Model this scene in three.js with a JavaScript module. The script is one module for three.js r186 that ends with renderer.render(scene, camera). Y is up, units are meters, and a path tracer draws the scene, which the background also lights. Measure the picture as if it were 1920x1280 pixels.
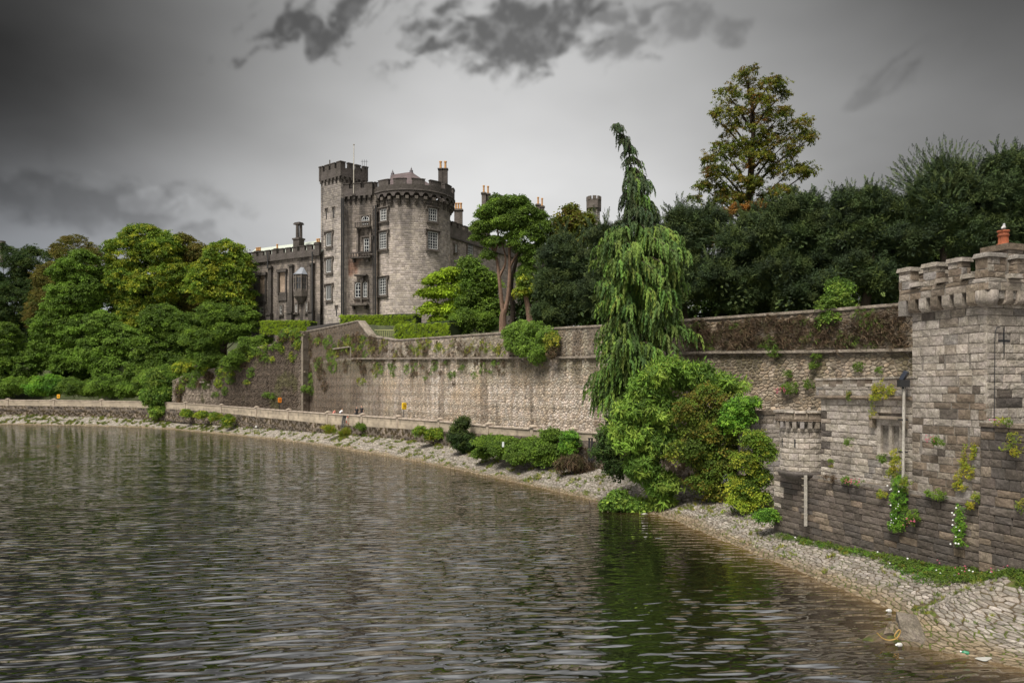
import * as THREE from 'three';
import { mergeGeometries } from 'three/addons/utils/BufferGeometryUtils.js';
import { ConvexGeometry } from 'three/addons/geometries/ConvexGeometry.js';
import { MarchingCubes } from 'three/addons/objects/MarchingCubes.js';

// ---------------------------------------------------------------- camera, sky, sun, exposure
const FX = 1400, CX = 960, HZ = 732, EYE = 7;         // focal length and horizon of the photograph in its own pixels, eye height over the river
const scene = new THREE.Scene();
const camera = new THREE.PerspectiveCamera(2 * Math.atan(640 / FX) * 180 / Math.PI, 1920 / 1280, 0.1, 3000);
camera.position.set(0, EYE, 0);
camera.lookAt(0, EYE, -10);
camera.setViewOffset(1920, 1280, 0, 640 - HZ, 1920, 1280);
const renderer = new THREE.WebGLRenderer();
renderer.toneMapping = THREE.LinearToneMapping;
const EXPOSURE = 3.5;
renderer.toneMappingExposure = EXPOSURE;
renderer.shadowMap.enabled = true;

// ---------------------------------------------------------------- numbers
function rng(seed) { let a = seed >>> 0; return () => { a = (a + 0x6D2B79F5) >>> 0; let t = a; t = Math.imul(t ^ (t >>> 15), t | 1); t ^= t + Math.imul(t ^ (t >>> 7), t | 61); return ((t ^ (t >>> 14)) >>> 0) / 4294967296; }; }
const R0 = rng(77);
const hash3 = (x, y, z) => { let h = Math.imul(x, 374761393) ^ Math.imul(y, 668265263) ^ Math.imul(z, 1274126177); h = Math.imul(h ^ (h >>> 13), 1274126177); return ((h ^ (h >>> 16)) >>> 0) / 4294967296; };
const sm = (t) => t * t * (3 - 2 * t);
const clamp = (x, a = 0, b = 1) => Math.min(b, Math.max(a, x));
const lerp = (a, b, t) => a + (b - a) * t;
const step = (a, b, x) => sm(clamp((x - a) / (b - a)));
function n3(x, y, z) {
  const xi = Math.floor(x), yi = Math.floor(y), zi = Math.floor(z), u = sm(x - xi), v = sm(y - yi), w = sm(z - zi);
  const l = (a, b, t) => a + (b - a) * t;
  return l(l(l(hash3(xi, yi, zi), hash3(xi + 1, yi, zi), u), l(hash3(xi, yi + 1, zi), hash3(xi + 1, yi + 1, zi), u), v),
    l(l(hash3(xi, yi, zi + 1), hash3(xi + 1, yi, zi + 1), u), l(hash3(xi, yi + 1, zi + 1), hash3(xi + 1, yi + 1, zi + 1), u), v), w);
}
function fbm(x, y, z, o = 4) { let s = 0, a = 0.5, t = 0; for (let i = 0; i < o; i++) { s += a * n3(x, y, z); t += a; a *= 0.5; x = x * 2.03 + 7.1; y = y * 2.03 + 3.7; z = z * 2.03 + 1.3; } return s / t; }
function pn(x, y, p, seed) {   // periodic noise, period p cells
  const xi = Math.floor(x), yi = Math.floor(y), u = sm(x - xi), v = sm(y - yi), m = (a) => ((a % p) + p) % p;
  const a = hash3(m(xi), m(yi), seed), b = hash3(m(xi + 1), m(yi), seed), c = hash3(m(xi), m(yi + 1), seed), d = hash3(m(xi + 1), m(yi + 1), seed);
  return a + (b - a) * u + (c - a) * v + (a - b - c + d) * u * v;
}
function pfbm(u, v, p, seed, o = 5) { let s = 0, a = 0.5, t = 0; for (let i = 0; i < o; i++) { s += a * pn(u * p, v * p, p, seed + i); t += a; a *= 0.5; p *= 2; } return s / t; }
const V = (x, y, z) => new THREE.Vector3(x, y, z);
const P = (px, py, d) => V((px - CX) / FX * d, EYE - (py - HZ) / FX * d, -d);   // the place at depth d that the photograph shows at (px, py)

// overcast sky: one cloud deck, thinner and brighter ahead above the castle, dark rags of lower cloud
{
  const W = 2304, H = 1152, data = new Float32Array(W * H * 4);
  const toLin = (s) => Math.pow(clamp(s), 2.2);
  const gauss = (a, e, a0, e0, wa, we) => Math.exp(-(((a - a0) / wa) ** 2) - (((e - e0) / we) ** 2));
  const rag = (a, e, a0, e0, wa, we, tilt, f, seed) => {        // a torn dark cloud
    const e1 = e - tilt * (a - a0), g = gauss(a, e1, a0, e0, wa, we);
    if (g < 0.02) return 0;
    const w = 1.6 * (fbm(a * f * 0.8, e1 * f, seed + 50, 3) - 0.5), n = fbm(a * f + w, e1 * f * 1.7 + w * 1.3, seed, 7), m = fbm(a * f * 3.1, e1 * f * 4.2 + w, seed + 20, 4);
    return step(0.64, 0.95, g * 0.55 + n * 1.05 + 0.22 * (m - 0.5) - 0.08) * step(0.02, 0.3, g) * clamp(0.62 + 0.9 * m - 0.25 * n, 0.4, 1);
  };
  for (let j = 0; j < H; j++) {
    const el = ((j + 0.5) / H - 0.5) * 180, low = el < -2;
    for (let i = 0; i < W; i++) {
      const k = (j * W + i) * 4;
      if (low) { data[k] = 0.16; data[k + 1] = 0.16; data[k + 2] = 0.155; data[k + 3] = 1; continue; }
      const th = ((i + 0.5) / W - 0.5) * 2 * Math.PI, c = Math.cos(el * Math.PI / 180);
      const x = Math.cos(th) * c, y = Math.sin(el * Math.PI / 180), z = Math.sin(th) * c;
      const a = Math.atan2(x, -z) * 180 / Math.PI, e = el;
      // deck, drawn on a high plane so that it foreshortens towards the horizon
      const q = 1 / (y + 0.22), cx = x * q, cz = z * q;
      const big = fbm(cx * 0.7 + 5, cz * 0.7, 2.2, 3), fine = fbm(cx * 2.1, cz * 2.1 + 9, 6.1, 5), band = fbm(a * 0.035 + 3, e * 0.11, 1.7, 4);
      let s = 0.595 + 0.16 * (big - 0.5) + 0.15 * (fine - 0.5) + 0.14 * (band - 0.5);
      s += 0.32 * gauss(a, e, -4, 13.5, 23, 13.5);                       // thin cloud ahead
      s -= 0.36 * gauss(a, e, -36, 22, 19, 10) * (1 - step(25, 38, e)) + 0.15 * gauss(a, e, -42, 13, 15, 11);   // heavy cloud upstream, ended above the view so water reflects brighter sky
      s -= 0.31 * gauss(a, e, 41, 27, 18, 12) * (1 - step(25, 38, e));                      // heavy cloud over the park, likewise ended above the view for brighter reflections
      s += 0.32 * step(28, 54, e);                                  // overcast is brightest overhead; raised out of view to light foliage and water
      const grey = 0.10 * rag(a, e, -30, 14.6, 9.5, 2.2, 0.02, 0.34, 3.3) * step(-60, -30, -a - 55);
      let L = toLin(s);
      const r1 = Math.max(rag(a, e, -13.4, 25.9, 7.2, 2.7, 0.30, 0.5, 61.4), rag(a, e, 0.4, 25.6, 8.6, 3.0, 0.10, 0.42, 75.7), 0.7 * rag(a, e, 9, 25.2, 4.5, 2.3, -0.05, 0.42, 75.7), 0.5 * rag(a, e, 14, 25.3, 3.6, 1.9, 0.02, 0.36, 21.2));
      L = lerp(L, 0.045 + 0.12 * L, r1 * 0.93);
      L *= 1 - 0.36 * rag(a, e, -29, 12.4, 11, 2.1, -0.03, 0.34, 3.3);
      L *= 1 - 0.24 * rag(a, e, 27.6, 20.6, 2.9, 1.3, 0.42, 0.4, 35.9);
      L *= 1 + 0.35 * rag(a, e, -26, 12.9, 3.2, 1.2, 0.0, 0.5, 41.9);
      const cool = step(-10, -38, a) * step(22, 4, e) * 0.10;
      L /= EXPOSURE;
      data[k] = L * (1.0 - cool * 0.6); data[k + 1] = L * 1.0; data[k + 2] = L * (0.995 + cool); data[k + 3] = 1;
    }
  }
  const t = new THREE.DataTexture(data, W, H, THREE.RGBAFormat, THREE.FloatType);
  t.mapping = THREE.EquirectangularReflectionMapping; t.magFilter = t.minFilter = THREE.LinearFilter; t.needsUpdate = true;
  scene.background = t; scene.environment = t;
}
const sun = new THREE.DirectionalLight(new THREE.Color().setRGB(1, 0.955, 0.88), 1.5);
sun.position.set(-30, 85, -15); sun.target.position.set(0, 0, -60);
sun.castShadow = true; sun.shadow.radius = 40; sun.shadow.mapSize.set(2048, 2048);
Object.assign(sun.shadow.camera, { left: -130, right: 130, top: 130, bottom: -130, near: 1, far: 500 });
scene.add(sun, sun.target);

// ---------------------------------------------------------------- scene tree helpers
const taken = {};
function numbered(n) { const k = taken[n] = (taken[n] ?? -1) + 1; return k ? `${n}_${String(k).padStart(3, '0')}` : n; }
function tag(o, label, category, group) { o.userData.label = label; o.userData.category = category; if (group) o.userData.group = group; return o; }
function thing(name, label, category, pos = V(0, 0, 0), turn = 0, group) {
  const o = new THREE.Group(); o.name = numbered(name); o.position.copy(pos); o.rotation.y = turn; scene.add(o);
  return tag(o, label, category, group);
}
function mesh(name, geo, mat) { const m = new THREE.Mesh(geo, mat); m.name = name; m.castShadow = m.receiveShadow = true; return m; }
function part(name, geo, mat, parent, label) { const m = mesh(name, geo, mat); parent.add(m); if (label) m.userData.label = label; return m; }
function struct(name, geo, mat) { const m = mesh(numbered(name), geo, mat); m.userData.kind = 'structure'; scene.add(m); return m; }
function structGroup(name) { const g = new THREE.Group(); g.name = numbered(name); g.userData.kind = 'structure'; scene.add(g); return g; }
function single(name, geo, mat, label, category, group) { const m = mesh(numbered(name), geo, mat); scene.add(m); return tag(m, label, category, group); }
function stuffOf(name, inst, parent) { inst.name = parent ? name : numbered(name); inst.userData.kind = 'stuff'; inst.castShadow = inst.receiveShadow = true; (parent || scene).add(inst); return inst; }

// ---------------------------------------------------------------- textures and materials
function dataTex(n, m, f, srgb = true) {
  const d = new Uint8Array(n * m * 4);
  for (let j = 0; j < m; j++) for (let i = 0; i < n; i++) { const c = f(i / n, j / m, i, j), k = (j * n + i) * 4; if (typeof c === 'number') { d[k] = d[k + 1] = d[k + 2] = clamp(c) * 255; } else { d[k] = clamp(c[0]) * 255; d[k + 1] = clamp(c[1]) * 255; d[k + 2] = clamp(c[2]) * 255; } d[k + 3] = 255; }
  const t = new THREE.DataTexture(d, n, m); t.wrapS = t.wrapT = THREE.RepeatWrapping; t.magFilter = t.minFilter = THREE.LinearFilter; if (srgb) t.colorSpace = THREE.SRGBColorSpace; t.needsUpdate = true; return t;
}
const rep = (t, x, y = x, ox = 0, oy = 0) => { const c = t.clone(); c.repeat.set(x, y); c.offset.set(ox, oy); c.needsUpdate = true; return c; };
const C = (r, g, b) => new THREE.Color().setRGB(r, g, b);
function std(r, g, b, rough = 0.9, more = {}) { return new THREE.MeshStandardMaterial({ color: C(r, g, b), roughness: rough, metalness: 0, ...more }); }
// blotched grain with specks and streaks: weathered stone, per metre or so
const grainC = dataTex(512, 512, (u, v) => { const a = pfbm(u, v, 4, 1, 6), b = pfbm(u, v, 16, 9, 4), st = pfbm(u * 1, v, 24, 21, 2); const s = 0.60 + 0.42 * a + 0.26 * (b - 0.5) + (st > 0.72 ? 0.12 : 0) - (st < 0.25 ? 0.15 : 0); return [s * 1.0, s * (0.985 + 0.03 * (b - 0.5)), s * (0.965 + 0.07 * (a - 0.5))]; });
const grainB = dataTex(512, 512, (u, v) => 0.5 + 0.9 * (pfbm(u, v, 8, 5, 6) - 0.5) + 0.25 * (pfbm(u, v, 40, 15, 2) - 0.5), false);
const M = {};
M.mortar = std(0.27, 0.245, 0.215, 1, { map: rep(grainC, 0.7), bumpMap: grainB, bumpScale: 0.03 });
M.concrete = std(0.36, 0.315, 0.255, 0.95, { map: rep(grainC, 0.4), bumpMap: grainB, bumpScale: 0.01 });
M.iron = std(0.018, 0.018, 0.019, 0.6);
M.whitePaint = std(0.74, 0.74, 0.72, 0.5); M.sash = std(0.56, 0.56, 0.54, 0.5); M.oldPaint = std(0.62, 0.59, 0.54, 0.7, { map: rep(grainC, 1.6, 0.8) });
M.pane = new THREE.MeshPhysicalMaterial({ color: C(0.015, 0.017, 0.02), roughness: 0.06, ior: 1.5 });
M.terracotta = std(0.42, 0.12, 0.05, 0.85, { map: rep(grainC, 1.5) });
M.buffPot = std(0.5, 0.27, 0.10, 0.85);
M.slate = std(0.12, 0.105, 0.12, 0.65, { map: rep(grainC, 0.5) });
M.pipe = std(0.035, 0.034, 0.034, 0.6);
M.bark = std(0.10, 0.075, 0.055, 0.95, { map: rep(grainC, 0.7, 0.25), bumpMap: rep(grainB, 2, 0.4), bumpScale: 0.05 });
M.pinkBark = std(0.30, 0.19, 0.135, 0.95, { map: rep(grainC, 0.7, 0.25), bumpMap: rep(grainB, 2, 0.4), bumpScale: 0.04 });
// ---------------------------------------------------------------- geometry helpers
const merge = (a) => { a = a.filter(Boolean).map((g) => (g.index ? g.toNonIndexed() : g)); for (const g of a) for (const k of Object.keys(g.attributes)) if (!['position', 'normal', 'uv', 'color'].includes(k)) g.deleteAttribute(k); return a.length === 1 ? a[0] : mergeGeometries(a); };
function box(w, h, d, x = 0, y = 0, z = 0) { const g = new THREE.BoxGeometry(w, h, d); g.translate(x, y, z); return metreUV(g); }   // centred on x, y, z
function metreUV(g) {   // uv in metres by the face's main axis
  g = g.index ? g.toNonIndexed() : g; if (!g.attributes.normal) g.computeVertexNormals();
  const p = g.attributes.position, n = g.attributes.normal, uv = new Float32Array(p.count * 2);
  for (let i = 0; i < p.count; i += 3) {
    const ax = Math.abs(n.getX(i)), ay = Math.abs(n.getY(i)), az = Math.abs(n.getZ(i));
    for (let k = i; k < i + 3; k++) { const x = p.getX(k), y = p.getY(k), z = p.getZ(k); uv[2 * k] = ay > ax && ay > az ? x : ax > az ? z : x; uv[2 * k + 1] = ay > ax && ay > az ? z : y; }
  }
  g.setAttribute('uv', new THREE.BufferAttribute(uv, 2)); return g;
}
function tube(points, r, seg = 8, radial = 6, r1 = r) {   // tapered tube along points
  const c = new THREE.CatmullRomCurve3(points), g = new THREE.TubeGeometry(c, seg, 1, radial, false), p = g.attributes.position;
  for (let i = 0; i <= seg; i++) { const o = c.getPointAt(i / seg), s = lerp(r, r1, i / seg); for (let j = 0; j <= radial; j++) { const k = i * (radial + 1) + j; p.setXYZ(k, o.x + (p.getX(k) - o.x) * s, o.y + (p.getY(k) - o.y) * s, o.z + (p.getZ(k) - o.z) * s); } }
  const uv = g.attributes.uv, L = c.getLength(); for (let k = 0; k < uv.count; k++) uv.setXY(k, uv.getY(k) * r * 6, uv.getX(k) * L);
  g.computeVertexNormals(); return g;
}
function lathe(pts, seg = 12) { return new THREE.LatheGeometry(pts.map(([r, y]) => new THREE.Vector2(Math.max(r, 0.0001), y)), seg); }
const bevelled = (() => {   // a dressed block: 1 x 1 face towards +z, chamfered front edges, four variants
  const made = [];
  for (let k = 0; k < 6; k++) {
    const r = rng(900 + k), e = 0.045, pos = [], uv = [];
    const J = () => (r() - 0.5) * 0.07;
    const B = [[-0.5, -0.5], [0.5, -0.5], [0.5, 0.5], [-0.5, 0.5]].map(([x, y]) => [x, y, -1]), S = B.map(([x, y]) => [x * (1 + J() * 0.5), y * (1 + J() * 0.5), -0.42]);
    const F = B.map(([x, y]) => [x * (1 - e * (1.2 + r() * 1.5)), y * (1 - 2.2 * e * (0.8 + r()))]).map(([x, y]) => [x, y, 0 + J() * 3]), m = [J(), J(), 0.14 + J() * 3];
    const ox = r() * 7, oy = r() * 7, tri = (a, b, c) => { for (const q of [a, b, c]) { pos.push(...q); uv.push(q[0] * 0.6 + ox, q[1] * 0.35 + oy); } };
    for (let i = 0; i < 4; i++) { const j = (i + 1) % 4; tri(B[i], B[j], S[j]); tri(B[i], S[j], S[i]); tri(S[i], S[j], F[j]); tri(S[i], F[j], F[i]); tri(F[i], F[j], m); }
    const g = new THREE.BufferGeometry(); g.setAttribute('position', new THREE.Float32BufferAttribute(pos, 3)); g.setAttribute('uv', new THREE.Float32BufferAttribute(uv, 2)); g.computeVertexNormals(); made.push(g);
  }
  return made;
})();
// Voronoi packing of a w x h strip into stones about cw x ch
function cells(w, h, cw, ch, jit, seed) {
  const r = rng(seed), nx = Math.max(1, Math.round(w / cw)), ny = Math.max(1, Math.round(h / ch)), pts = [], out = [];
  for (let j = -2; j < ny + 2; j++) { const row = []; for (let i = -2; i < nx + 3; i++) row.push([i + 0.5 + (j & 1 ? 0.25 : -0.25) + (r() - 0.5) * jit * 1.3, j + 0.5 + (r() - 0.5) * jit]); pts.push(row); }
  for (let j = 0; j < ny; j++) for (let i = 0; i < nx; i++) {
    const o = pts[j + 2][i + 2]; let poly = [[o[0] - 1.3, o[1] - 1.2], [o[0] + 1.3, o[1] - 1.2], [o[0] + 1.3, o[1] + 1.2], [o[0] - 1.3, o[1] + 1.2]];
    for (let dj = -2; dj <= 2; dj++) for (let di = -2; di <= 2; di++) {
      if (!di && !dj) continue; const q = pts[j + 2 + dj]?.[i + 2 + di]; if (!q) continue;
      const mx = (o[0] + q[0]) / 2, my = (o[1] + q[1]) / 2, nx_ = q[0] - o[0], ny_ = q[1] - o[1], cut = [];
      for (let k = 0; k < poly.length; k++) {
        const a = poly[k], b = poly[(k + 1) % poly.length], da = (a[0] - mx) * nx_ + (a[1] - my) * ny_, db = (b[0] - mx) * nx_ + (b[1] - my) * ny_;
        if (da <= 0) cut.push(a); if (da * db < 0) { const t = da / (da - db); cut.push([a[0] + (b[0] - a[0]) * t, a[1] + (b[1] - a[1]) * t]); }
      }
      poly = cut; if (poly.length < 3) break;
    }
    if (poly.length < 3) continue;
    poly = poly.map(([x, y]) => [x * w / nx, y * h / ny]);
    let cx = 0, cy = 0; for (const [x, y] of poly) { cx += x / poly.length; cy += y / poly.length; }
    out.push({ poly, c: [cx, cy] });
  }
  return out;
}
// a stone raised from its outline: map(u, v, out) gives the place; pushes into a sink {pos, col, uv, idx}
function raise(sink, cell, map, gap, height, col, r, smooth = true) {
  const { poly, c } = cell, n = poly.length, rad = Math.max(0.03, Math.sqrt(poly.reduce((s, a, k) => { const b = poly[(k + 1) % n]; return s + (a[0] * b[1] - a[1] * b[0]) / 2; }, 0)) * 0.56);
  const k0 = Math.max(0.5, 1 - gap / rad), rings = [[k0, -0.05], [k0 * 0.97, height * 0.55], [k0 * 0.72, height]], tilt = [(r() - 0.5) * 0.16, (r() - 0.5) * 0.16], start = sink.pos.length / 3;
  const put = (u, v, o) => { const q = map(u, v, o); sink.pos.push(q.x, q.y, q.z); sink.col.push(...col); sink.uv.push(u, v); };
  const at = (ring, p) => { const du = (p[0] - c[0]) * ring[0], dv = (p[1] - c[1]) * ring[0]; return [c[0] + du, c[1] + dv, ring[1] + (ring[1] > 0 ? (du * tilt[0] + dv * tilt[1]) : 0)]; };
  if (smooth) {
    for (const ring of rings) for (const p of poly) put(...at(ring, p));
    put(c[0], c[1], height * 1.12);
    for (let q = 0; q < 2; q++) for (let i = 0; i < n; i++) { const a = start + q * n + i, b = start + q * n + (i + 1) % n; sink.idx.push(a, b, b + n, a, b + n, a + n); }
    for (let i = 0; i < n; i++) sink.idx.push(start + 2 * n + i, start + 2 * n + (i + 1) % n, start + 3 * n);
  }
}
const newSink = () => ({ pos: [], col: [], uv: [], idx: [] });
function fromSink(s) { const g = new THREE.BufferGeometry(); g.setAttribute('position', new THREE.Float32BufferAttribute(s.pos, 3)); g.setAttribute('uv', new THREE.Float32BufferAttribute(s.uv, 2)); if (s.col.length) g.setAttribute('color', new THREE.Float32BufferAttribute(s.col, 3)); g.setIndex(s.idx); g.computeVertexNormals(); return g; }
// grid surface from f(i, j) -> Vector3
function sheet(ni, nj, f, uvf) { const s = newSink(); for (let j = 0; j <= nj; j++) for (let i = 0; i <= ni; i++) { const q = f(i / ni, j / nj, i, j); s.pos.push(q.x, q.y, q.z); const t = uvf ? uvf(i / ni, j / nj, q) : [q.x, q.z]; s.uv.push(t[0], t[1]); } for (let j = 0; j < nj; j++) for (let i = 0; i < ni; i++) { const a = j * (ni + 1) + i; s.idx.push(a, a + 1, a + ni + 2, a, a + ni + 2, a + ni + 1); } return fromSink(s); }
// a straight wall plane: origin o (x, z), unit direction along, outward normal to the river side
function plane(x0, z0, x1, z1) {
  const L = Math.hypot(x1 - x0, z1 - z0), ux = (x1 - x0) / L, uz = (z1 - z0) / L, nx = -uz, nz = ux;
  return { L, ux, uz, nx, nz, x0, z0, at: (u, y, o = 0) => V(x0 + ux * u + nx * o, y, z0 + uz * u + nz * o), turn: Math.atan2(-uz, ux),
    hit(px, py, o = 0) { const rx = (px - CX) / FX, rz = -1, bx = x0 + nx * o, bz = z0 + nz * o, t = (bx * nx + bz * nz) / (rx * nx + rz * nz); return [(rx * t - bx) * ux + (rz * t - bz) * uz, EYE - (py - HZ) / FX * t, t]; } };
}
const pad = (pts) => (u) => { if (u <= pts[0][0]) return pts[0][1]; for (let i = 1; i < pts.length; i++) if (u <= pts[i][0]) return lerp(pts[i - 1][1], pts[i][1], (u - pts[i - 1][0]) / (pts[i][0] - pts[i - 1][0] || 1)); return pts[pts.length - 1][1]; };
// place a geometry made in wall axes (x along, y up, z out) with its origin at u, y, o
function onWall(pl, g, u, y, o = 0) { const q = pl.at(u, y, o); g.rotateY(pl.turn); g.translate(q.x, q.y, q.z); return g; }
// ---------------------------------------------------------------- ground, river bed, water
let riverSheet;
const mudM = std(0.05, 0.04, 0.024, 1, { map: rep(grainC, 0.2), bumpMap: rep(grainB, 0.3), bumpScale: 0.1 });
{
  const g = sheet(60, 60, (u, v) => { const a = (u - 0.5) * 2, b = (v - 0.5) * 2; return V(a * Math.abs(a) * 1400, -2.4, b * Math.abs(b) * 1400); });
  struct('ground', g, mudM);
}
{
  // ripples: a sum of waves that fits the tile, crests mostly across the view
  const waves = (seed, n, size, l0, l1, spread, dir) => { const r = rng(seed), w = []; for (let i = 0; i < n; i++) { const l = l0 * Math.pow(l1 / l0, r()), th = dir + (r() + r() + r() - 1.5) / 1.5 * spread, kx = Math.round(Math.sin(th) * size / l), ky = Math.round(Math.cos(th) * size / l); w.push([kx, ky, Math.pow(size / Math.max(1, Math.hypot(kx, ky)), 1.15), r() * 6.283]); } return w; };
  const field = (N, w, sharp) => {
    const h = new Float32Array(N * N), cs = w.map(([kx, ky, a, ph]) => { const c = new Float32Array(N), s = new Float32Array(N), c2 = new Float32Array(N), s2 = new Float32Array(N); for (let i = 0; i < N; i++) { const t = 6.2831853 * kx * i / N, q = 6.2831853 * ky * i / N + ph; c[i] = Math.cos(t); s[i] = Math.sin(t); c2[i] = Math.cos(q); s2[i] = Math.sin(q); } return [c, s, c2, s2, a]; });
    for (let j = 0; j < N; j++) for (let i = 0; i < N; i++) { let v = 0; for (const [c, s, c2, s2, a] of cs) v += a * (c[i] * c2[j] - s[i] * s2[j]); h[j * N + i] = v; }
    let m = 0; for (const v of h) m += v * v; m = Math.sqrt(m / h.length); for (let i = 0; i < h.length; i++) { const v = h[i] / m; h[i] = v + sharp * v * Math.abs(v) * 0.3; } return h;
  };
  // wind ruffles the open reach at the left; the water under the walls lies calmer, with cat's-paws
  const SPAN = 64, NB = 2048, N = 1024, hb = field(NB, waves(5, 70, SPAN, 0.22, 0.95, 0.8, 0.12), 0.4), h2 = field(N, waves(8, 56, 9, 0.16, 0.7, 1.0, -0.2), 0.4), fb = new Float32Array(NB * NB * 4);
  for (let j = 0; j < NB; j++) for (let i = 0; i < NB; i++) {
    const x = -48 + SPAN * i / NB, z = -78 + SPAN * j / NB, q = (j * NB + i) * 4, n = (i & 3) || (j & 3) ? -1 : fbm(x * 0.08, z * 0.055, 6.4, 3);
    let k; if (n < 0) k = fb[((j & ~3) * NB + (i & ~3)) * 4 + 1]; else { const open_ = step(-0.5, -8, x + 5 * (n - 0.5)), nearer = 0.55 * step(-31, -22, z), lee = step(3.5, 7.5, x) * step(-24, -30, z); k = clamp(0.20 + 0.85 * open_ * (0.5 + n) + nearer + 0.9 * step(0.52, 0.66, n) * (1 - open_) - 0.3 * lee, 0.12, 1.02); }
    fb[q] = 0.5 + k * hb[j * NB + i] / 7; fb[q + 1] = k; fb[q + 2] = fb[q]; fb[q + 3] = 1;
  }
  for (let q = 0; q < fb.length; q += 4) fb[q + 1] = fb[q];
  const t1 = new THREE.DataTexture(fb, NB, NB, THREE.RGBAFormat, THREE.FloatType); t1.wrapS = t1.wrapT = THREE.RepeatWrapping; t1.magFilter = t1.minFilter = THREE.LinearFilter; t1.repeat.set(1 / SPAN, 1 / SPAN); t1.offset.set(48 / SPAN, 78 / SPAN); t1.needsUpdate = true;
  const t2 = dataTex(N, N, (u, v, i, j) => { const q = (a, b) => h2[((b + N) % N) * N + ((a + N) % N)], s = 0.55; const dx = (q(i + 1, j) - q(i - 1, j)) * s, dy = (q(i, j + 1) - q(i, j - 1)) * s, L = Math.hypot(dx, dy, 1); return [0.5 - dx / L / 2, 0.5 - dy / L / 2, 0.5 + 0.5 / L]; }, false);
  const nm = rep(t2, 1 / 9); nm.rotation = 0.35; nm.needsUpdate = true;
  M.water = new THREE.MeshPhysicalMaterial({ color: C(1, 1, 1), vertexColors: true, roughness: 0.02, ior: 3.0, specularIntensity: 1.6, transmission: 0.2, thickness: 0, bumpMap: t1, bumpScale: 0.088, normalMap: nm, normalScale: new THREE.Vector2(0.08, 0.08) });
  M.water.name = 'river_water';
  const swell = (x, z) => 0.02 * (fbm(x * 0.3, z * 0.6, 1.1, 2) - 0.5);
  const zs = []; for (let z = 30; z > -60;) { zs.push(z); z -= z > -6 ? 2 : 0.22; } for (let z = -60; z > -185; z -= 0.7) zs.push(z);
  const g = sheet(420, zs.length - 1, (u, v, i, j) => { const z = zs[j], x = lerp(-75, 34, u) + (u < 0.4 ? -((0.4 - u) ** 2) * 900 : 0); return V(x, swell(x, z), z); }, (u, v, q) => [q.x, q.z]);
  riverSheet = g;
}

// ---------------------------------------------------------------- cobbled bank
const shorePx = [[-330, 794.5], [-150, 795], [0, 795.5], [150, 797.5], [300, 803], [400, 812], [500, 822], [600, 834], [700, 850], [800, 868], [900, 889], [1000, 911], [1100, 934], [1240, 967], [1350, 1009], [1450, 1050], [1560, 1095], [1660, 1135]];
const bankSt = [];
{
  const S = shorePx.map(([px, py]) => P(px, py, FX * EYE / (py - HZ)));
  const wid = pad([[-400, 3.4], [300, 3.4], [600, 3.7], [1100, 4.2], [1350, 3.8], [1450, 3.9], [1560, 4.3], [1700, 4.8]]), hei = pad([[-400, 1.7], [0, 1.7], [300, 1.5], [650, 1.35], [1100, 1.25], [1350, 1.1], [1450, 1.12], [1560, 1.4], [1700, 1.75]]);
  S.forEach((s, i) => {
    const a = S[Math.max(0, i - 1)], b = S[Math.min(S.length - 1, i + 1)], t = b.clone().sub(a).normalize(), n = V(t.z, 0, -t.x), px = shorePx[i][0];
    const top = s.clone().addScaledVector(n, wid(px)); top.y = hei(px);
    const mid = s.clone().lerp(top, 0.5); mid.y = top.y * 0.52;
    bankSt.push([s, mid, top]);
  });
  // the spur at the right with its ridge, then the bank towards the bridge
  bankSt.push([V(12.15, 0.05, -22.9), V(14.4, 0.95, -23.4), V(17.2, 1.8, -24.2)]);
  bankSt.push([V(11.35, 0.42, -21.35), V(13.6, 1.02, -21.9), V(17.3, 1.95, -23.2)]);
  bankSt.push([V(11.55, 0.1, -20.4), V(14.1, 0.82, -20.6), V(17.6, 1.85, -21.9)]);
  bankSt.push([V(12.15, 0, -19.6), V(14.6, 0.68, -19.5), V(18.0, 1.8, -20.6)]);
  bankSt.push([V(13.1, 0, -18.6), V(15.5, 0.7, -18.0), V(18.8, 1.8, -18.6)]);
  bankSt.push([V(15.0, 0, -16.6), V(17.4, 0.7, -16.2), V(20.4, 1.8, -16.4)]);
  bankSt.push([V(17.2, 0, -14.2), V(19.4, 0.7, -13.8), V(22.4, 1.8, -13.8)]);
}
const bankCurves = [0, 1, 2].map((k) => new THREE.CatmullRomCurve3(bankSt.map((b) => b[k]), false, 'centripetal'));
const bankLUT = (() => { const n = 900, rows = []; let L = 0, last = null; for (let i = 0; i <= n; i++) { const p = bankCurves.map((c) => c.getPoint(i / n)); if (last) L += last.distanceTo(p[0]) * 0.5 + 0.5 * last.distanceTo(p[0]); last = p[0]; rows.push([L, ...p]); } return rows; })();
const bankL = bankLUT[bankLUT.length - 1][0];
function bankRow(s) { let lo = 0, hi = bankLUT.length - 1; while (hi - lo > 1) { const m = (lo + hi) >> 1; if (bankLUT[m][0] <= s) lo = m; else hi = m; } const a = bankLUT[lo], b = bankLUT[hi], t = clamp((s - a[0]) / (b[0] - a[0] || 1)); return [1, 2, 3].map((k) => a[k].clone().lerp(b[k], t)); }
function bankAt(s, t) {   // t: 0 at the water line, 1 at the wall foot
  const [a, m, b] = bankRow(s); let q;
  if (t < 0) { const d = m.clone().sub(a); d.y = Math.max(d.y, 0.5); q = a.clone().addScaledVector(d, t * 2); }
  else if (t < 0.5) q = a.clone().lerp(m, t * 2); else q = m.clone().lerp(b, t * 2 - 1);
  q.y += 0.10 * (fbm(q.x * 0.7, q.z * 0.7, 3.3, 3) - 0.5); return q;
}
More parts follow.
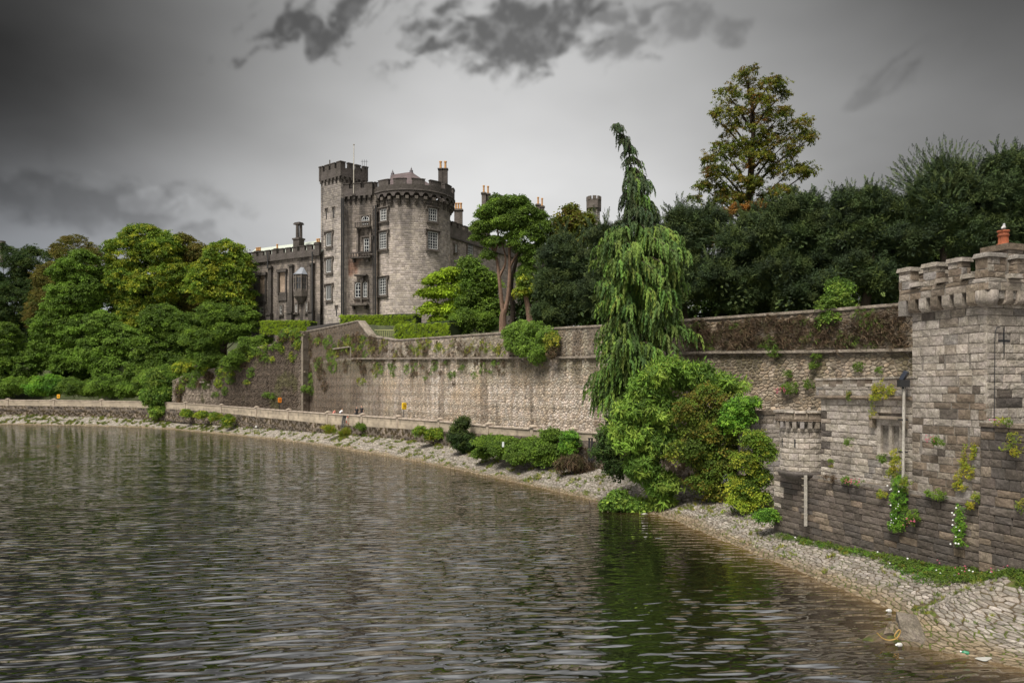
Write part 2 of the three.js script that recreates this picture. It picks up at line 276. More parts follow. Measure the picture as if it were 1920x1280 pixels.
{ // the water is clear and peat-brown over the shallow stones, nearly black over the deep bed
  const p = riverSheet.attributes.position, col = new Float32Array(p.count * 3), line = bankLUT.filter((_, i) => i % 3 === 0).map((q) => [q[1].x, q[1].z]);
  for (let i = 0; i < p.count; i++) { const x = p.getX(i), z = p.getZ(i); let d = 99; if (z > -190 && z < 0) for (const [a, b] of line) { const q = (a - x) * (a - x) + (b - z) * (b - z); if (q < d) d = q; } d = Math.sqrt(d); const k = Math.exp(-d / 0.9); col[3 * i] = lerp(0.006, 0.16, k); col[3 * i + 1] = lerp(0.0055, 0.10, k); col[3 * i + 2] = lerp(0.0035, 0.04, k); }
  riverSheet.setAttribute('color', new THREE.BufferAttribute(col, 3)); struct('river', riverSheet, M.water);
}
const bankNormal = (s, t) => { const e = 0.05, a = bankAt(s + 0.3, t).sub(bankAt(s - 0.3, t)), b = bankAt(s, t + e).sub(bankAt(s, t - e)), n = b.cross(a).normalize(); if (n.y < 0) n.negate(); return n; };
{
  const bank = structGroup('river_bank');
  const mossTex = dataTex(512, 512, (u, v) => { const a = pfbm(u, v, 5, 31, 6), b = pfbm(u, v, 30, 37, 3), g = step(0.46, 0.6, a); return [lerp(0.40, 0.36, g) * (0.6 + 0.7 * b), lerp(0.34, 0.40, g) * (0.6 + 0.7 * b), lerp(0.26, 0.14, g) * (0.6 + 0.7 * b)]; });
  const bedM = std(0.62, 0.62, 0.6, 1, { map: rep(mossTex, 0.35), bumpMap: rep(grainB, 1.2), bumpScale: 0.04 });
  const g = sheet(700, 16, (u, v) => bankAt(u * bankL, lerp(-0.55, 1.12, v)), (u, v) => [u * bankL, v * 6]);
  part('bank_earth', g, bedM, bank);
  // stones: grey above, ochre where the river wets them, mossy patches
  const grey = [[0.50, 0.475, 0.45], [0.58, 0.55, 0.525], [0.42, 0.395, 0.37], [0.64, 0.605, 0.57], [0.47, 0.43, 0.39]], ochre = [[0.40, 0.29, 0.16], [0.34, 0.25, 0.14], [0.48, 0.37, 0.22], [0.42, 0.33, 0.21]];
  const stoneM = std(0.92, 0.92, 0.92, 0.85, { vertexColors: true, map: rep(grainC, 1.6), bumpMap: rep(grainB, 2), bumpScale: 0.012 });
  const r = rng(41), fine = [], make = (s0, s1, cw, ch, seed) => {
    const W = s1 - s0, H = 5.2;
    for (const c of cells(W, H, cw, ch, 0.85, seed)) {
      const s = s0 + c.c[0], [a, m, b] = bankRow(s), wide = a.distanceTo(m) + m.distanceTo(b), t = (c.c[1] - 0.9) / wide;
      if (t < -0.2 || t > 1.04) continue;
      const q = bankAt(s, t), moss = fbm(q.x * 1.5 + 4, q.z * 1.5, 8.8, 3);
      if (t > 0.05 && moss > 0.70 && r() < 0.4) continue;      // lost to moss
      if (t > 0.9 && r() < 0.35) continue;
      const wet = 0.85 * step(0.21, 0.03, t + 0.25 * (fbm(q.x * 0.5, q.z * 0.5, 2, 2) - 0.5)), A = grey[Math.floor(r() * 5)], B = ochre[Math.floor(r() * 4)], k = 0.52 + 0.30 * r();
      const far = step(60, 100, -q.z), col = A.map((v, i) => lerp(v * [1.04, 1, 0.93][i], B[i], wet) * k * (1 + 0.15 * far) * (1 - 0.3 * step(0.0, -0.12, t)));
      fine.push({ c, s0, wide, col, d: q.distanceTo(camera.position), q, size: cw });
    }
  };
  const near = (px) => { let best = 0, bd = 1e9; for (const row of bankLUT) { const p = row[1], x = CX + FX * p.x / -p.z; if (p.z < -18.2 && Math.abs(x - px) < bd) { bd = Math.abs(x - px); best = row[0]; } } return best; };
  const sA = near(1240), sB = near(830), sC = near(300);
  make(0, sC, 0.42, 0.30, 3); make(sC, sB, 0.34, 0.25, 4); make(sB, sA, 0.29, 0.20, 5); make(sA, bankL, 0.255, 0.175, 6);
  const seen = (f) => { const x = CX + FX * f.q.x / -f.q.z; return f.q.z < -12 && x < 1930 && f.q.y > -0.05; };
  fine.sort((a, b) => (seen(b) - seen(a)) || a.d - b.d);
  const raiseOne = (sink, f) => raise(sink, f.c, (u, v, o) => { const s = f.s0 + u, t = (v - 0.9) / f.wide, q = bankAt(s, t); return q.addScaledVector(V(f.n.x, f.n.y, f.n.z), o); }, 0.012 + 0.010 * r(), 0.018 + 0.022 * r(), f.col, r);
  const rest = newSink();
  fine.forEach((f, i) => {
    f.n = bankNormal(f.s0 + f.c.c[0], (f.c.c[1] - 0.9) / f.wide);
    if (i < 300) { const s = newSink(); raiseOne(s, f); part('cobble', fromSink(s), stoneM, bank); } else raiseOne(rest, f);
  });
  const far = part('cobbles', fromSink(rest), stoneM, bank); far.userData.kind = 'stuff';
}

// ---------------------------------------------------------------- promenade, its parapet and the river wall below
const parPx = [[-330, 748.5, 759.5, 166, 783], [-160, 748.5, 759.5, 163, 783], [-60, 748.6, 759.8, 161, 782], [14, 749, 760.2, 159, 780.5], [101, 749.6, 761.2, 156.5, 780.5], [190, 750.6, 762.5, 153, 782], [290, 752.5, 765, 145, 785], [348, 755.5, 768.5, 136.5, 790], [415, 760, 773, 127, 796], [481, 764.5, 781, 118, 801], [541, 769, 787, 110.5, 806], [615, 774.3, 795, 102, 812], [680, 778.3, 799.5, 95, 821], [747, 782.5, 803, 87.5, 831], [825, 788, 808, 79, 842], [917, 797, 814, 70, 858], [1000, 802.5, 818, 63.5, 872], [1075, 807, 824, 58.5, 884], [1150, 810.5, 829, 53.7, 900], [1230, 815, 834, 49.4, 915], [1330, 820, 845, 44.2, 935]];
const par = parPx.map(([px, pt, pb, d, pw]) => ({ px, d, x: (px - CX) / FX * d, z: -d, top: EYE - (pt - HZ) / FX * d, bot: EYE - (pb - HZ) / FX * d, foot: EYE - (pw - HZ) / FX * d }));
{
  const t = thing('river_wall', 'long pale promenade parapet with posts on a mossy stone wall along the river', 'wall');
  const panelTex = dataTex(512, 256, (u, v) => { const st = pfbm(u, v * 0.3, 12, 3, 5), bl = pfbm(u, v, 5, 13, 5); const s = 0.72 + 0.35 * (bl - 0.45) - 0.45 * Math.max(0, st - 0.55) * (0.4 + v); return [s, s * 0.985, s * 0.96]; });
  const panelM = std(0.68, 0.58, 0.455, 0.95, { map: rep(panelTex, 0.16, 0.5), bumpMap: grainB, bumpScale: 0.01 }), copeM = std(0.58, 0.49, 0.40, 0.9, { map: rep(grainC, 0.6) });
  const lowTex = dataTex(1024, 256, (u, v, i, j) => { const a = pfbm(u * 2, v, 6, 51, 6), b = pfbm(u * 4, v, 12, 57, 5), m = step(0.50, 0.6, b + 0.20 * (v - 0.35)); const base = 0.40 + 0.5 * (a - 0.45); return [lerp(base, 0.22 + 0.25 * (a - 0.5), m), lerp(base * 0.9, 0.175 + 0.22 * (a - 0.5), m), lerp(base * 0.8, 0.085 + 0.1 * (a - 0.5), m)]; });
  const lowM = std(0.9, 0.9, 0.9, 1, { map: rep(lowTex, 0.06, 0.35), bumpMap: rep(grainB, 0.8), bumpScale: 0.08 });
  for (let i = 0; i + 1 < par.length; i++) {
    const a = par[i], b = par[i + 1], pl = plane(a.x, a.z, b.x, b.z), L = pl.L, yA = a.top, yB = b.top, bA = a.bot, bB = b.bot;
    const slab = (y0a, y0b, y1a, y1b, o0, o1, u0 = 0, u1 = L, us = 0) => { const s = newSink(), q = (u, y, o) => pl.at(u, y, o), f = (A, B, Cc, D, uvs) => { const k = s.pos.length / 3; for (const [w, e] of [[A, 0], [B, 1], [Cc, 2], [D, 3]]) { s.pos.push(w.x, w.y, w.z); s.uv.push(...uvs[e]); } s.idx.push(k, k + 1, k + 2, k, k + 2, k + 3); };
      const m = (u, A, B) => lerp(A, B, (u - 0) / L), uv = [[us + u0, m(u0, y0a, y0b)], [us + u1, m(u1, y0a, y0b)], [us + u1, m(u1, y1a, y1b)], [us + u0, m(u0, y1a, y1b)]];
      const c = [[u0, m(u0, y0a, y0b)], [u1, m(u1, y0a, y0b)], [u1, m(u1, y1a, y1b)], [u0, m(u0, y1a, y1b)]], F = c.map(([u, y]) => q(u, y, o1)), B = c.map(([u, y]) => q(u, y, o0));
      f(F[0], F[1], F[2], F[3], uv); f(B[1], B[0], B[3], B[2], uv); f(F[3], F[2], B[2], B[3], uv); f(B[0], B[1], F[1], F[0], uv); f(B[0], F[0], F[3], B[3], uv); f(F[1], B[1], B[2], F[2], uv); const g = fromSink(s).toNonIndexed(); g.computeVertexNormals(); return g; };
    const us = i * 13.37;
    part('panel', slab(bA, bB, yA - 0.14, yB - 0.14, -0.12, 0.12, 0.16, L - 0.16, us), panelM, t);
    part('coping', slab(yA - 0.137, yB - 0.137, yA, yB, -0.2, 0.2, 0.16, L - 0.16, us), copeM, t);
    part('retaining_base', slab(-0.6, -0.6, bA, bB, -0.6, 0.2, 0, L, us), lowM, t);
    part('base_course', slab(a.foot - 0.15, b.foot - 0.15, lerp(a.foot, bA, 0.42), lerp(b.foot, bB, 0.42), 0.2, 0.42, 0, L, us + 5), lowM, t);
    const w = a.px < 330 ? 0.5 : 0.42, g = merge([box(w, yA - bA + 0.1, 0.42, 0, (yA + bA) / 2, 0), box(w + 0.26, 0.12, 0.64, 0, yA + 0.11, 0), (() => { const c = new THREE.ConeGeometry((w + 0.2) * 0.7, 0.16, 4); c.rotateY(Math.PI / 4); c.translate(0, yA + 0.25, 0); return metreUV(c); })()]);
    part('post', onWall(pl, g, 0, 0), copeM, t);
  }
}

// ---------------------------------------------------------------- the great garden walls
const pxd = (a) => a.map(([px, d]) => V((px - CX) / FX * d, 0, -d));
const [wa0, wa1] = pxd([[323, 141.3], [569, 119.0]]), wallA = plane(wa0.x, wa0.z, wa1.x, wa1.z);
const wallB = plane(-33.7, -121.6, 21.2, -38.3);
const topA = [[325, 712], [345, 703], [400, 690], [445, 683], [455, 668], [465, 655], [490, 648], [510, 645], [525, 630], [537, 620], [569, 621]].map(([px, py]) => wallA.hit(px, py));
const topB = [[573, 622], [600, 617], [640, 609], [671, 602], [692, 630], [716, 634], [741, 638.5], [954, 624], [1047, 616], [1110, 613], [1310, 600], [1530, 585], [1700, 572], [1720, 571]].map(([px, py]) => wallB.hit(px, py));
const topAt = { a: pad(topA.map((q) => [q[0], q[1]])), b: pad(topB.map((q) => [q[0], q[1]])) };
const ledgeB = [[661, 672], [740, 672], [900, 671], [1100, 669.5], [1310, 661], [1530, 659], [1700, 656], [1720, 655]].map(([px, py]) => wallB.hit(px, py)), ledgeAt = pad(ledgeB.map((q) => [q[0], q[1]]));
const rubbleM = std(1, 1, 1, 0.95, { vertexColors: true, map: rep(grainC, 0.9), bumpMap: rep(grainB, 1.2), bumpScale: 0.03 });
const coreM = std(0.32, 0.275, 0.225, 1, { map: rep(grainC, 0.5), bumpMap: rep(grainB, 0.6), bumpScale: 0.06 });
function coreWall(pl, prof, y0, thick, holes = []) {
  const s = new THREE.Shape(); s.moveTo(0, y0); s.lineTo(pl.L, y0); s.lineTo(pl.L, prof[prof.length - 1][1]); for (let i = prof.length - 1; i >= 0; i--) s.lineTo(clamp(prof[i][0], 0, pl.L), prof[i][1]); s.lineTo(0, prof[0][1]); s.closePath(); s.holes.push(...holes);
  const g = new THREE.ExtrudeGeometry(s, { depth: thick, bevelEnabled: false }); g.translate(0, 0, -thick); g.rotateY(pl.turn); g.translate(pl.x0, 0, pl.z0); return g;
}
function rubble(pl, u0, u1, y0, y1, cw, ch, keep, colour, seed, o0 = 0, h = 0.05) {
  const s = newSink(), r = rng(seed);
  for (const c of cells(u1 - u0, y1 - y0, cw, ch, 0.95, seed)) { const u = u0 + c.c[0], y = y0 + c.c[1]; if (!keep(u, y)) continue; raise(s, c, (a, b, o) => pl.at(u0 + a, y0 + b, o + o0), 0.018 + 0.012 * r(), h * (0.4 + 1.1 * r()), colour(u, y, r), r); }
  return fromSink(s);
}
const pale = [0.76, 0.665, 0.57], tan = [0.66, 0.56, 0.45], brown = [0.145, 0.105, 0.072], dark = [0.095, 0.075, 0.058], mossC = [0.15, 0.15, 0.055];
const mix3 = (a, b, t) => a.map((v, i) => lerp(v, b[i], t));
{
  // left length: overgrown, with the stepped top and the arched recess
  const t = thing('old_garden_wall', 'dark overgrown stone wall with stepped ivy-covered top and small arched recess', 'wall');
  const [au, ay] = wallA.hit(336, 740.5), aw = 0.85, y0 = wallA.hit(336, 757)[1], ys = wallA.hit(336, 733)[1];
  const hole = new THREE.Path(); hole.moveTo(au - aw, y0); hole.lineTo(au + aw, y0); hole.lineTo(au + aw, ys); hole.absarc(au, ys, aw, 0, Math.PI, false); hole.lineTo(au - aw, y0);
  part('wall_core', coreWall(wallA, topA, 1.5, 1.2, [hole]), coreM, t);
  const inArch = (u, y) => Math.abs(u - au) < aw + 0.12 && (y < ys ? y > y0 : Math.hypot(u - au, y - ys) < aw + 0.12);
  const col = (u, y, r) => { const px = u / wallA.L, n = fbm(u * 0.16, y * 0.2, 4.1, 4), n2 = fbm(u * 0.5, y * 0.35, 9.1, 3), dk = step(0.30, 0.5, px + 0.3 * (n - 0.5)) * step(1.03, 0.86, px - 0.1 * n2), base = mix3([0.37, 0.31, 0.25], [0.13, 0.098, 0.072], clamp(dk * 0.95 + 0.35 * step(0.55, 0.7, n2))); const kk = 0.72 + 0.5 * r(); return mix3(base, mossC, step(0.62, 0.72, n2) * 0.6).map((v) => v * kk); };
  const st = part('rubble_stones', rubble(wallA, 0, wallA.L, 3.0, 17, 0.46, 0.25, (u, y) => y < topAt.a(u) - 0.1 && !inArch(u, y), col, 61, 0, 0.12), rubbleM, t); st.userData.kind = 'stuff';
  part('arch_recess', onWall(wallA, box(2 * aw + 0.6, 5, 0.3, 0, y0 + 1.6, 0), au, 0, -0.95), coreM, t);
  const vo = [], vr = rng(5); for (let k = 0; k <= 8; k++) { const a = Math.PI * (k + 0.5) / 9; vo.push(a); }
  for (const a of vo) { const b = bevelled[Math.floor(vr() * 6)].clone(); b.scale(0.36, 0.42, 0.5); b.rotateZ(a - Math.PI / 2); b.translate(Math.cos(a) * (aw + 0.22), Math.sin(a) * (aw + 0.22), 0.1); part('arch_stone', onWall(wallA, b, au, ys), M.mortar, t); }
  // end face towards the great wall, and the projecting stones of a lost gallery
  part('end_return', onWall(wallA, box(0.5, 13.4, 1.6, 0, 9.0, -0.9), wallA.L - 0.1, 0, 0.35), coreM, t);
  for (const [px, py, w] of [[383, 716, 1.5], [395, 721, 0.7]]) { const [u, y] = wallA.hit(px, py); part('corbel_stone', onWall(wallA, box(w, 0.3, 0.6), u, y, 0.25), coreM, t); }
}
{
  const t = thing('great_garden_wall', 'very long high rubble stone garden wall with a thin ledge above the promenade', 'wall');
  part('wall_core', coreWall(wallB, topB, 1.5, 1.0), coreM, t);
  const colour = (u, y, r) => {
    const f = u / wallB.L, up = y > ledgeAt(u), n = fbm(u * 0.13, y * 0.18, 1.3, 4), n2 = fbm(u * 0.45, y * 0.4, 7.7, 4), st = fbm(u * 0.9, y * 0.12, 3.1, 3);
    let c = mix3(pale, tan, step(0.42, 0.62, n2));
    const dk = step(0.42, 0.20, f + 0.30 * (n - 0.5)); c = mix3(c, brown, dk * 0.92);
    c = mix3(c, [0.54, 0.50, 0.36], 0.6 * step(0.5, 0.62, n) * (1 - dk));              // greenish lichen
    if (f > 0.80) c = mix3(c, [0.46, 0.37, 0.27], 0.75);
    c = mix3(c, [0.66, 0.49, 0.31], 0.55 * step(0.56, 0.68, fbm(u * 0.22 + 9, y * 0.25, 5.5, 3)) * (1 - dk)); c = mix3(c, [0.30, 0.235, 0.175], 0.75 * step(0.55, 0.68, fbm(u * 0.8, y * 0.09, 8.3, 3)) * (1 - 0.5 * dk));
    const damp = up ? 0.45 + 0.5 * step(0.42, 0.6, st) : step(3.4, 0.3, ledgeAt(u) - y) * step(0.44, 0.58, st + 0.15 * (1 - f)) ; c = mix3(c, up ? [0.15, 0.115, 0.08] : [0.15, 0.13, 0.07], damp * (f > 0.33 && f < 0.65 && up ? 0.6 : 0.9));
    const kk = r() < 0.12 ? 0.62 : 0.84 + 0.28 * r(), ww = 0.95 + 0.1 * r(); return [c[0] * kk * ww, c[1] * kk, c[2] * kk / ww];
  };
  const keep = (u, y) => y < topAt.b(u) - 0.12 && Math.abs(y - ledgeAt(u)) > 0.12, uN = wallB.hit(1290, 700)[0];
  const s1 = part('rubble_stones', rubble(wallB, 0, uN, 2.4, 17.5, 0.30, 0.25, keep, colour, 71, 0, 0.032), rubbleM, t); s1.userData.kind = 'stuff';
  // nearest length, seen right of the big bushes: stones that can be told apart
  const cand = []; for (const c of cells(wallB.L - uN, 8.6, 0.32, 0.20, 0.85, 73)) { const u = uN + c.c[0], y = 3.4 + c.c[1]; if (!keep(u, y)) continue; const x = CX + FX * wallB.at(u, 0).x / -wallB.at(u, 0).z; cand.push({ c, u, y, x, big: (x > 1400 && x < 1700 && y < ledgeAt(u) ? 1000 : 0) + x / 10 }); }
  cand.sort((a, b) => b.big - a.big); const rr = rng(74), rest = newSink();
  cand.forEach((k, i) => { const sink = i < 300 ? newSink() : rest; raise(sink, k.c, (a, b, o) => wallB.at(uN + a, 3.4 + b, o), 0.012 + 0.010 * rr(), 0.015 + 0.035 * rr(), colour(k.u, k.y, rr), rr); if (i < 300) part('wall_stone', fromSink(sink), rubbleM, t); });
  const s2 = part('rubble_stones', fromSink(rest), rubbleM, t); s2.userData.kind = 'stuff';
  for (let i = 0; i + 1 < ledgeB.length; i++) { const [u0, y0] = ledgeB[i], [u1, y1] = ledgeB[i + 1], n = Math.max(1, Math.round((u1 - u0) / 6)); for (let k = 0; k < n; k++) { const a = lerp(u0, u1, k / n), b = lerp(u0, u1, (k + 1) / n), ya = lerp(y0, y1, k / n), yb = lerp(y0, y1, (k + 1) / n), g = box(b - a - 0.01, 0.16, 0.5); g.rotateZ(Math.atan2(yb - ya, b - a)); part('ledge', onWall(wallB, g, (a + b) / 2, (ya + yb) / 2, 0.02), coreM, t); } }
  for (let i = 0; i + 1 < topB.length; i++) { const [u0, y0] = topB[i], [u1, y1] = topB[i + 1], g = box(Math.hypot(u1 - u0, y1 - y0), 0.16, 1.15); g.rotateZ(Math.atan2(y1 - y0, u1 - u0)); part('coping', onWall(wallB, g, (u0 + u1) / 2, (y0 + y1) / 2 + 0.06, -0.46), coreM, t); }
  const [la, lb] = [wallB.hit(629, 654), wallB.hit(660, 654)]; part('ledge', onWall(wallB, box(lb[0] - la[0], 0.18, 0.7), (la[0] + lb[0]) / 2, la[1], 0.1), coreM, t);
  const bt = wallB.hit(661, 672), bu = (la[0] + lb[0]) / 2; part('buttress_cap', onWall(wallB, box(0.3, la[1] - bt[1], 0.5, 0, (la[1] + bt[1]) / 2, 0), bt[0], 0, 0.1), coreM, t);
  part('end_return', onWall(wallB, box(1.4, 13.5, 2.2, 0, 9, 0), 0.2, 0, -0.9), coreM, t);
}
// promenade paving and the ground of the hill behind
{
  const walk = [], q = (px) => { let i = 1; while (i < par.length - 1 && par[i].px < px) i++; const a = par[i - 1], b = par[i], k = clamp((px - a.px) / (b.px - a.px)); return V(lerp(a.x, b.x, k), lerp(a.bot, b.bot, k) + 0.25, lerp(a.z, b.z, k)); };
  const g = sheet(160, 2, (u, v) => { const p = q(lerp(-330, 1330, u)), a = q(lerp(-330, 1330, u) - 8), b = q(lerp(-330, 1330, u) + 8), t = b.sub(a).setY(0).normalize(); return p.add(V(t.z, 0, -t.x).multiplyScalar(v * 7.5)); });
  struct('promenade', g, std(0.24, 0.2, 0.16, 0.95, { map: rep(grainC, 0.5) }));
  const grassM = std(0.07, 0.085, 0.03, 1, { map: rep(grainC, 0.3), bumpMap: rep(grainB, 0.3), bumpScale: 0.2 });
  const front = []; for (let i = 0; i <= 8; i++) { const px = lerp(-420, 310, i / 8), p = q(Math.max(px, -325)); front.push([p.x + (px < -325 ? (px + 325) * 0.12 : 0) + 2, p.z - 4.5, p.y - 0.2, 20]); }
  for (const [u, y] of [...topA.filter((_, i) => i % 2 === 0), topA[topA.length - 1]]) { const a = wallA.at(u, 0, -1.1); front.push([a.x, a.z, y - 0.4, 19]); }
  for (const [u, y] of topB.slice(1)) { const a = wallB.at(u, 0, -0.95); front.push([a.x, a.z, y - 0.35, u < 40 ? 18.2 : 13.5]); }
  const h = sheet(front.length - 1, 6, (u, v, i, j) => { const [x, z, y, e] = front[i], b = [0, 3, 9, 20, 36, 80, 260][j], w = i < 9 ? V(0.1, 0, -1) : V(0.45, 0, -0.9); return V(x + w.x * b, lerp(y, e, step(0, 30, b)) + Math.max(0, b - 40) * 0.02, z + w.z * b); });
  struct('hill_ground', h, grassM);
}
// ---------------------------------------------------------------- the river gate-house at the right: turret, crenellated wall, bartizan, plinth
const gate = plane(12.07, -34, 15.3, -24.05), GT = (o) => { o.position.set(gate.x0, 0, gate.z0); o.rotation.y = gate.turn; return o; };
const ash = [[0.393, 0.35, 0.306], [0.355, 0.316, 0.275], [0.427, 0.382, 0.331], [0.321, 0.284, 0.247], [0.374, 0.322, 0.265], [0.311, 0.287, 0.265], [0.443, 0.401, 0.353], [0.34, 0.291, 0.24]].map((c, i) => std(...c, 0.92, { map: rep(grainC, 1, 1, i * 0.13, i * 0.37), bumpMap: rep(grainB, 1.3), bumpScale: 0.02 }));
const ashDark = [[0.135, 0.113, 0.093], [0.156, 0.128, 0.105], [0.117, 0.101, 0.089], [0.174, 0.146, 0.122], [0.108, 0.089, 0.073]].map((c, i) => std(...c, 0.8, { map: rep(grainC, 1, 1, i * 0.23, i * 0.31), bumpMap: rep(grainB, 1.3), bumpScale: 0.02 }));
const ashPale = [[0.52, 0.472, 0.412], [0.567, 0.516, 0.447], [0.473, 0.425, 0.369], [0.544, 0.483, 0.412], [0.44, 0.397, 0.348]].map((c, i) => std(...c, 0.92, { map: rep(grainC, 1, 1, i * 0.23, i * 0.31), bumpMap: rep(grainB, 1.3), bumpScale: 0.02 }));
const ashBrown = [[0.252, 0.196, 0.145], [0.217, 0.169, 0.125], [0.279, 0.223, 0.167], [0.194, 0.157, 0.121], [0.302, 0.25, 0.194]].map((c, i) => std(...c, 0.92, { map: rep(grainC, 1, 1, i * 0.23, i * 0.31), bumpMap: rep(grainB, 1.3), bumpScale: 0.02 }));
const pick = (a, r) => a[Math.floor(r() * a.length)];
for (const a of [ash, ashDark, ashPale, ashBrown]) a.sort((p, q) => p.color.g - q.color.g);
const stained = (a, u, y, r) => a[Math.floor(clamp((fbm(u * 1.1, y * 0.35, a.length + 3.3, 3) * 2.2 - 0.6) + (r() - 0.5) * 0.55, 0, 0.999) * a.length)];   // neighbours weather alike, in streaks
// coursed blocks over a rectangle of a face; frame(u, y) -> {pos, rotY}; skip(u0, u1, y0, y1) leaves openings out
function blocks(parent, w, y0, y1, course, len, place, matOf, seed, skip = () => false, deep = 0.10, name = 'stone_block') {
  const r = rng(seed); let y = y0, row = 0;
  while (y < y1 - 0.04) {
    let h = course * (0.72 + 0.6 * r()); if (y + h > y1 - 0.09) h = y1 - y; let x = 0; row++;
    while (x < w - 0.02) {
      let L = len * (0.55 + 0.95 * r()); if (row & 1 && x === 0) L *= 0.6; if (x + L > w - len * 0.35) L = w - x;
      for (const [a, b] of splitBy(x, x + L, y, y + h, skip)) {
        if (b - a < 0.05) continue;
        const m = part(name, pick(bevelled, r), matOf((a + b) / 2, y + h / 2, r), parent), q = place((a + b) / 2, y + h / 2), g = 0.007;
        m.position.copy(q.pos); m.rotation.y = q.turn; m.scale.set(b - a - g, h - g, deep); if (r() < 0.5) { m.rotation.z = Math.PI; }
      }
      x += L;
    }
    y += h;
  }
}
function splitBy(a, b, y0, y1, skip) { const o = skip(a, b, y0, y1); if (!o) return [[a, b]]; const out = []; let c = a; for (const [s, e] of o) { if (s > c) out.push([c, Math.min(s, b)]); c = Math.max(c, e); } if (c < b) out.push([c, b]); return out; }
const openings = (list) => (a, b, y0, y1) => { const o = list.filter(([s, e, t0, t1]) => e > a && s < b && t1 > y0 + 0.03 && t0 < y1 - 0.03).map(([s, e]) => [s, e]).sort((p, q) => p[0] - q[0]); return o.length ? o : false; };
const frontFace = (u0, o) => (u, y) => ({ pos: V(u0 + u, y, o), turn: 0 });
const sideFace = (u, o0) => (w, y) => ({ pos: V(u, y, o0 - w), turn: Math.PI / 2 });   // facing along +x
const leftFace = (u, o0) => (w, y) => ({ pos: V(u, y, o0 - w), turn: -Math.PI / 2 });

const LEDGE = 3.42, S1 = 7.52, S2 = 10.46;
{
  // ---- plinth: dark wet masonry under the ledge, all along
  const t = GT(thing('gate_plinth', 'dark damp stone base wall under the crenellated gate, beside the cobbled bank', 'wall'));
  part('plinth_core', merge([box(S2 + 6.4, LEDGE + 1.5, 1.0, (S2 + 6.4) / 2, (LEDGE - 1.5) / 2, -0.4), box(1, LEDGE + 1.4, 4, 0.62, (LEDGE - 1.6) / 2, -2.4)]), M.mortar, t);
  const mo = (u, y, r) => (u < 0.7 && r() < 0.6 ? stained(ashPale, u, y, r) : r() < 0.10 ? stained(ashBrown, u, y, r) : stained(ashDark, u, y, r));
  blocks(t, S2 + 0.2, 0.7, LEDGE - 0.12, 0.26, 0.62, frontFace(-0.02, 0.16), mo, 401);
  blocks(t, 3, 0.7, LEDGE - 0.12, 0.26, 0.6, leftFace(0.02, 0.1), mo, 402);
  const r = rng(3); for (let u = 0; u < S2 + 0.1; u += 1.05) { const s = new THREE.Shape(); s.moveTo(0, 0); s.lineTo(0.36, 0); s.lineTo(0.36, 0.05); s.lineTo(0.1, 0.16); s.lineTo(0, 0.16); s.closePath(); const L = Math.min(1.04, S2 + 0.2 - u), g = new THREE.ExtrudeGeometry(s, { depth: L - 0.012, bevelEnabled: false }); g.rotateY(-Math.PI / 2); g.rotateY(Math.PI); g.translate(u, LEDGE - 0.14, -0.06); part('ledge_stone', metreUV(g), pick(ashBrown, r), t); }
}
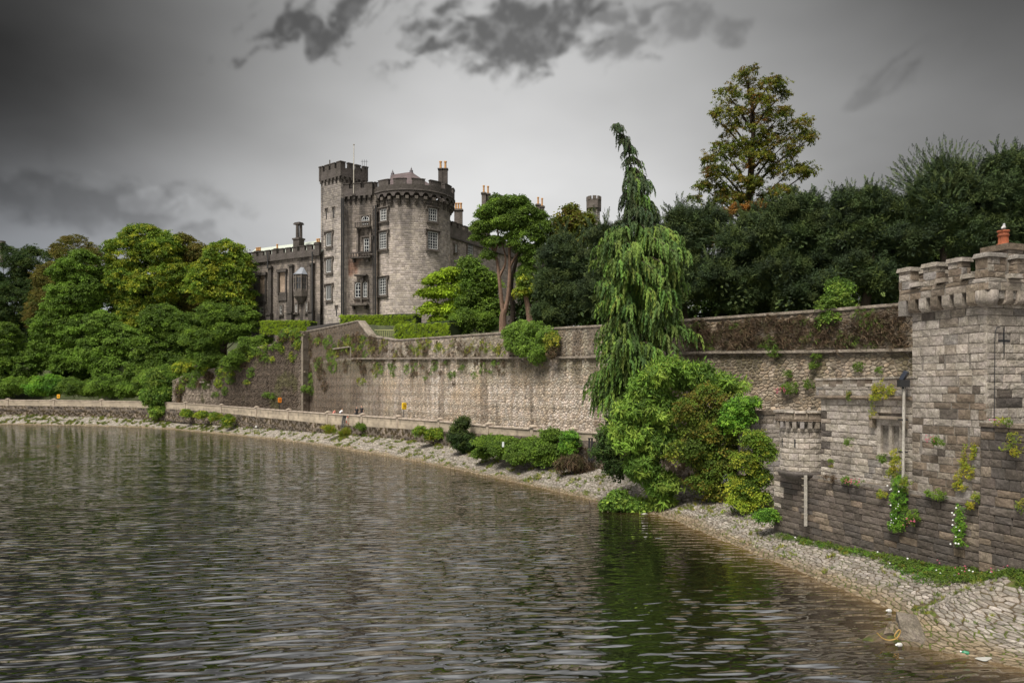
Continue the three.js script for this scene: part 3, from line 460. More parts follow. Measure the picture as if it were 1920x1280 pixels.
{
  // ---- the square turret
  const t = GT(thing('gate_turret', 'tall square battlemented stone turret at the right edge above the bank', 'tower'));
  const W = S2 - S1, D = 3.6, CB = 9.85, ST = 10.2, TOP = 11.38, SILL = 10.62;
  part('turret_core', box(W - 0.06, CB + 0.6 - 3, D, (S1 + S2) / 2, (CB + 0.6 + 3) / 2, -D / 2 - 0.02), M.mortar, t);
  const mo = (u, y, r) => { const k = (y - LEDGE) / (CB - LEDGE) + 0.5 * (fbm(u * 0.9, y * 0.6, 2.2, 3) - 0.5), q = r(); return k < 0.5 && q < 0.55 * (1 - k) + 0.12 ? stained(ashBrown, u, y, r) : q > 0.96 ? stained(ashDark, u, y, r) : k > 0.6 && q > 0.55 ? stained(ashPale, u, y, r) : stained(ash, u, y, r); };
  const slits = [], ux = (px) => gate.hit(px, 700)[0] - S1, uy = (px, py) => gate.hit(px, py)[1];
  for (const [px, a, b] of [[1730, 672, 694], [1772, 671, 690], [1819, 670, 694], [1727, 811, 842], [1771, 813, 838], [1817, 815, 836]]) { const c = ux(px); slits.push([c - 0.035, c + 0.035, uy(px, b), uy(px, a)]); }
  blocks(t, W, LEDGE - 0.02, CB, 0.27, 0.52, frontFace(S1, 0.0), mo, 410, openings(slits));
  const moS = (u, y, r) => (r() < 0.07 ? stained(ashDark, u, y, r) : r() < 0.7 ? stained(ashPale, u, y, r) : stained(ash, u, y, r));
  const cx = 0.78, cy = 8.62, cross = [[cx - 0.035, cx + 0.035, cy - 0.48, cy + 0.42], [cx - 0.27, cx + 0.27, cy - 0.035, cy + 0.035]];
  blocks(t, D, LEDGE - 0.02, CB, 0.27, 0.55, sideFace(S2, 0.0), moS, 411, openings(cross));
  for (const [a, b, y0, y1] of slits) { part('arrow_slit', box(b - a + 0.03, y1 - y0, 0.02, S1 + (a + b) / 2, (y0 + y1) / 2, -0.045), M.iron, t); }
  part('cross_slit', merge([box(0.02, 0.9, 0.07, S2 - 0.035, cy - 0.03, -cx), box(0.022, 0.07, 0.54, S2 - 0.036, cy, -cx)]), M.iron, t);
  // corbels: square heads with rounded feet, a large round one at the corner
  const corbel = (w, h, d) => { const s = new THREE.Shape(); s.moveTo(0, 0); s.lineTo(d, 0); s.lineTo(d, -h * 0.62); s.quadraticCurveTo(d, -h, d * 0.45, -h); s.lineTo(0, -h); s.closePath(); const g = new THREE.ExtrudeGeometry(s, { depth: w, bevelEnabled: true, bevelSize: 0.015, bevelThickness: 0.015, bevelSegments: 1, curveSegments: 5 }); g.rotateY(-Math.PI / 2); g.translate(w / 2, 0, 0); return metreUV(g); };
  const r = rng(12), o = 0.30;
  for (let i = 0; i < 6; i++) { const g = corbel(0.27, 0.42, o); g.translate(S1 + 0.26 + i * 0.47, ST, 0); part('corbel', g, r() < 0.4 ? pick(ashBrown, r) : pick(ash, r), t); }
  for (let i = 0; i < 6; i++) { const g = corbel(0.27, 0.42, o); g.rotateY(Math.PI / 2); g.translate(S2, ST, -0.62 - i * 0.5); part('corbel', g, pick(ash, r), t); }
  { const g = lathe([[0, -0.5], [0.18, -0.48], [0.29, -0.4], [0.33, -0.28], [0.33, 0.01], [0, 0.01]], 16); g.translate(S2 + 0.02, ST, 0.02); part('corner_corbel', metreUV(g), ash[0], t); }
  { const g = box(0.34, 0.55, 0.4, S1 - 0.14, ST - 0.24, 0.1); part('corner_corbel', g, ash[1], t); }
  // parapet
  const x0 = S1 - o, x1 = S2 + o, f = o;
  part('parapet_core', merge([box(x1 - x0 - 0.04, SILL - ST - 0.1, 0.36, (x0 + x1) / 2, (SILL + ST) / 2 - 0.03, f - 0.2), box(0.36, SILL - ST - 0.1, D, x1 - 0.2, (SILL + ST) / 2 - 0.03, f - 0.4 - D / 2), box(0.36, SILL - ST - 0.1, D, x0 + 0.2, (SILL + ST) / 2 - 0.03, f - 0.4 - D / 2), box(x1 - x0 - 0.1, 0.3, D - 0.4, (x0 + x1) / 2, ST - 0.1, -D / 2 + 0.1)]), M.mortar, t);
  const mp = (u, y, rr) => (rr() < 0.55 ? pick(ashBrown, rr) : pick(ash, rr));
  blocks(t, x1 - x0, ST, SILL - 0.02, 0.21, 0.7, frontFace(x0, f), mp, 420);
  blocks(t, D + 0.4, ST, SILL - 0.02, 0.21, 0.7, sideFace(x1, f), (u, y, rr) => pick(ash, rr), 421);
  blocks(t, D, ST, SILL - 0.02, 0.21, 0.7, leftFace(x0, f), mp, 422);
  const cap = (w, d) => { const g = new THREE.BoxGeometry(w, 0.13, d, 3, 1, 3), p = g.attributes.position; for (let i = 0; i < p.count; i++) { if (p.getY(i) > 0) { p.setX(i, p.getX(i) * 0.93); p.setZ(i, p.getZ(i) * 0.86); p.setY(i, 0.065 + 0.03 * hash3(i, 3, 1)); } } g.computeVertexNormals(); return metreUV(g); };
  const merlon = (xa, xb, za, zb, rr, seed, name = 'merlon') => {
    const w = xb - xa, d = zb - za, g = box(w - 0.03, TOP - SILL - 0.1, d - 0.03, (xa + xb) / 2, (TOP + SILL) / 2 - 0.05, (za + zb) / 2), m = part(name, g, M.mortar, t), cp = cap(w + 0.12, d + 0.12); cp.translate((xa + xb) / 2, TOP - 0.06, (za + zb) / 2); part('cap_stone', cp, pick(ash, rr), m);
    blocks(m, w, SILL - 0.02, TOP - 0.125, 0.25, 0.42, (u, y) => ({ pos: V(xa + u, y, zb), turn: 0 }), mp, seed); blocks(m, d, SILL - 0.02, TOP - 0.125, 0.25, 0.42, (u, y) => ({ pos: V(xb, y, zb - u), turn: Math.PI / 2 }), mp, seed + 1); blocks(m, d, SILL - 0.02, TOP - 0.125, 0.25, 0.42, (u, y) => ({ pos: V(xa, y, zb - u), turn: -Math.PI / 2 }), mp, seed + 2);
  };
  const uu = (px) => gate.hit(px, 520, f)[0], rm = rng(30);
  merlon(x0, uu(1708), f - 0.4, f, rm, 430); merlon(uu(1731), uu(1757), f - 0.4, f, rm, 433); merlon(uu(1778), uu(1804), f - 0.4, f, rm, 436); merlon(uu(1828.5), x1, f - 0.75, f, rm, 439);
  merlon(x1 - 0.4, x1, f - 2.2, f - 1.25, rm, 442); merlon(x1 - 0.4, x1, f - 3.7, f - 2.7, rm, 445); merlon(x0, x0 + 0.4, f - 1.9, f - 0.9, rm, 448); merlon(x0, x0 + 0.4, f - 3.4, f - 2.4, rm, 451);
  // sloping sills in front of the merlon joints
  for (const [a, b] of [[1709, 1730], [1758, 1777], [1805, 1827]]) { const g = cap(uu(b) - uu(a), 0.34); g.translate((uu(a) + uu(b)) / 2, SILL + 0.1, f - 0.06); part('sill_stone', g, pick(ash, rm), t); }
  for (const z of [-0.7, -2.15]) { const g = cap(0.34, 0.5); g.translate(x1 - 0.04, SILL + 0.05, f - 0.4 + z); part('sill_stone', g, ashPale[0], t); }
  // chimney and pot
  const ch = part('chimney', merge([box(0.86, 1.5, 0.7, S2 - 0.42, 10.9, -1.25)]), M.mortar, t);
  blocks(ch, 0.86, 10.9, 11.6, 0.3, 0.5, (u, y) => ({ pos: V(S2 - 0.85 + u, y, -0.89), turn: 0 }), (u, y, rr) => pick(ashBrown, rr), 460); blocks(ch, 0.7, 10.9, 11.6, 0.3, 0.5, (u, y) => ({ pos: V(S2 + 0.02, y, -0.9 - u), turn: Math.PI / 2 }), (u, y, rr) => pick(ash, rr), 461);
  { const g = box(1.0, 0.2, 0.84, S2 - 0.42, 11.70, -1.25); part('chimney_cap', g, ashBrown[2], ch); }
  { const g = lathe([[0.2, 0], [0.2, 0.06], [0.155, 0.08], [0.15, 0.30], [0.18, 0.32], [0.18, 0.36], [0.155, 0.38], [0.16, 0.44], [0.185, 0.46], [0.185, 0.50], [0.13, 0.50], [0.12, 0.1]], 18); g.translate(S2 - 0.38, 11.8, -1.2); part('chimney_pot', g, M.terracotta, ch); }
  // cable down the side
  part('cable', tube([V(S2 + 0.015, 9.05, -0.55), V(S2 + 0.02, 9.08, -0.45), V(S2 + 0.02, 8.9, -0.36), V(S2 + 0.02, 8, -0.33), V(S2 + 0.02, 7, -0.32), V(S2 + 0.02, 5.9, -0.31)], 0.012, 24, 5), M.iron, t);
}
{
  // ---- low wall beyond the turret, continuing towards the bridge
  const t = GT(thing('gate_side_wall', 'dark lower wall with plants on top, at the right edge beside the turret', 'wall'));
  const u0 = S2 + 0.05, L = 5.6, H = 5.85;
  part('wall_core', box(L, H - 0.5, 0.7, u0 + L / 2, (H + 0.5) / 2, -0.06), M.mortar, t);
  const mo = (u, y, r) => (r() < 0.15 ? stained(ashBrown, u, y, r) : stained(ashDark, u, y, r));
  blocks(t, 0.26, 0.9, H, 0.3, 0.3, (u, y) => ({ pos: V(u0 - 0.02, y, 0.32 - u), turn: -Math.PI / 2 }), mo, 470);
  blocks(t, L, 0.9, LEDGE - 0.1, 0.27, 0.6, frontFace(u0, 0.42), mo, 471); blocks(t, L, LEDGE - 0.05, H, 0.27, 0.6, frontFace(u0, 0.33), mo, 472);
  const r = rng(9); for (let u = 0; u < L; u += 0.95) part('coping_stone', box(0.94, 0.12, 0.8, u0 + u + 0.47, H + 0.06, -0.02), pick(ashBrown, r), t);
}
{
  // ---- crenellated wall with the mullioned window
  const t = GT(thing('crenellated_gate_wall', 'pale crenellated stone wall with a two-light mullioned window, left of the turret', 'wall'));
  const u0 = 2.75, u1 = S1 - 0.01, W = u1 - u0, CO = 6.72, TOP = 7.44, CR = 7.16;
  const wu = (px) => gate.hit(px, 800)[0] - u0, hole = [wu(1643), wu(1692), 4.55, 5.92];
  part('wall_core', merge([box(W, CO - 3, 0.7, u0 + W / 2, (CO + 3) / 2, -0.53), box(W + 0.2, CR - CO - 0.02, 0.4, u0 + W / 2 - 0.1, (CR + CO) / 2 - 0.02, -0.24)]), M.mortar, t);
  const mo = (u, y, r) => (u < 0.5 && y < 6 && r() < 0.5 ? stained(ashDark, u, y, r) : r() < 0.72 ? stained(ashPale, u, y, r) : stained(ash, u, y, r));
  blocks(t, W, LEDGE - 0.02, CO - 0.06, 0.25, 0.5, frontFace(u0, -0.08), mo, 480, openings([hole]));
  blocks(t, 0.4, LEDGE, CO, 0.25, 0.4, leftFace(u0 - 0.02, -0.1), mo, 481);
  // roll moulding under the parapet
  const r = rng(19); for (let u = 0; u < W + 0.2; u += 0.8) { const L = Math.min(0.79, W + 0.2 - u), g = new THREE.CylinderGeometry(0.1, 0.1, L, 10); g.rotateZ(Math.PI / 2); g.scale(1, 0.75, 1.1); g.translate(u0 - 0.2 + u + L / 2, CO, 0.0); part('roll_moulding', metreUV(g), pick(ashBrown, r), t); }
  blocks(t, W + 0.2, CO + 0.06, CR, 0.3, 0.5, frontFace(u0 - 0.2, 0.0), (u, y, rr) => pick(ash, rr), 482); blocks(t, 0.4, CO + 0.06, CR, 0.3, 0.4, leftFace(u0 - 0.22, 0), (u, y, rr) => pick(ash, rr), 483);
  for (let k = 0, u = u0 - 0.2; u < u1 - 0.2; k++, u += 0.78) { const w = k === 6 ? 0.5 : 0.42, g = box(w, TOP - CR, 0.4, u + w / 2, (TOP + CR) / 2, -0.2); part('merlon', g, pick(k % 2 ? ashBrown : ash, r), t); part('cap_stone', box(w + 0.06, 0.07, 0.46, u + w / 2, TOP + 0.037, -0.2), pick(ashPale, r), t); const s = box(0.35, 0.1, 0.42, u + w + 0.175, CR + 0.05, -0.2); s.rotateX(0.0); part('sill_stone', s, pick(ashPale, r), t); }
  // window: surround, two lights with bars, mullion, hood mould, sill
  const a = u0 + hole[0], b = u0 + hole[1], y0 = hole[2], y1 = hole[3], jw = 0.17, win = new THREE.Group(); win.name = 'window'; t.add(win);
  const S = (n, g, m) => part(n, g, m, win);
  S('jamb', box(jw, y1 - y0, 0.3, a + jw / 2, (y0 + y1) / 2, -0.2), ashPale[1]); S('jamb', box(jw, y1 - y0, 0.3, b - jw / 2, (y0 + y1) / 2, -0.2), ashPale[0]);
  S('lintel', box(b - a - 2 * jw - 0.004, 0.22, 0.3, (a + b) / 2, y1 - 0.11, -0.2), ashPale[1]); S('mullion', box(0.15, y1 - y0 - 0.32, 0.26, (a + b) / 2, (y0 + y1) / 2 - 0.06, -0.2), ashPale[1]);
  S('sill', box(b - a - 2 * jw - 0.004, 0.1, 0.42, (a + b) / 2, y0 + 0.05, -0.18), ashPale[3]); S('hood_mould', merge([box(b - a + 0.42, 0.1, 0.34, (a + b) / 2, y1 + 0.07, -0.02), box(0.13, 0.34, 0.3, a - 0.13, y1 - 0.16, -0.02), box(0.13, 0.34, 0.3, b + 0.13, y1 - 0.16, -0.02)]), ashBrown[4]);
  S('opening', box(b - a - 0.1, y1 - y0 - 0.1, 0.03, (a + b) / 2, (y0 + y1) / 2, -0.3), M.iron);
  for (const k of [-1, 1]) S('bar', box(0.035, y1 - y0 - 0.34, 0.035, (a + b) / 2 + k * 0.22, (y0 + y1) / 2 - 0.06, -0.2), ashPale[2]);
}
{
  // ---- round bartizan at the far corner
  const t = GT(thing('bartizan', 'small round corner turret of grey stone at the left end of the gate wall', 'tower')), cx = 1.5, cz = -0.25, R = 0.98, B = 3.5, CT = 5.42, TP = 6.12;
  const ring = (name, R_, y0, y1, n, course, mats, seed) => { const r = rng(seed); let y = y0, row = 0; while (y < y1 - 0.03) { let h = course * (0.75 + 0.5 * r()); if (y + h > y1 - 0.08) h = y1 - y; const off = (row++ & 1) * Math.PI / n; for (let i = 0; i < n; i++) { const th = off + (i + 0.5) * 2 * Math.PI / n; if (Math.sin(th) < -0.55) continue; const w = 2 * Math.PI * R_ / n - 0.008, m = part(name, pick(bevelled, r), pick(mats, r), t); m.position.set(cx + Math.cos(th) * R_, y + h / 2, cz + Math.sin(th) * R_); m.rotation.y = Math.PI / 2 - th; m.scale.set(w, h - 0.007, 0.14); } y += h; } };
  { const g = lathe([[0.3, B - 0.25], [R * 0.95, B - 0.1], [R - 0.03, B], [R - 0.03, TP - 0.5], [0, TP - 0.5]], 24); g.translate(cx, 0, cz); part('turret_core', metreUV(g), M.mortar, t); }
  { const g = lathe([[0, B - 0.36], [R * 0.8, B - 0.34], [R + 0.02, B - 0.2], [R + 0.1, B - 0.08], [R + 0.08, B + 0.02], [R - 0.05, B + 0.04]], 28); g.translate(cx, 0, cz); part('base_moulding', metreUV(g), ashDark[1], t); }
  ring('stone_block', R, B + 0.03, CT - 0.02, 14, 0.25, ashPale, 490);
  for (let i = 0; i < 15; i++) { const th = -0.5 + (i + 0.5) * (Math.PI + 1.0) / 15, g = box(0.17, 0.3, 0.26, 0, CT + 0.12, R + 0.05); g.rotateY(Math.PI / 2 - th); g.translate(cx, 0, cz); part('corbel', g, ash[i % 5 === 0 ? 3 : i % 3], t); }
  { const g = lathe([[R - 0.1, CT + 0.262], [R + 0.2, CT + 0.262], [R + 0.22, CT + 0.32], [R - 0.1, CT + 0.32]], 28); g.translate(cx, 0, cz); part('string_course', metreUV(g), ashBrown[2], t); }
  ring('parapet_stone', R + 0.17, CT + 0.325, TP - 0.08, 12, 0.33, ashBrown, 491);
  for (let i = 0; i < 10; i++) { const th0 = -0.4 + i * 0.4, g = box(0.44, 0.09, 0.36, 0, TP - 0.035 + (i % 3) * 0.012, R + 0.08); g.rotateY(Math.PI / 2 - th0); g.translate(cx, 0, cz); part('cap_stone', g, ashPale[i % 5], t); }
  { const g = new THREE.CylinderGeometry(R + 0.1, R + 0.1, 0.08, 24); g.translate(cx, TP - 0.5, cz); part('turret_floor', metreUV(g), M.mortar, t); }
  for (const th of [1.05, 1.75]) { const g = box(0.06, 0.36, 0.05, 0, 4.75, R + 0.005); g.rotateY(Math.PI / 2 - th); g.translate(cx, 0, cz); part('arrow_slit', g, M.iron, t); }
}
{
  // ---- floodlight on its white pole, white depth post
  const [u, y0] = gate.hit(1694, 884, 0.35), y1 = gate.hit(1698, 724, 0.35)[1], t = thing('floodlight_pole', 'slim white pole carrying a dark floodlight, in front of the window wall', 'lamp', gate.at(u, 0, 0.35));
  part('pole', tube([V(0, y0 - 0.6, 0), V(0.02, (y0 + y1) / 2, 0), V(0.03, y1, 0)], 0.055, 8, 8), M.oldPaint, t);
  for (const y of [y0 + 0.7, y1 - 1.2]) part('bracket', box(0.2, 0.05, 0.3, 0.06, y, -0.12), M.iron, t);
  const hd = part('lamp_head', merge([box(0.34, 0.26, 0.24, 0.0, y1 + 0.1, 0.02), box(0.1, 0.12, 0.1, 0.02, y1 - 0.03, 0)]), M.iron, t); hd.castShadow = true;
  const g2 = box(0.2, 0.34, 0.14); g2.rotateX(0.5); g2.rotateY(0.7); g2.translate(0.04, y1 + 0.38, 0.0); part('lamp_head', g2, std(0.03, 0.035, 0.05, 0.4), t); part('yoke', box(0.04, 0.3, 0.04, 0.02, y1 + 0.28, 0), M.iron, t);
  const [du, dy] = gate.hit(1511, 975, 0.45), dt = gate.hit(1511, 893, 0.45)[1], q = thing('depth_post', 'thin white marker post against the dark base wall under the bartizan', 'post', gate.at(du, 0, 0.45));
  part('board', box(0.12, dt - dy + 0.3, 0.05, 0, (dt + dy) / 2 - 0.1, 0), M.oldPaint, q); for (let k = 0; k < 6; k++) part('bracket', box(0.22, 0.03, 0.16, 0, dy + 0.25 + k * 0.3, -0.1), M.concrete, q);
}
// ---------------------------------------------------------------- the castle on its terrace
// coursed rubble seen from afar: colour and relief of the courses, plus the building's own stains (u, v run over the whole wall)
function castleWall(Wm, Hm, base, stain, seed, n = 1024, m = 512) {
  const r = rng(seed), rows = [], ch = 0.34; for (let y = 0; y < Hm;) { const h = ch * (0.7 + 0.6 * r()), xs = []; for (let x = -r(); x < Wm + 1;) { const L = 0.58 * (0.4 + 1.1 * r()); xs.push([x, 0.66 + 0.52 * r(), r()]); x += L; } rows.push([y, h, xs]); y += h; }
  let ri = 0, ci = 0; const bump = new Float32Array(n * m);
  const map = dataTex(n, m, (u, v, i, j) => {
    const y = v * Hm, x = u * Wm; if (i === 0) { ri = 0; while (ri < rows.length - 1 && rows[ri + 1][0] <= y) ri++; ci = 0; }
    const [y0, h, xs] = rows[ri]; while (ci < xs.length - 1 && xs[ci + 1][0] <= x) ci++;
    const [x0, k, w] = xs[ci], x1 = xs[ci + 1]?.[0] ?? Wm, edge = Math.min(y - y0, y0 + h - y, x - x0, x1 - x), joint = edge < 0.04 ? 0.86 : 1;
    bump[j * n + i] = (edge < 0.05 ? 0 : 0.5 + 0.5 * k * 0.8);
    const c = stain(u, v, fbm(u * Wm * 0.16, v * Hm * 0.16, seed, 5), fbm(u * Wm * 0.7, v * Hm * 0.12, seed + 3, 4)), s = k * joint * (0.82 + 0.36 * fbm(u * Wm * 1.4, v * Hm * 1.4, seed + 9, 3));
    return [0, 1, 2].map((q) => Math.pow(clamp(base[q] * c[q] * s * (q === 2 ? 0.96 + 0.08 * w : 1)), 1 / 2.2));
  });
  const bt = dataTex(n, m, (u, v, i, j) => bump[j * n + i], false);
  for (const t of [map, bt]) { t.repeat.set(1 / Wm, 1 / Hm); t.needsUpdate = true; }
  return new THREE.MeshStandardMaterial({ map, bumpMap: bt, bumpScale: 0.06, roughness: 0.95 });
}
function ribbon(pts, y0, y1, yBase = y0) {   // vertical wall along pts [[x, z], ...], uv = metres along, metres up from yBase
  const s = newSink(); let u = 0;
  for (let i = 0; i + 1 < pts.length; i++) { const [ax, az] = pts[i], [bx, bz] = pts[i + 1], L = Math.hypot(bx - ax, bz - az), k = s.pos.length / 3; s.pos.push(ax, y0, az, bx, y0, bz, bx, y1, bz, ax, y1, az); s.uv.push(u, y0 - yBase, u + L, y0 - yBase, u + L, y1 - yBase, u, y1 - yBase); s.idx.push(k, k + 1, k + 2, k, k + 2, k + 3); u += L; }
  return fromSink(s).toNonIndexed();
}
const flatSheet = (pts, y) => { const s = newSink(); for (const [x, z] of pts) { s.pos.push(x, y, z); s.uv.push(x, z); } for (let i = 1; i + 1 < pts.length; i++) s.idx.push(0, i, i + 1); return fromSink(s); };
const stoneDk = std(0.115, 0.10, 0.09, 0.95, { map: rep(grainC, 0.4), bumpMap: rep(grainB, 0.6), bumpScale: 0.04 }), stoneMd = std(0.19, 0.165, 0.145, 0.95, { map: rep(grainC, 0.4), bumpMap: rep(grainB, 0.6), bumpScale: 0.04 }), stoneLt = std(0.29, 0.25, 0.215, 0.95, { map: rep(grainC, 0.4), bumpMap: rep(grainB, 0.6), bumpScale: 0.04 }), copperGreen = std(0.42, 0.45, 0.38, 0.7), boardM = std(0.46, 0.35, 0.265, 0.8, { map: rep(grainC, 0.3) });
const setAt = (g, q, turn) => { g.rotateY(turn); g.translate(q.x, q.y, q.z); return g; };
function winPart(parent, q, turn, w, h, cols, rows, o = {}) {
  const W = new THREE.Group(); W.name = 'window'; W.position.copy(q); W.rotation.y = turn; parent.add(W);
  const arch = o.arch, hw = w / 2, f = [], b = o.bar || 0.062;
  if (arch) { const s = new THREE.Shape(); s.moveTo(-hw, -h / 2); s.lineTo(hw, -h / 2); s.lineTo(hw, h / 2 - hw); s.absarc(0, h / 2 - hw, hw, 0, Math.PI, false); s.closePath(); const hl = new THREE.Path(), t = 0.11; hl.moveTo(-hw + t, -h / 2 + t); hl.lineTo(hw - t, -h / 2 + t); hl.lineTo(hw - t, h / 2 - hw); hl.absarc(0, h / 2 - hw, hw - t, 0, Math.PI, false); hl.lineTo(-hw + t, -h / 2 + t); const s2 = s.clone(); s2.holes.push(hl); f.push(new THREE.ExtrudeGeometry(s2, { depth: 0.08, bevelEnabled: false, curveSegments: 6 }).translate(0, 0, 0.03)); part('pane', new THREE.ExtrudeGeometry(s, { depth: 0.03, bevelEnabled: false, curveSegments: 6 }), M.pane, W); }
  else { f.push(box(w, 0.13, 0.08, 0, h / 2 - 0.065, 0.07), box(w, 0.13, 0.08, 0, -h / 2 + 0.065, 0.07), box(0.13, h - 0.26, 0.08, -hw + 0.065, 0, 0.07), box(0.13, h - 0.26, 0.08, hw - 0.065, 0, 0.07)); part('pane', box(w - 0.04, h - 0.04, 0.04), M.pane, W); }
  for (let i = 1; i < cols; i++) f.push(box(i * 2 === cols ? b * 1.5 : b, h - 0.26, 0.05, -hw + w * i / cols, 0, 0.066));
  for (let j = 1; j < rows; j++) f.push(box(w - 0.26, j * 2 === rows ? b * 1.5 : b, 0.046, 0, -h / 2 + h * j / rows, 0.066));
  part('frame', merge(f), o.frame || M.sash, W);
  const s = 0.2, d = 0.26, parts = [box(s, h + 2 * s, d, -hw - s / 2, 0, d / 2 - 0.06), box(s, h + 2 * s, d, hw + s / 2, 0, d / 2 - 0.06), box(w, s, d, 0, h / 2 + s / 2, d / 2 - 0.06), box(w + 0.7, 0.18, d + 0.14, 0, -h / 2 - s - 0.09, d / 2)];
  if (!o.noHood) parts.push(box(w + 1.0, 0.17, d + 0.2, 0, h / 2 + s + 0.1, d / 2), box(0.17, 0.5, d + 0.1, -hw - 0.42, h / 2 - 0.05, d / 2), box(0.17, 0.5, d + 0.1, hw + 0.42, h / 2 - 0.05, d / 2));
  part('surround', merge(parts), o.stone || stoneMd, W); return W;
}
function pots(parent, x, y, z, n, gap, dirx, dirz, hgt = 1.0, r = 0.2, m = M.buffPot) { for (let i = 0; i < n; i++) { const g = lathe([[r * 0.95, 0], [r * 0.8, hgt * 0.2], [r * 0.72, hgt * 0.8], [r, hgt * 0.86], [r, hgt], [r * 0.6, hgt]], 10); g.translate(x + dirx * gap * (i - (n - 1) / 2), y, z + dirz * gap * (i - (n - 1) / 2)); part('chimney_pot', g, m, parent); } }
// battlements along a straight run from a to b at height y: merlons, their caps, the low wall between, corbels under
function battlement(t, a, b, y, low, high, mw, gap, thick, o = {}) {
  const pl = plane(a[0], a[1], b[0], b[1]), n = Math.max(1, Math.round((pl.L + gap) / (mw + gap))), w = (pl.L - gap * (n - 1)) / n, mat = o.mat || stoneDk;
  part('parapet', onWall(pl, box(pl.L, low, thick, pl.L / 2, low / 2, -thick / 2), 0, y), mat, t);
  for (let i = 0; i < n; i++) { const m = part('merlon', onWall(pl, box(w, high, thick - 0.02, i * (w + gap) + w / 2, low + high / 2, -thick / 2), 0, y), mat, t); part('cap_stone', onWall(pl, box(w + 0.16, 0.14, thick + 0.16, i * (w + gap) + w / 2, low + high + 0.07, -thick / 2), 0, y), stoneDk, m); }
  if (o.corbels) { const k = Math.round(pl.L / o.corbels); for (let i = 0; i < k; i++) part('corbel', onWall(pl, merge([box(0.42, 0.5, 0.62, 0, -0.25, -0.3), box(0.38, 0.45, 0.36, 0, -0.7, -0.42)]), (i + 0.5) * pl.L / k, y), stoneDk, t); }
  if (o.string) part('string_course', onWall(pl, box(pl.L + 0.1, 0.22, 0.3, pl.L / 2, -0.13, -0.02), 0, y), stoneDk, t);
  return pl;
}
const BASE = 17.2;
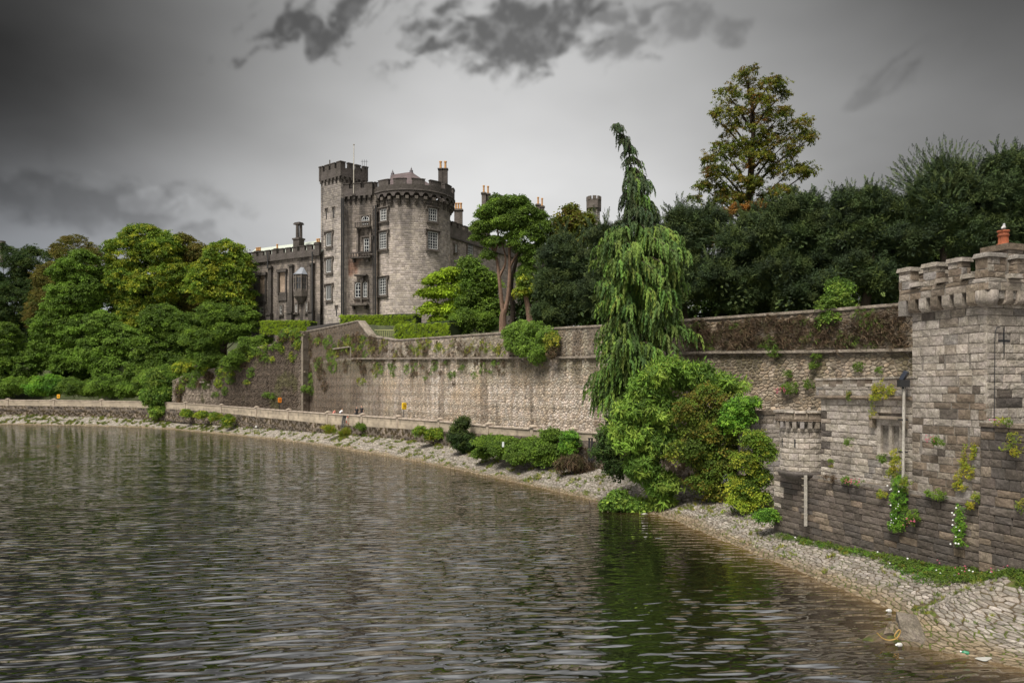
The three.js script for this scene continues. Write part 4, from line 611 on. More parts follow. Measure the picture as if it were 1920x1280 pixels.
{
  // ---- round tower
  const t = thing('round_tower', 'great round castle tower with white sash windows and low slate roof', 'castle tower'), cx = -18.15, cz = -135, r = 6.95;
  const toCam = Math.atan2(-cz, -cx);                      // angle in x-z of the side that looks at the river bend
  const ang = (k) => toCam + k, pt = (k, R) => [cx + Math.cos(ang(k)) * R, cz + Math.sin(ang(k)) * R];
  const H = 41.2 - BASE, circ = 2 * Math.PI * r;
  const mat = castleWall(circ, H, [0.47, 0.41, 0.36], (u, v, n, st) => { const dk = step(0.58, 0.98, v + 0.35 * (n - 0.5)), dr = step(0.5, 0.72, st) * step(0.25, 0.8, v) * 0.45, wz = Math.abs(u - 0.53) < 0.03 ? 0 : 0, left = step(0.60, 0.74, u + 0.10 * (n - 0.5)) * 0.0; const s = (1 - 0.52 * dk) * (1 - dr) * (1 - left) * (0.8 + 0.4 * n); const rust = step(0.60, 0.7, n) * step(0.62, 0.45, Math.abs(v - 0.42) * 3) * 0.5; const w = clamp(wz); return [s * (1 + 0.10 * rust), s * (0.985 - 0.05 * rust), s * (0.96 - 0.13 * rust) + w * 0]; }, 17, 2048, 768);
  const ring = (R, n, a0, a1) => { const o = []; for (let i = 0; i <= n; i++) o.push(pt(lerp(a0, a1, i / n), R)); return o; };
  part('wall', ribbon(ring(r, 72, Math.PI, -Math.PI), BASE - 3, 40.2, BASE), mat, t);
  // corbel table: arches between corbels carrying the parapet
  const R2 = 7.75, N = 30;
  for (let i = 0; i < N; i++) { const k = (i + 0.5) * 2 * Math.PI / N - Math.PI; if (Math.abs(k) > 1.9) continue; const g = merge([box(0.55, 0.5, 1.0, 0, 40.05, 0.05), box(0.52, 0.45, 0.7, 0, 39.55, -0.1), box(0.5, 0.4, 0.42, 0, 39.12, -0.22)]), q = pt(k, r + 0.25); part('corbel', setAt(g, V(q[0], 0, q[1]), Math.PI / 2 - ang(k)), stoneMd, t); }
  { // arch fascia: a band with round-headed openings, curved round the tower
    const s = newSink(), n = N * 8; for (let i = 0; i <= n; i++) { const k = Math.PI - i * 2 * Math.PI / n, f = (i % 8) / 8, lo = 40.25 + 0.62 * Math.sqrt(Math.max(0, 1 - ((f - 0.5) / 0.36) ** 2)) * (Math.abs(f - 0.5) < 0.36 ? 1 : 0), [x, z] = pt(k, R2); s.pos.push(x, lo, z, x, 41.2, z); s.uv.push(i * R2 * 2 * Math.PI / n, lo, i * R2 * 2 * Math.PI / n, 41.2); if (i) { const a = 2 * i; s.idx.push(a - 2, a, a + 1, a - 2, a + 1, a - 1); } }
    part('corbel_arches', fromSink(s).toNonIndexed(), stoneDk, t);
    part('parapet_floor', (() => { const g = new THREE.RingGeometry(r - 0.4, R2 - 0.01, 72); g.rotateX(-Math.PI / 2); g.translate(cx, 41.0, cz); return g; })(), stoneDk, t);
    part('string_course', (() => { const g = lathe([[R2 - 0.1, 0], [R2 + 0.12, 0.02], [R2 + 0.12, 0.2], [R2 - 0.1, 0.24]], 72); g.translate(cx, 41.15, cz); return metreUV(g); })(), stoneDk, t);
    const curved = (k0, k1, y0, y1, Ro, Ri, m) => { const s2 = newSink(), q = (k, R, y) => { const [x, z] = pt(k, R); return [x, y, z]; }, quad = (A, B, Cc, D, uv) => { const k = s2.pos.length / 3; s2.pos.push(...A, ...B, ...Cc, ...D); s2.uv.push(...uv); s2.idx.push(k, k + 1, k + 2, k, k + 2, k + 3); }; for (let i = 0; i < m; i++) { const a = lerp(k0, k1, i / m), b = lerp(k0, k1, (i + 1) / m), U = [a * Ro, y0, b * Ro, y0, b * Ro, y1, a * Ro, y1]; quad(q(a, Ro, y0), q(b, Ro, y0), q(b, Ro, y1), q(a, Ro, y1), U); quad(q(a, Ri, y0), q(b, Ri, y0), q(b, Ri, y1), q(a, Ri, y1), U); quad(q(a, Ro, y1), q(b, Ro, y1), q(b, Ri, y1), q(a, Ri, y1), U); } for (const k of [k0, k1]) quad(q(k, Ri, y0), q(k, Ro, y0), q(k, Ro, y1), q(k, Ri, y1), [0, y0, 1, y0, 1, y1, 0, y1]); const g = fromSink(s2).toNonIndexed(); g.computeVertexNormals(); return g; };
    part('parapet', curved(Math.PI, -Math.PI, 41.3, 42.25, R2, R2 - 0.6, 72), stoneDk, t);
    const nm = 15, per = 2 * Math.PI / nm; for (let i = 0; i < nm; i++) { const k = i * per - Math.PI + 0.06, m = part('merlon', curved(k + per * 0.35, k - per * 0.35, 42.25, 43.15, R2, R2 - 0.6, 5), stoneDk, t); part('cap_stone', curved(k + per * 0.375, k - per * 0.375, 43.15, 43.28, R2 + 0.08, R2 - 0.68, 5), stoneDk, m); }
  }
  // windows, where the wall curves past them
  const onCyl = (px, py) => { const dx = (px - CX) / FX, b = dx * cx + -1 * cz, a = dx * dx + 1, c = cx * cx + cz * cz - r * r, d = (b - Math.sqrt(Math.max(0, b * b - a * c))) / a, x = dx * d, z = -d; return [V(x, EYE - (py - HZ) / FX * d, z), Math.PI / 2 - Math.atan2(z - cz, x - cx), d]; };
  for (const [px, y0, y1, w] of [[720, 392, 413.5, 1.55], [719, 436, 466, 1.75], [718, 521.5, 552.5, 1.85], [810.5, 391, 414.5, 1.75], [810.5, 435, 467, 2.05]]) { const [q, turn, d] = onCyl(px, (y0 + y1) / 2); q.x += Math.sin(turn) * 0.02; q.z += Math.cos(turn) * 0.02; winPart(t, q, turn, w, (y1 - y0) / FX * d, 4, y1 - y0 < 26 ? 4 : 6); }
  // low slate roof with two finials
  const pts = []; for (let i = 0; i < 14; i++) { const q = pt(i * 2 * Math.PI / 14, 5.7); pts.push(V(q[0], 42.6, q[1])); }
  const A = P(771, 322, 136), B = P(736, 327, 138); pts.push(A, B); part('roof', metreUV(new ConvexGeometry(pts)), std(0.125, 0.085, 0.085, 0.6, { map: rep(grainC, 0.5) }), t);
  for (const q of [A, B]) { const g = lathe([[0.45, -0.4], [0.28, 0.1], [0.34, 0.2], [0.12, 0.42], [0.16, 0.52], [0.05, 0.7], [0, 1.0]], 8); g.translate(q.x, q.y, q.z); part('finial', g, M.slate, t); }
  // twin chimney shafts on the parapet
  for (const px of [826, 835]) { const q = P(px, 340, 135.5), st = part('chimney', metreUV(merge([box(0.8, 3.4, 0.8, q.x, q.y + 0.4, q.z), box(1.0, 0.22, 1.0, q.x, q.y + 2.2, q.z)])), stoneDk, t); pots(st, q.x, q.y + 2.3, q.z, 1, 0, 0, 0, 1.35, 0.27); }
}
const sqA = P(597.5, 0, 133.6), sqB = P(638.5, 0, 130), sqC = P(690, 0, 133.6);
{
  // ---- square corner tower
  const t = thing('square_tower', 'tall square castle tower with battlements, left of the round tower', 'castle tower'), D = [sqA.x + sqC.x - sqB.x, sqA.z + sqC.z - sqB.z], A = [sqA.x + 0.35, sqA.z], B = [sqB.x, sqB.z + -0.35], Cc = [sqC.x - 0.35, sqC.z];
  const per = 12, H = 44.8 - BASE;
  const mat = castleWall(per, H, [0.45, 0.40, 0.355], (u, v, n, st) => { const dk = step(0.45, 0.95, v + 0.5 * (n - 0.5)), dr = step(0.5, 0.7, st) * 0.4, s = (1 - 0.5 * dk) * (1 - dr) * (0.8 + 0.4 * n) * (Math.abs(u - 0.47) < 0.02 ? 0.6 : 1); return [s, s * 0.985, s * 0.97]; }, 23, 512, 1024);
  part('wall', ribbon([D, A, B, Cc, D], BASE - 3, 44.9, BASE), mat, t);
  const yA = 44.4, oA = [sqA.x, sqA.z], oB = [sqB.x, sqB.z + 0.15], oC = [sqC.x, sqC.z];
  for (const [a, b] of [[oA, oB], [oB, oC]]) battlement(t, a, b, yA, 1.5, 0.95, 0.95, 0.55, 0.5, { corbels: 0.95 });
  for (const [a, b] of [[oC, D], [D, oA]]) battlement(t, a, b, yA, 1.5, 0.95, 0.95, 0.55, 0.5);
  part('tower_roof', flatSheet([oA, oB, oC, D], yA + 0.3), M.slate, t);
  const pl = plane(A[0], A[1], B[0], B[1]), put = (px, y0, y1, w, c, rr, o) => { const [u, y, d] = pl.hit(px, (y0 + y1) / 2), q = pl.at(u, y, 0.02); winPart(t, q, pl.turn, w, (y1 - y0) / FX * d, c, rr, o); };
  for (const [y0, y1] of [[437, 461], [486, 510.5], [535.5, 562]]) put(617.5, y0, y1, 1.35, 3, 1, { bar: 0.1 });
  for (const [px, y0, y1] of [[612, 391, 411], [625.5, 389, 408], [602, 577, 590], [631, 575, 592]]) { const [u, y] = pl.hit(px, (y0 + y1) / 2); const s = part('slit_window', onWall(pl, box(0.22, (y1 - y0) / FX * 131, 0.05), u, y, 0.02), M.iron, t); part('hood_mould', onWall(pl, merge([box(0.8, 0.14, 0.2, 0, 1.0, 0.08), box(0.14, 0.6, 0.16, -0.33, 0.7, 0.07), box(0.14, 0.6, 0.16, 0.33, 0.7, 0.07)]), u, y, 0), stoneMd, s); }
  // drainpipe pair in the corner, flagpole and aerials
  for (const px of [640.5, 644]) { const q = P(px, 0, 130.1); part('drainpipe', tube([V(q.x, BASE, q.z + 0.2), V(q.x, 30, q.z + 0.2), V(q.x, 40.5, q.z + 0.2)], 0.13, 6, 6), M.pipe, t); }
  { const q = P(618, 300, 132); part('finial', box(0.16, 1.1, 0.16, q.x, 47.2, q.z), stoneDk, t); }
  for (const px of [679, 683, 687]) { const q = P(px, 308, 133); part('aerial', merge([box(0.05, 1.8, 0.05, q.x, 47.2, q.z), box(0.5, 0.05, 0.05, q.x, 47.8, q.z)]), M.iron, t); }
  const f = thing('flagpole', 'slender pale flagpole rising in front of the square tower', 'flagpole', P(663, 362, 130.2)); part('pole', tube([V(0, -0.4, 0), V(0, 4.2, 0), V(0.03, 8.4, 0)], 0.11, 6, 8, 0.06), std(0.5, 0.46, 0.38, 0.6), f); part('truck', new THREE.SphereGeometry(0.13, 10, 8).translate(0.03, 8.45, 0), M.concrete, f); part('foot', box(0.6, 0.3, 0.6, 0, -0.3, 0), stoneDk, f);
}
{
  // ---- the wall between the two towers
  const t = thing('castle_link', 'stained castle wall with arched windows and stone balconies between the two towers', 'castle wall'), a = P(644, 0, 131.2), b = P(706, 0, 129.6), pl = plane(a.x, a.z, b.x, b.z), L = pl.L, H = 42 - BASE;
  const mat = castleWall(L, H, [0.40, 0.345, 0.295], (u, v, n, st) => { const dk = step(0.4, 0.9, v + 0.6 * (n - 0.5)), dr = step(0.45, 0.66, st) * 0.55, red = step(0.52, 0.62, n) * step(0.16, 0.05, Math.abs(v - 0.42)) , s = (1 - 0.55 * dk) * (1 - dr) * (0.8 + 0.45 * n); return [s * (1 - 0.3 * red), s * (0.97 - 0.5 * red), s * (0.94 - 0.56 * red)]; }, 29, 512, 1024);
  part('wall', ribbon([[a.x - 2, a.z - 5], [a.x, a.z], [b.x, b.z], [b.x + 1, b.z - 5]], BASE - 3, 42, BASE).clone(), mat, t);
  const o = 0.55, pa = pl.at(-0.2, 0, o), pb = pl.at(L - 0.6, 0, o); battlement(t, [pa.x, pa.z], [pb.x, pb.z], 40.9, 1.3, 0.8, 1.6, 0.7, 0.6, { corbels: 1.0 });
  part('tower_roof', flatSheet([[a.x - 2, a.z - 5], [pa.x, pa.z], [pb.x, pb.z], [b.x + 1, b.z - 5]], 41.2), stoneDk, t);
  const put = (px, y0, y1, w, c, r, opt) => { const [u, y, d] = pl.hit(px, (y0 + y1) / 2); return winPart(t, pl.at(u, y, 0.03), pl.turn, w, (y1 - y0) / FX * d, c, r, opt); };
  put(685.5, 405, 421, 1.45, 3, 2, { arch: true, noHood: true }); put(689.5, 447, 474, 1.35, 3, 4, {}); put(672, 529.5, 557.5, 1.15, 2, 4, { arch: true, noHood: true }); put(685, 528.5, 557, 0.8, 2, 4, { arch: true, noHood: true });
  const at = (px, py) => pl.hit(px, py);
  { const [u, y] = at(684, 452), s = new THREE.Shape(), w = 1.05, h = 3.2; s.moveTo(-w - 0.35, -h / 2); s.lineTo(w + 0.35, -h / 2); s.lineTo(w + 0.35, h / 2); s.absarc(0, h / 2, w + 0.35, 0, Math.PI, false); s.closePath(); const p = new THREE.Path(); p.moveTo(-w, -h / 2); p.lineTo(w, -h / 2); p.lineTo(w, h / 2); p.absarc(0, h / 2, w, 0, Math.PI, false); p.closePath(); s.holes.push(p); part('arch_recess', onWall(pl, metreUV(new THREE.ExtrudeGeometry(s, { depth: 0.5, bevelEnabled: false, curveSegments: 10 })), u, y - 0.3, 0), stoneMd, t); }
  for (const [px0, px1, py, n, nm] of [[660, 698, 481, 8, 'balcony'], [669, 697, 424, 7, 'balcony'], [660, 692, 569, 0, 'window_ledge']]) { const [u0, y] = at(px0, py), u1 = at(px1, py)[0], w = u1 - u0, g = part(nm, onWall(pl, merge([box(w, 0.22, 1.0, w / 2, -0.35, 0.5), box(w, 0.16, 0.2, w / 2, n ? 0.45 : -0.15, n ? 0.95 : 0.8)]), u0, y), n === 8 ? stoneDk : stoneMd, t); for (let i = 0; i < n; i++) part('baluster', onWall(pl, box(0.14, 0.72, 0.14, (i + 0.5) * w / n, 0, 0.93), u0, y), stoneDk, g); for (const k of [0.15, 0.85]) part('bracket', onWall(pl, box(0.26, 0.6, 0.7, w * k, -0.76, 0.35), u0, y), stoneDk, g); }
  { const [u, y] = at(679, 520); part('canopy', onWall(pl, merge([box(2.3, 0.2, 0.9, 0, 0.3, 0.45), box(0.2, 1.2, 0.6, 0.35, -0.3, 0.3)]), u, y), stoneDk, t); }
  { const [u] = at(678, 543); part('stone_pier', onWall(pl, box(0.26, 4.4, 0.5, 0, at(678, 545)[1], 0.25), u + 0.1, 0), stoneMd, t); }
  for (const px of [699.5, 704]) { const q = P(px, 0, px < 702 ? 129.5 : 129.2); part('drainpipe', tube([V(q.x, BASE, q.z + 0.1), V(q.x, 30, q.z + 0.1), V(q.x, 39, q.z + 0.1)], px > 702 ? 0.15 : 0.09, 6, 6), M.pipe, t); }
}
{
  // ---- long battlemented wing at the left
  const t = thing('castle_wing', 'dark long castle wing with buttresses, blind windows and a small oriel', 'castle wing'), b = P(600, 0, 132.4), a0 = P(450, 0, 142.5), pl = plane(a0.x, a0.z, b.x, b.z), L = pl.L, H = 32 - BASE, CO = 31.15;
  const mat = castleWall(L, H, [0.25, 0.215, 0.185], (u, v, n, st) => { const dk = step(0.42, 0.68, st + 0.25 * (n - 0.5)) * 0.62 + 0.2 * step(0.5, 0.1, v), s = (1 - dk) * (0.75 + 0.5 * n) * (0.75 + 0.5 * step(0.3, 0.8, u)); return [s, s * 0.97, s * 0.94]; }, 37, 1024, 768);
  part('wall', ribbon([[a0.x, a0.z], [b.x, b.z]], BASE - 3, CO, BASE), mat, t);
  const p0 = pl.at(0, 0, 0.3), p1 = pl.at(L, 0, 0.3); battlement(t, [p0.x, p0.z], [p1.x, p1.z], CO, 1.0, 0.75, 1.15, 0.6, 0.5, { string: true });
  const back = pl.at(0, 0, -9), bk2 = pl.at(L, 0, -9), mid = pl.at(0, 0, -3.6), md2 = pl.at(L, 0, -3.6), f0 = pl.at(0, 0, -0.3), f1 = pl.at(L, 0, -0.3);
  { const s = newSink(); for (const [q, y] of [[f0, 31.6], [f1, 31.6], [md2, 34.6], [mid, 34.6], [bk2, 31.6], [back, 31.6]]) { s.pos.push(q.x, y, q.z); s.uv.push(q.x, y); } s.idx.push(0, 1, 2, 0, 2, 3, 3, 2, 4, 3, 4, 5); part('roof', fromSink(s).toNonIndexed(), copperGreen, t).geometry.computeVertexNormals(); }
  part('rear_wall', ribbon([[a0.x, a0.z], [back.x, back.z], [bk2.x, bk2.z]], BASE - 3, 31.6), stoneDk, t);
  const at = (px, py) => pl.hit(px, py);
  for (const [px, w, top] of [[508.5, 0.75, 503], [548, 0.75, 500], [586.5, 0.75, 497]]) { const [u, y] = at(px, top); part('buttress', onWall(pl, merge([box(w, y - BASE + 3, 0.5, 0, (y + BASE - 3) / 2, 0.24), box(w + 0.3, 0.35, 0.7, 0, y + 0.17, 0.34), box(w + 0.25, 4.2, 0.8, 0, BASE + 1.6, 0.39), box(w + 0.35, 0.3, 0.95, 0, BASE + 3.85, 0.46)]), u, 0), stoneDk, t); }
  for (const [x0, x1, y0, y1] of [[488, 497.5, 517, 551], [525, 535.5, 511, 548]]) { const [u0, ya, d] = at(x0, y1), u1 = at(x1, y1)[0], yb = at((x0 + x1) / 2, y0)[1], w = u1 - u0, h = yb - ya, g = new THREE.Group(); g.name = 'blind_window'; t.add(g); part('board', onWall(pl, box(w, h, 0.06, w / 2, h / 2, 0), u0, ya, 0.05), boardM, g); part('surround', onWall(pl, merge([box(0.35, h + 0.5, 0.5, -0.17, h / 2, 0.2), box(0.3, h + 0.5, 0.3, w + 0.15, h / 2, 0.1), box(w + 1.1, 0.5, 0.6, w / 2, h + 0.3, 0.25), box(w + 0.7, 1.5, 0.3, w / 2, -0.8, 0.1)]), u0, ya), stoneDk, g); }
  for (const [px, y0, y1, w, c] of [[491.5, 576, 590, 0.95, 2], [527.5, 573, 588.5, 0.6, 1], [556.5, 570, 585, 0.6, 2], [576, 568, 584, 0.45, 1]]) { const [u, y, d] = at(px, (y0 + y1) / 2); winPart(t, pl.at(u, y, 0.03), pl.turn, w, (y1 - y0) / FX * d, c, 2, { noHood: true, frame: std(0.45, 0.43, 0.4, 0.6) }); }
  { // oriel: five-sided bay on a moulded base with a slate cap
    const [u, yt] = at(565.5, 516.5), yb = at(565.5, 546)[1], c = pl.at(u, 0, 0.1), poly = []; for (let i = 0; i <= 4; i++) { const th = Math.PI * i / 4; poly.push([Math.cos(th) * 1.3, Math.sin(th) * 1.25]); }
    const or = new THREE.Group(); or.name = 'oriel'; or.position.set(c.x, 0, c.z); or.rotation.y = pl.turn; t.add(or);
    part('bay_wall', merge([ribbon(poly.slice().reverse(), yb, yb + 0.35), ribbon(poly.slice().reverse(), yt - 0.5, yt + 0.1), ...poly.map(([x, z]) => box(0.22, yt - yb, 0.22, x, (yt + yb) / 2, z))]), stoneMd, or);
    part('pane', ribbon(poly.map(([x, z]) => [x * 0.96, z * 0.96]).reverse(), yb + 0.3, yt - 0.4), std(0.05, 0.055, 0.06, 0.15), or);
    part('glazing_bars', merge(poly.slice(0, 4).map(([x, z], i) => { const [x2, z2] = poly[i + 1], a = [(x + x2) / 2, (z + z2) / 2], g = merge([box(0.09, yt - yb - 0.7, 0.06, 0, (yt + yb) / 2, 0), box(0.8, 0.08, 0.06, 0, (yt + yb) / 2, 0)]); g.rotateY(Math.PI / 2 - Math.atan2(a[1], a[0])); g.translate(a[0], 0, a[1]); return g; })), stoneLt, or);
    const pts = poly.map(([x, z]) => V(x * 1.15, yt + 0.1, z * 1.15)); pts.push(V(0, yt + 1.5, 0.1), V(-1.4, yt + 0.1, -0.1), V(1.4, yt + 0.1, -0.1), V(-0.5, yt + 1.4, -0.1), V(0.5, yt + 1.4, -0.1)); part('roof', metreUV(new ConvexGeometry(pts)), std(0.2, 0.215, 0.24, 0.5), or);
    const bp = poly.map(([x, z]) => V(x * 1.08, yb, z * 1.08)); bp.push(...poly.map(([x, z]) => V(x * 1.05, yb - 1.0, z * 1.05)), V(-0.5, yb - 2.2, 0), V(0.5, yb - 2.2, 0), V(0, yb - 2.2, 0.3)); part('base_moulding', metreUV(new ConvexGeometry(bp)), stoneMd, or);
  }
  for (const [px, y0, y1] of [[507, 474, 504], [590.5, 473, 607]]) { const [u, ya] = at(px, y1), yb = at(px, y0)[1]; part('drainpipe', onWall(pl, tube([V(0, ya, 0), V(0, (ya + yb) / 2, 0), V(0, yb, 0)], 0.14, 4, 6), u, 0, 0.7), M.pipe, t); }
  // chimneys along the parapet
  const stack = (px, py0, w, h, n, ph = 0.75) => { const [u, y] = at(px, py0), c = part('chimney', onWall(pl, merge([box(w, h, 0.8, 0, h / 2, 0), box(w + 0.25, 0.22, 1.05, 0, h - 0.2, 0)]), u, y, -0.7), stoneDk, t), q = pl.at(u, y + h, -0.7); pots(c, q.x, q.y - 0.1, q.z, n, 0.45, pl.ux, pl.uz, ph, 0.2); };
  stack(478.5, 490, 1.25, 2.1, 3); stack(514, 484, 0.9, 1.9, 1, 0.9); stack(591, 474, 0.95, 2.0, 2);
  { const [u, y] = at(553.5, 478), hh = 5.9, g = []; g.push(box(1.5, 3.0, 1.3, 0, 1.5, 0), box(1.75, 0.3, 1.55, 0, 3.0, 0)); for (const k of [-1, 0, 1]) g.push(new THREE.CylinderGeometry(0.26, 0.29, 2.9, 8).translate(k * 0.44, 4.55, k === 0 ? 0.3 : -0.1)); g.push(box(1.5, 0.22, 1.2, 0, 5.75, 0), box(1.3, 0.25, 1.0, 0, hh, 0)); part('tall_chimney', onWall(pl, merge(g.map((q) => metreUV(q))), u, y, -0.8), stoneDk, t); }
  // low dark terrace wall along its foot
  const w = thing('terrace_rail', 'low dark sloping wall at the foot of the castle wing', 'wall'), q0 = P(575, 0, 123), q1 = P(640, 0, 116), q2 = P(676, 0, 112), rl = [[q0, 612.5, 619], [q1, 604, 612], [q2, 599.5, 607]]; 
  for (let i = 0; i < 2; i++) { const [p, a, b2] = rl[i], [q, c, d2] = rl[i + 1], s = newSink(), y = (pt, py) => EYE - (py - HZ) / FX * -pt.z; const th = 0.4; s.pos.push(p.x, y(p, b2) - 1, p.z, q.x, y(q, d2) - 1, q.z, q.x, y(q, c), q.z, p.x, y(p, a), p.z, q.x, y(q, c), q.z - th, p.x, y(p, a), p.z - th, p.x, y(p, b2) - 1, p.z - th, q.x, y(q, d2) - 1, q.z - th); s.uv.push(...new Array(16).fill(0).map((_, k) => k * 0.3)); s.idx.push(0, 1, 2, 0, 2, 3, 3, 2, 4, 3, 4, 5, 5, 4, 7, 5, 7, 6, 0, 3, 5, 0, 5, 6, 1, 7, 4, 1, 4, 2); part('rail_wall', metreUV(fromSink(s).toNonIndexed()), std(0.04, 0.035, 0.032, 0.95), w); }
}
{
  // ---- wing behind the round tower and its chimneys over the trees
  const t = thing('rear_castle_wing', 'pale castle wing right of the round tower, mostly behind trees', 'castle wing'), a = P(834, 0, 136.5), b = P(1035, 0, 176), pl = plane(a.x, a.z, b.x, b.z), L = pl.L, H = 40 - BASE, CO = 35.4;
  const mat = castleWall(L, H, [0.44, 0.38, 0.335], (u, v, n, st) => { const s = (1 - 0.35 * step(0.5, 0.7, st)) * (0.8 + 0.4 * n); return [s, s * 0.98, s * 0.96]; }, 43, 1024, 512);
  part('wall', ribbon([[a.x, a.z], [b.x, b.z]], BASE - 3, CO, BASE), mat, t); const p0 = pl.at(0, 0, 0.3), p1 = pl.at(L, 0, 0.3);
  battlement(t, [p0.x, p0.z], [p1.x, p1.z], CO, 2.0, 0.8, 1.4, 0.7, 0.5, { string: true, mat: stoneMd });
  const bk = pl.at(0, 0, -10), bk2 = pl.at(L, 0, -10); part('roof', flatSheet([[a.x, a.z], [b.x, b.z], [bk2.x, bk2.z], [bk.x, bk.z]], CO + 0.4), M.slate, t);
  for (const [px, y0, y1, w, c, r] of [[880.5, 447.5, 478, 1.9, 4, 6], [853.5, 458, 472.5, 0.7, 2, 4]]) { const [u, y, d] = pl.hit(px, (y0 + y1) / 2); winPart(t, pl.at(u, y, 0.03), pl.turn, w, (y1 - y0) / FX * d, c, r, { noHood: true, stone: stoneLt }); }
  for (const [px, py, d, w, h, n, ph] of [[859.5, 412, 146, 1.6, 2.1, 3, 1.2], [907, 390, 162, 0.9, 3.4, 1, 1.5], [915, 390, 163, 0.9, 3.2, 1, 1.6], [1009, 402, 172, 1.0, 2.4, 1, 1.6], [1016.5, 404, 172, 1.0, 2.2, 1, 1.8]]) { const q = P(px, py, d), c = part('chimney', merge([box(w, h + 12, 0.9, q.x, q.y + h / 2 - 6, q.z), box(w + 0.3, 0.25, 1.2, q.x, q.y + h - 0.25, q.z)]), stoneMd, t); pots(c, q.x, q.y + h, q.z, n, 0.5, 1, 0, ph, 0.26); }
}
{
  // ---- slim far turret over the trees
  const c = P(1113.5, 0, 148), t = thing('far_turret', 'slim distant castle turret with battlements rising over the trees', 'castle tower', V(c.x, 0, c.z)), r = 1.25, y = 43.4;
  const oct = (R) => { const o = []; for (let i = 0; i <= 8; i++) { const a = (i + 0.5) * Math.PI / 4; o.push([Math.cos(a) * R, -Math.sin(a) * R]); } return o; };
  part('wall', ribbon(oct(r), 20, y, 20), castleWall(8, 24, [0.34, 0.305, 0.27], (u, v, n) => { const s = 0.75 + 0.5 * n; return [s, s, s]; }, 51, 128, 256), t);
  part('parapet', merge([ribbon(oct(r + 0.28), y - 0.4, y + 1.2), ribbon(oct(r - 0.1), y - 0.4, y + 1.2)]), stoneMd, t); part('parapet_floor', flatSheet(oct(r + 0.28), y - 0.4), stoneMd, t);
  for (let i = 0; i < 8; i++) { const a = i * Math.PI / 4, g = box(0.72, 0.75, 0.34, 0, y + 1.55, r + 0.05); g.rotateY(a); part('merlon', g, stoneMd, t); const k = box(0.3, 0.55, 0.34, 0, y - 0.65, r + 0.02); k.rotateY(a); part('corbel', k, stoneDk, t); }
}
{
  // small distant turret at the far left edge
  const q = P(3, 456, 260); const t = thing('distant_turret', 'tiny distant grey turret above the woods at the far left edge', 'tower', q); part('wall', new THREE.CylinderGeometry(0.8, 0.8, 8, 8).translate(0, -4, 0), stoneMd, t); part('parapet', new THREE.CylinderGeometry(1.1, 1.0, 0.9, 8).translate(0, 0.3, 0), stoneMd, t);
}
// ---------------------------------------------------------------- leaves
const leafMat = (trans, rough = 0.62) => new THREE.MeshPhysicalMaterial({ color: C(1, 1, 1), roughness: rough, transmission: trans, thickness: 0, ior: 1.35, specularIntensity: 0.6 });
const LM = { broad: leafMat(0.34, 0.75), glossy: leafMat(0.2, 0.5), needle: std(1, 1, 1, 0.8) };
LM.broad.roughness = 0.9;
function leavesGeo(list) { const pos = []; for (const { o, dir, up, len, wid, fold = 0.2 } of list) { const d = dir.clone().normalize(), s = d.clone().cross(up).normalize(), n = s.clone().cross(d), a = o, m = o.clone().addScaledVector(d, len * 0.45), t = o.clone().addScaledVector(d, len).addScaledVector(n, -len * 0.12), l = m.clone().addScaledVector(s, wid / 2).addScaledVector(n, fold * wid), r = m.clone().addScaledVector(s, -wid / 2).addScaledVector(n, fold * wid); pos.push(a.x, a.y, a.z, l.x, l.y, l.z, t.x, t.y, t.z, a.x, a.y, a.z, t.x, t.y, t.z, r.x, r.y, r.z); } const g = new THREE.BufferGeometry(); g.setAttribute('position', new THREE.Float32BufferAttribute(pos, 3)); g.computeVertexNormals(); return g; }
const rdir = (r) => { const z = 2 * r() - 1, a = 6.2832 * r(), s = Math.sqrt(1 - z * z); return V(s * Math.cos(a), z, s * Math.sin(a)); };
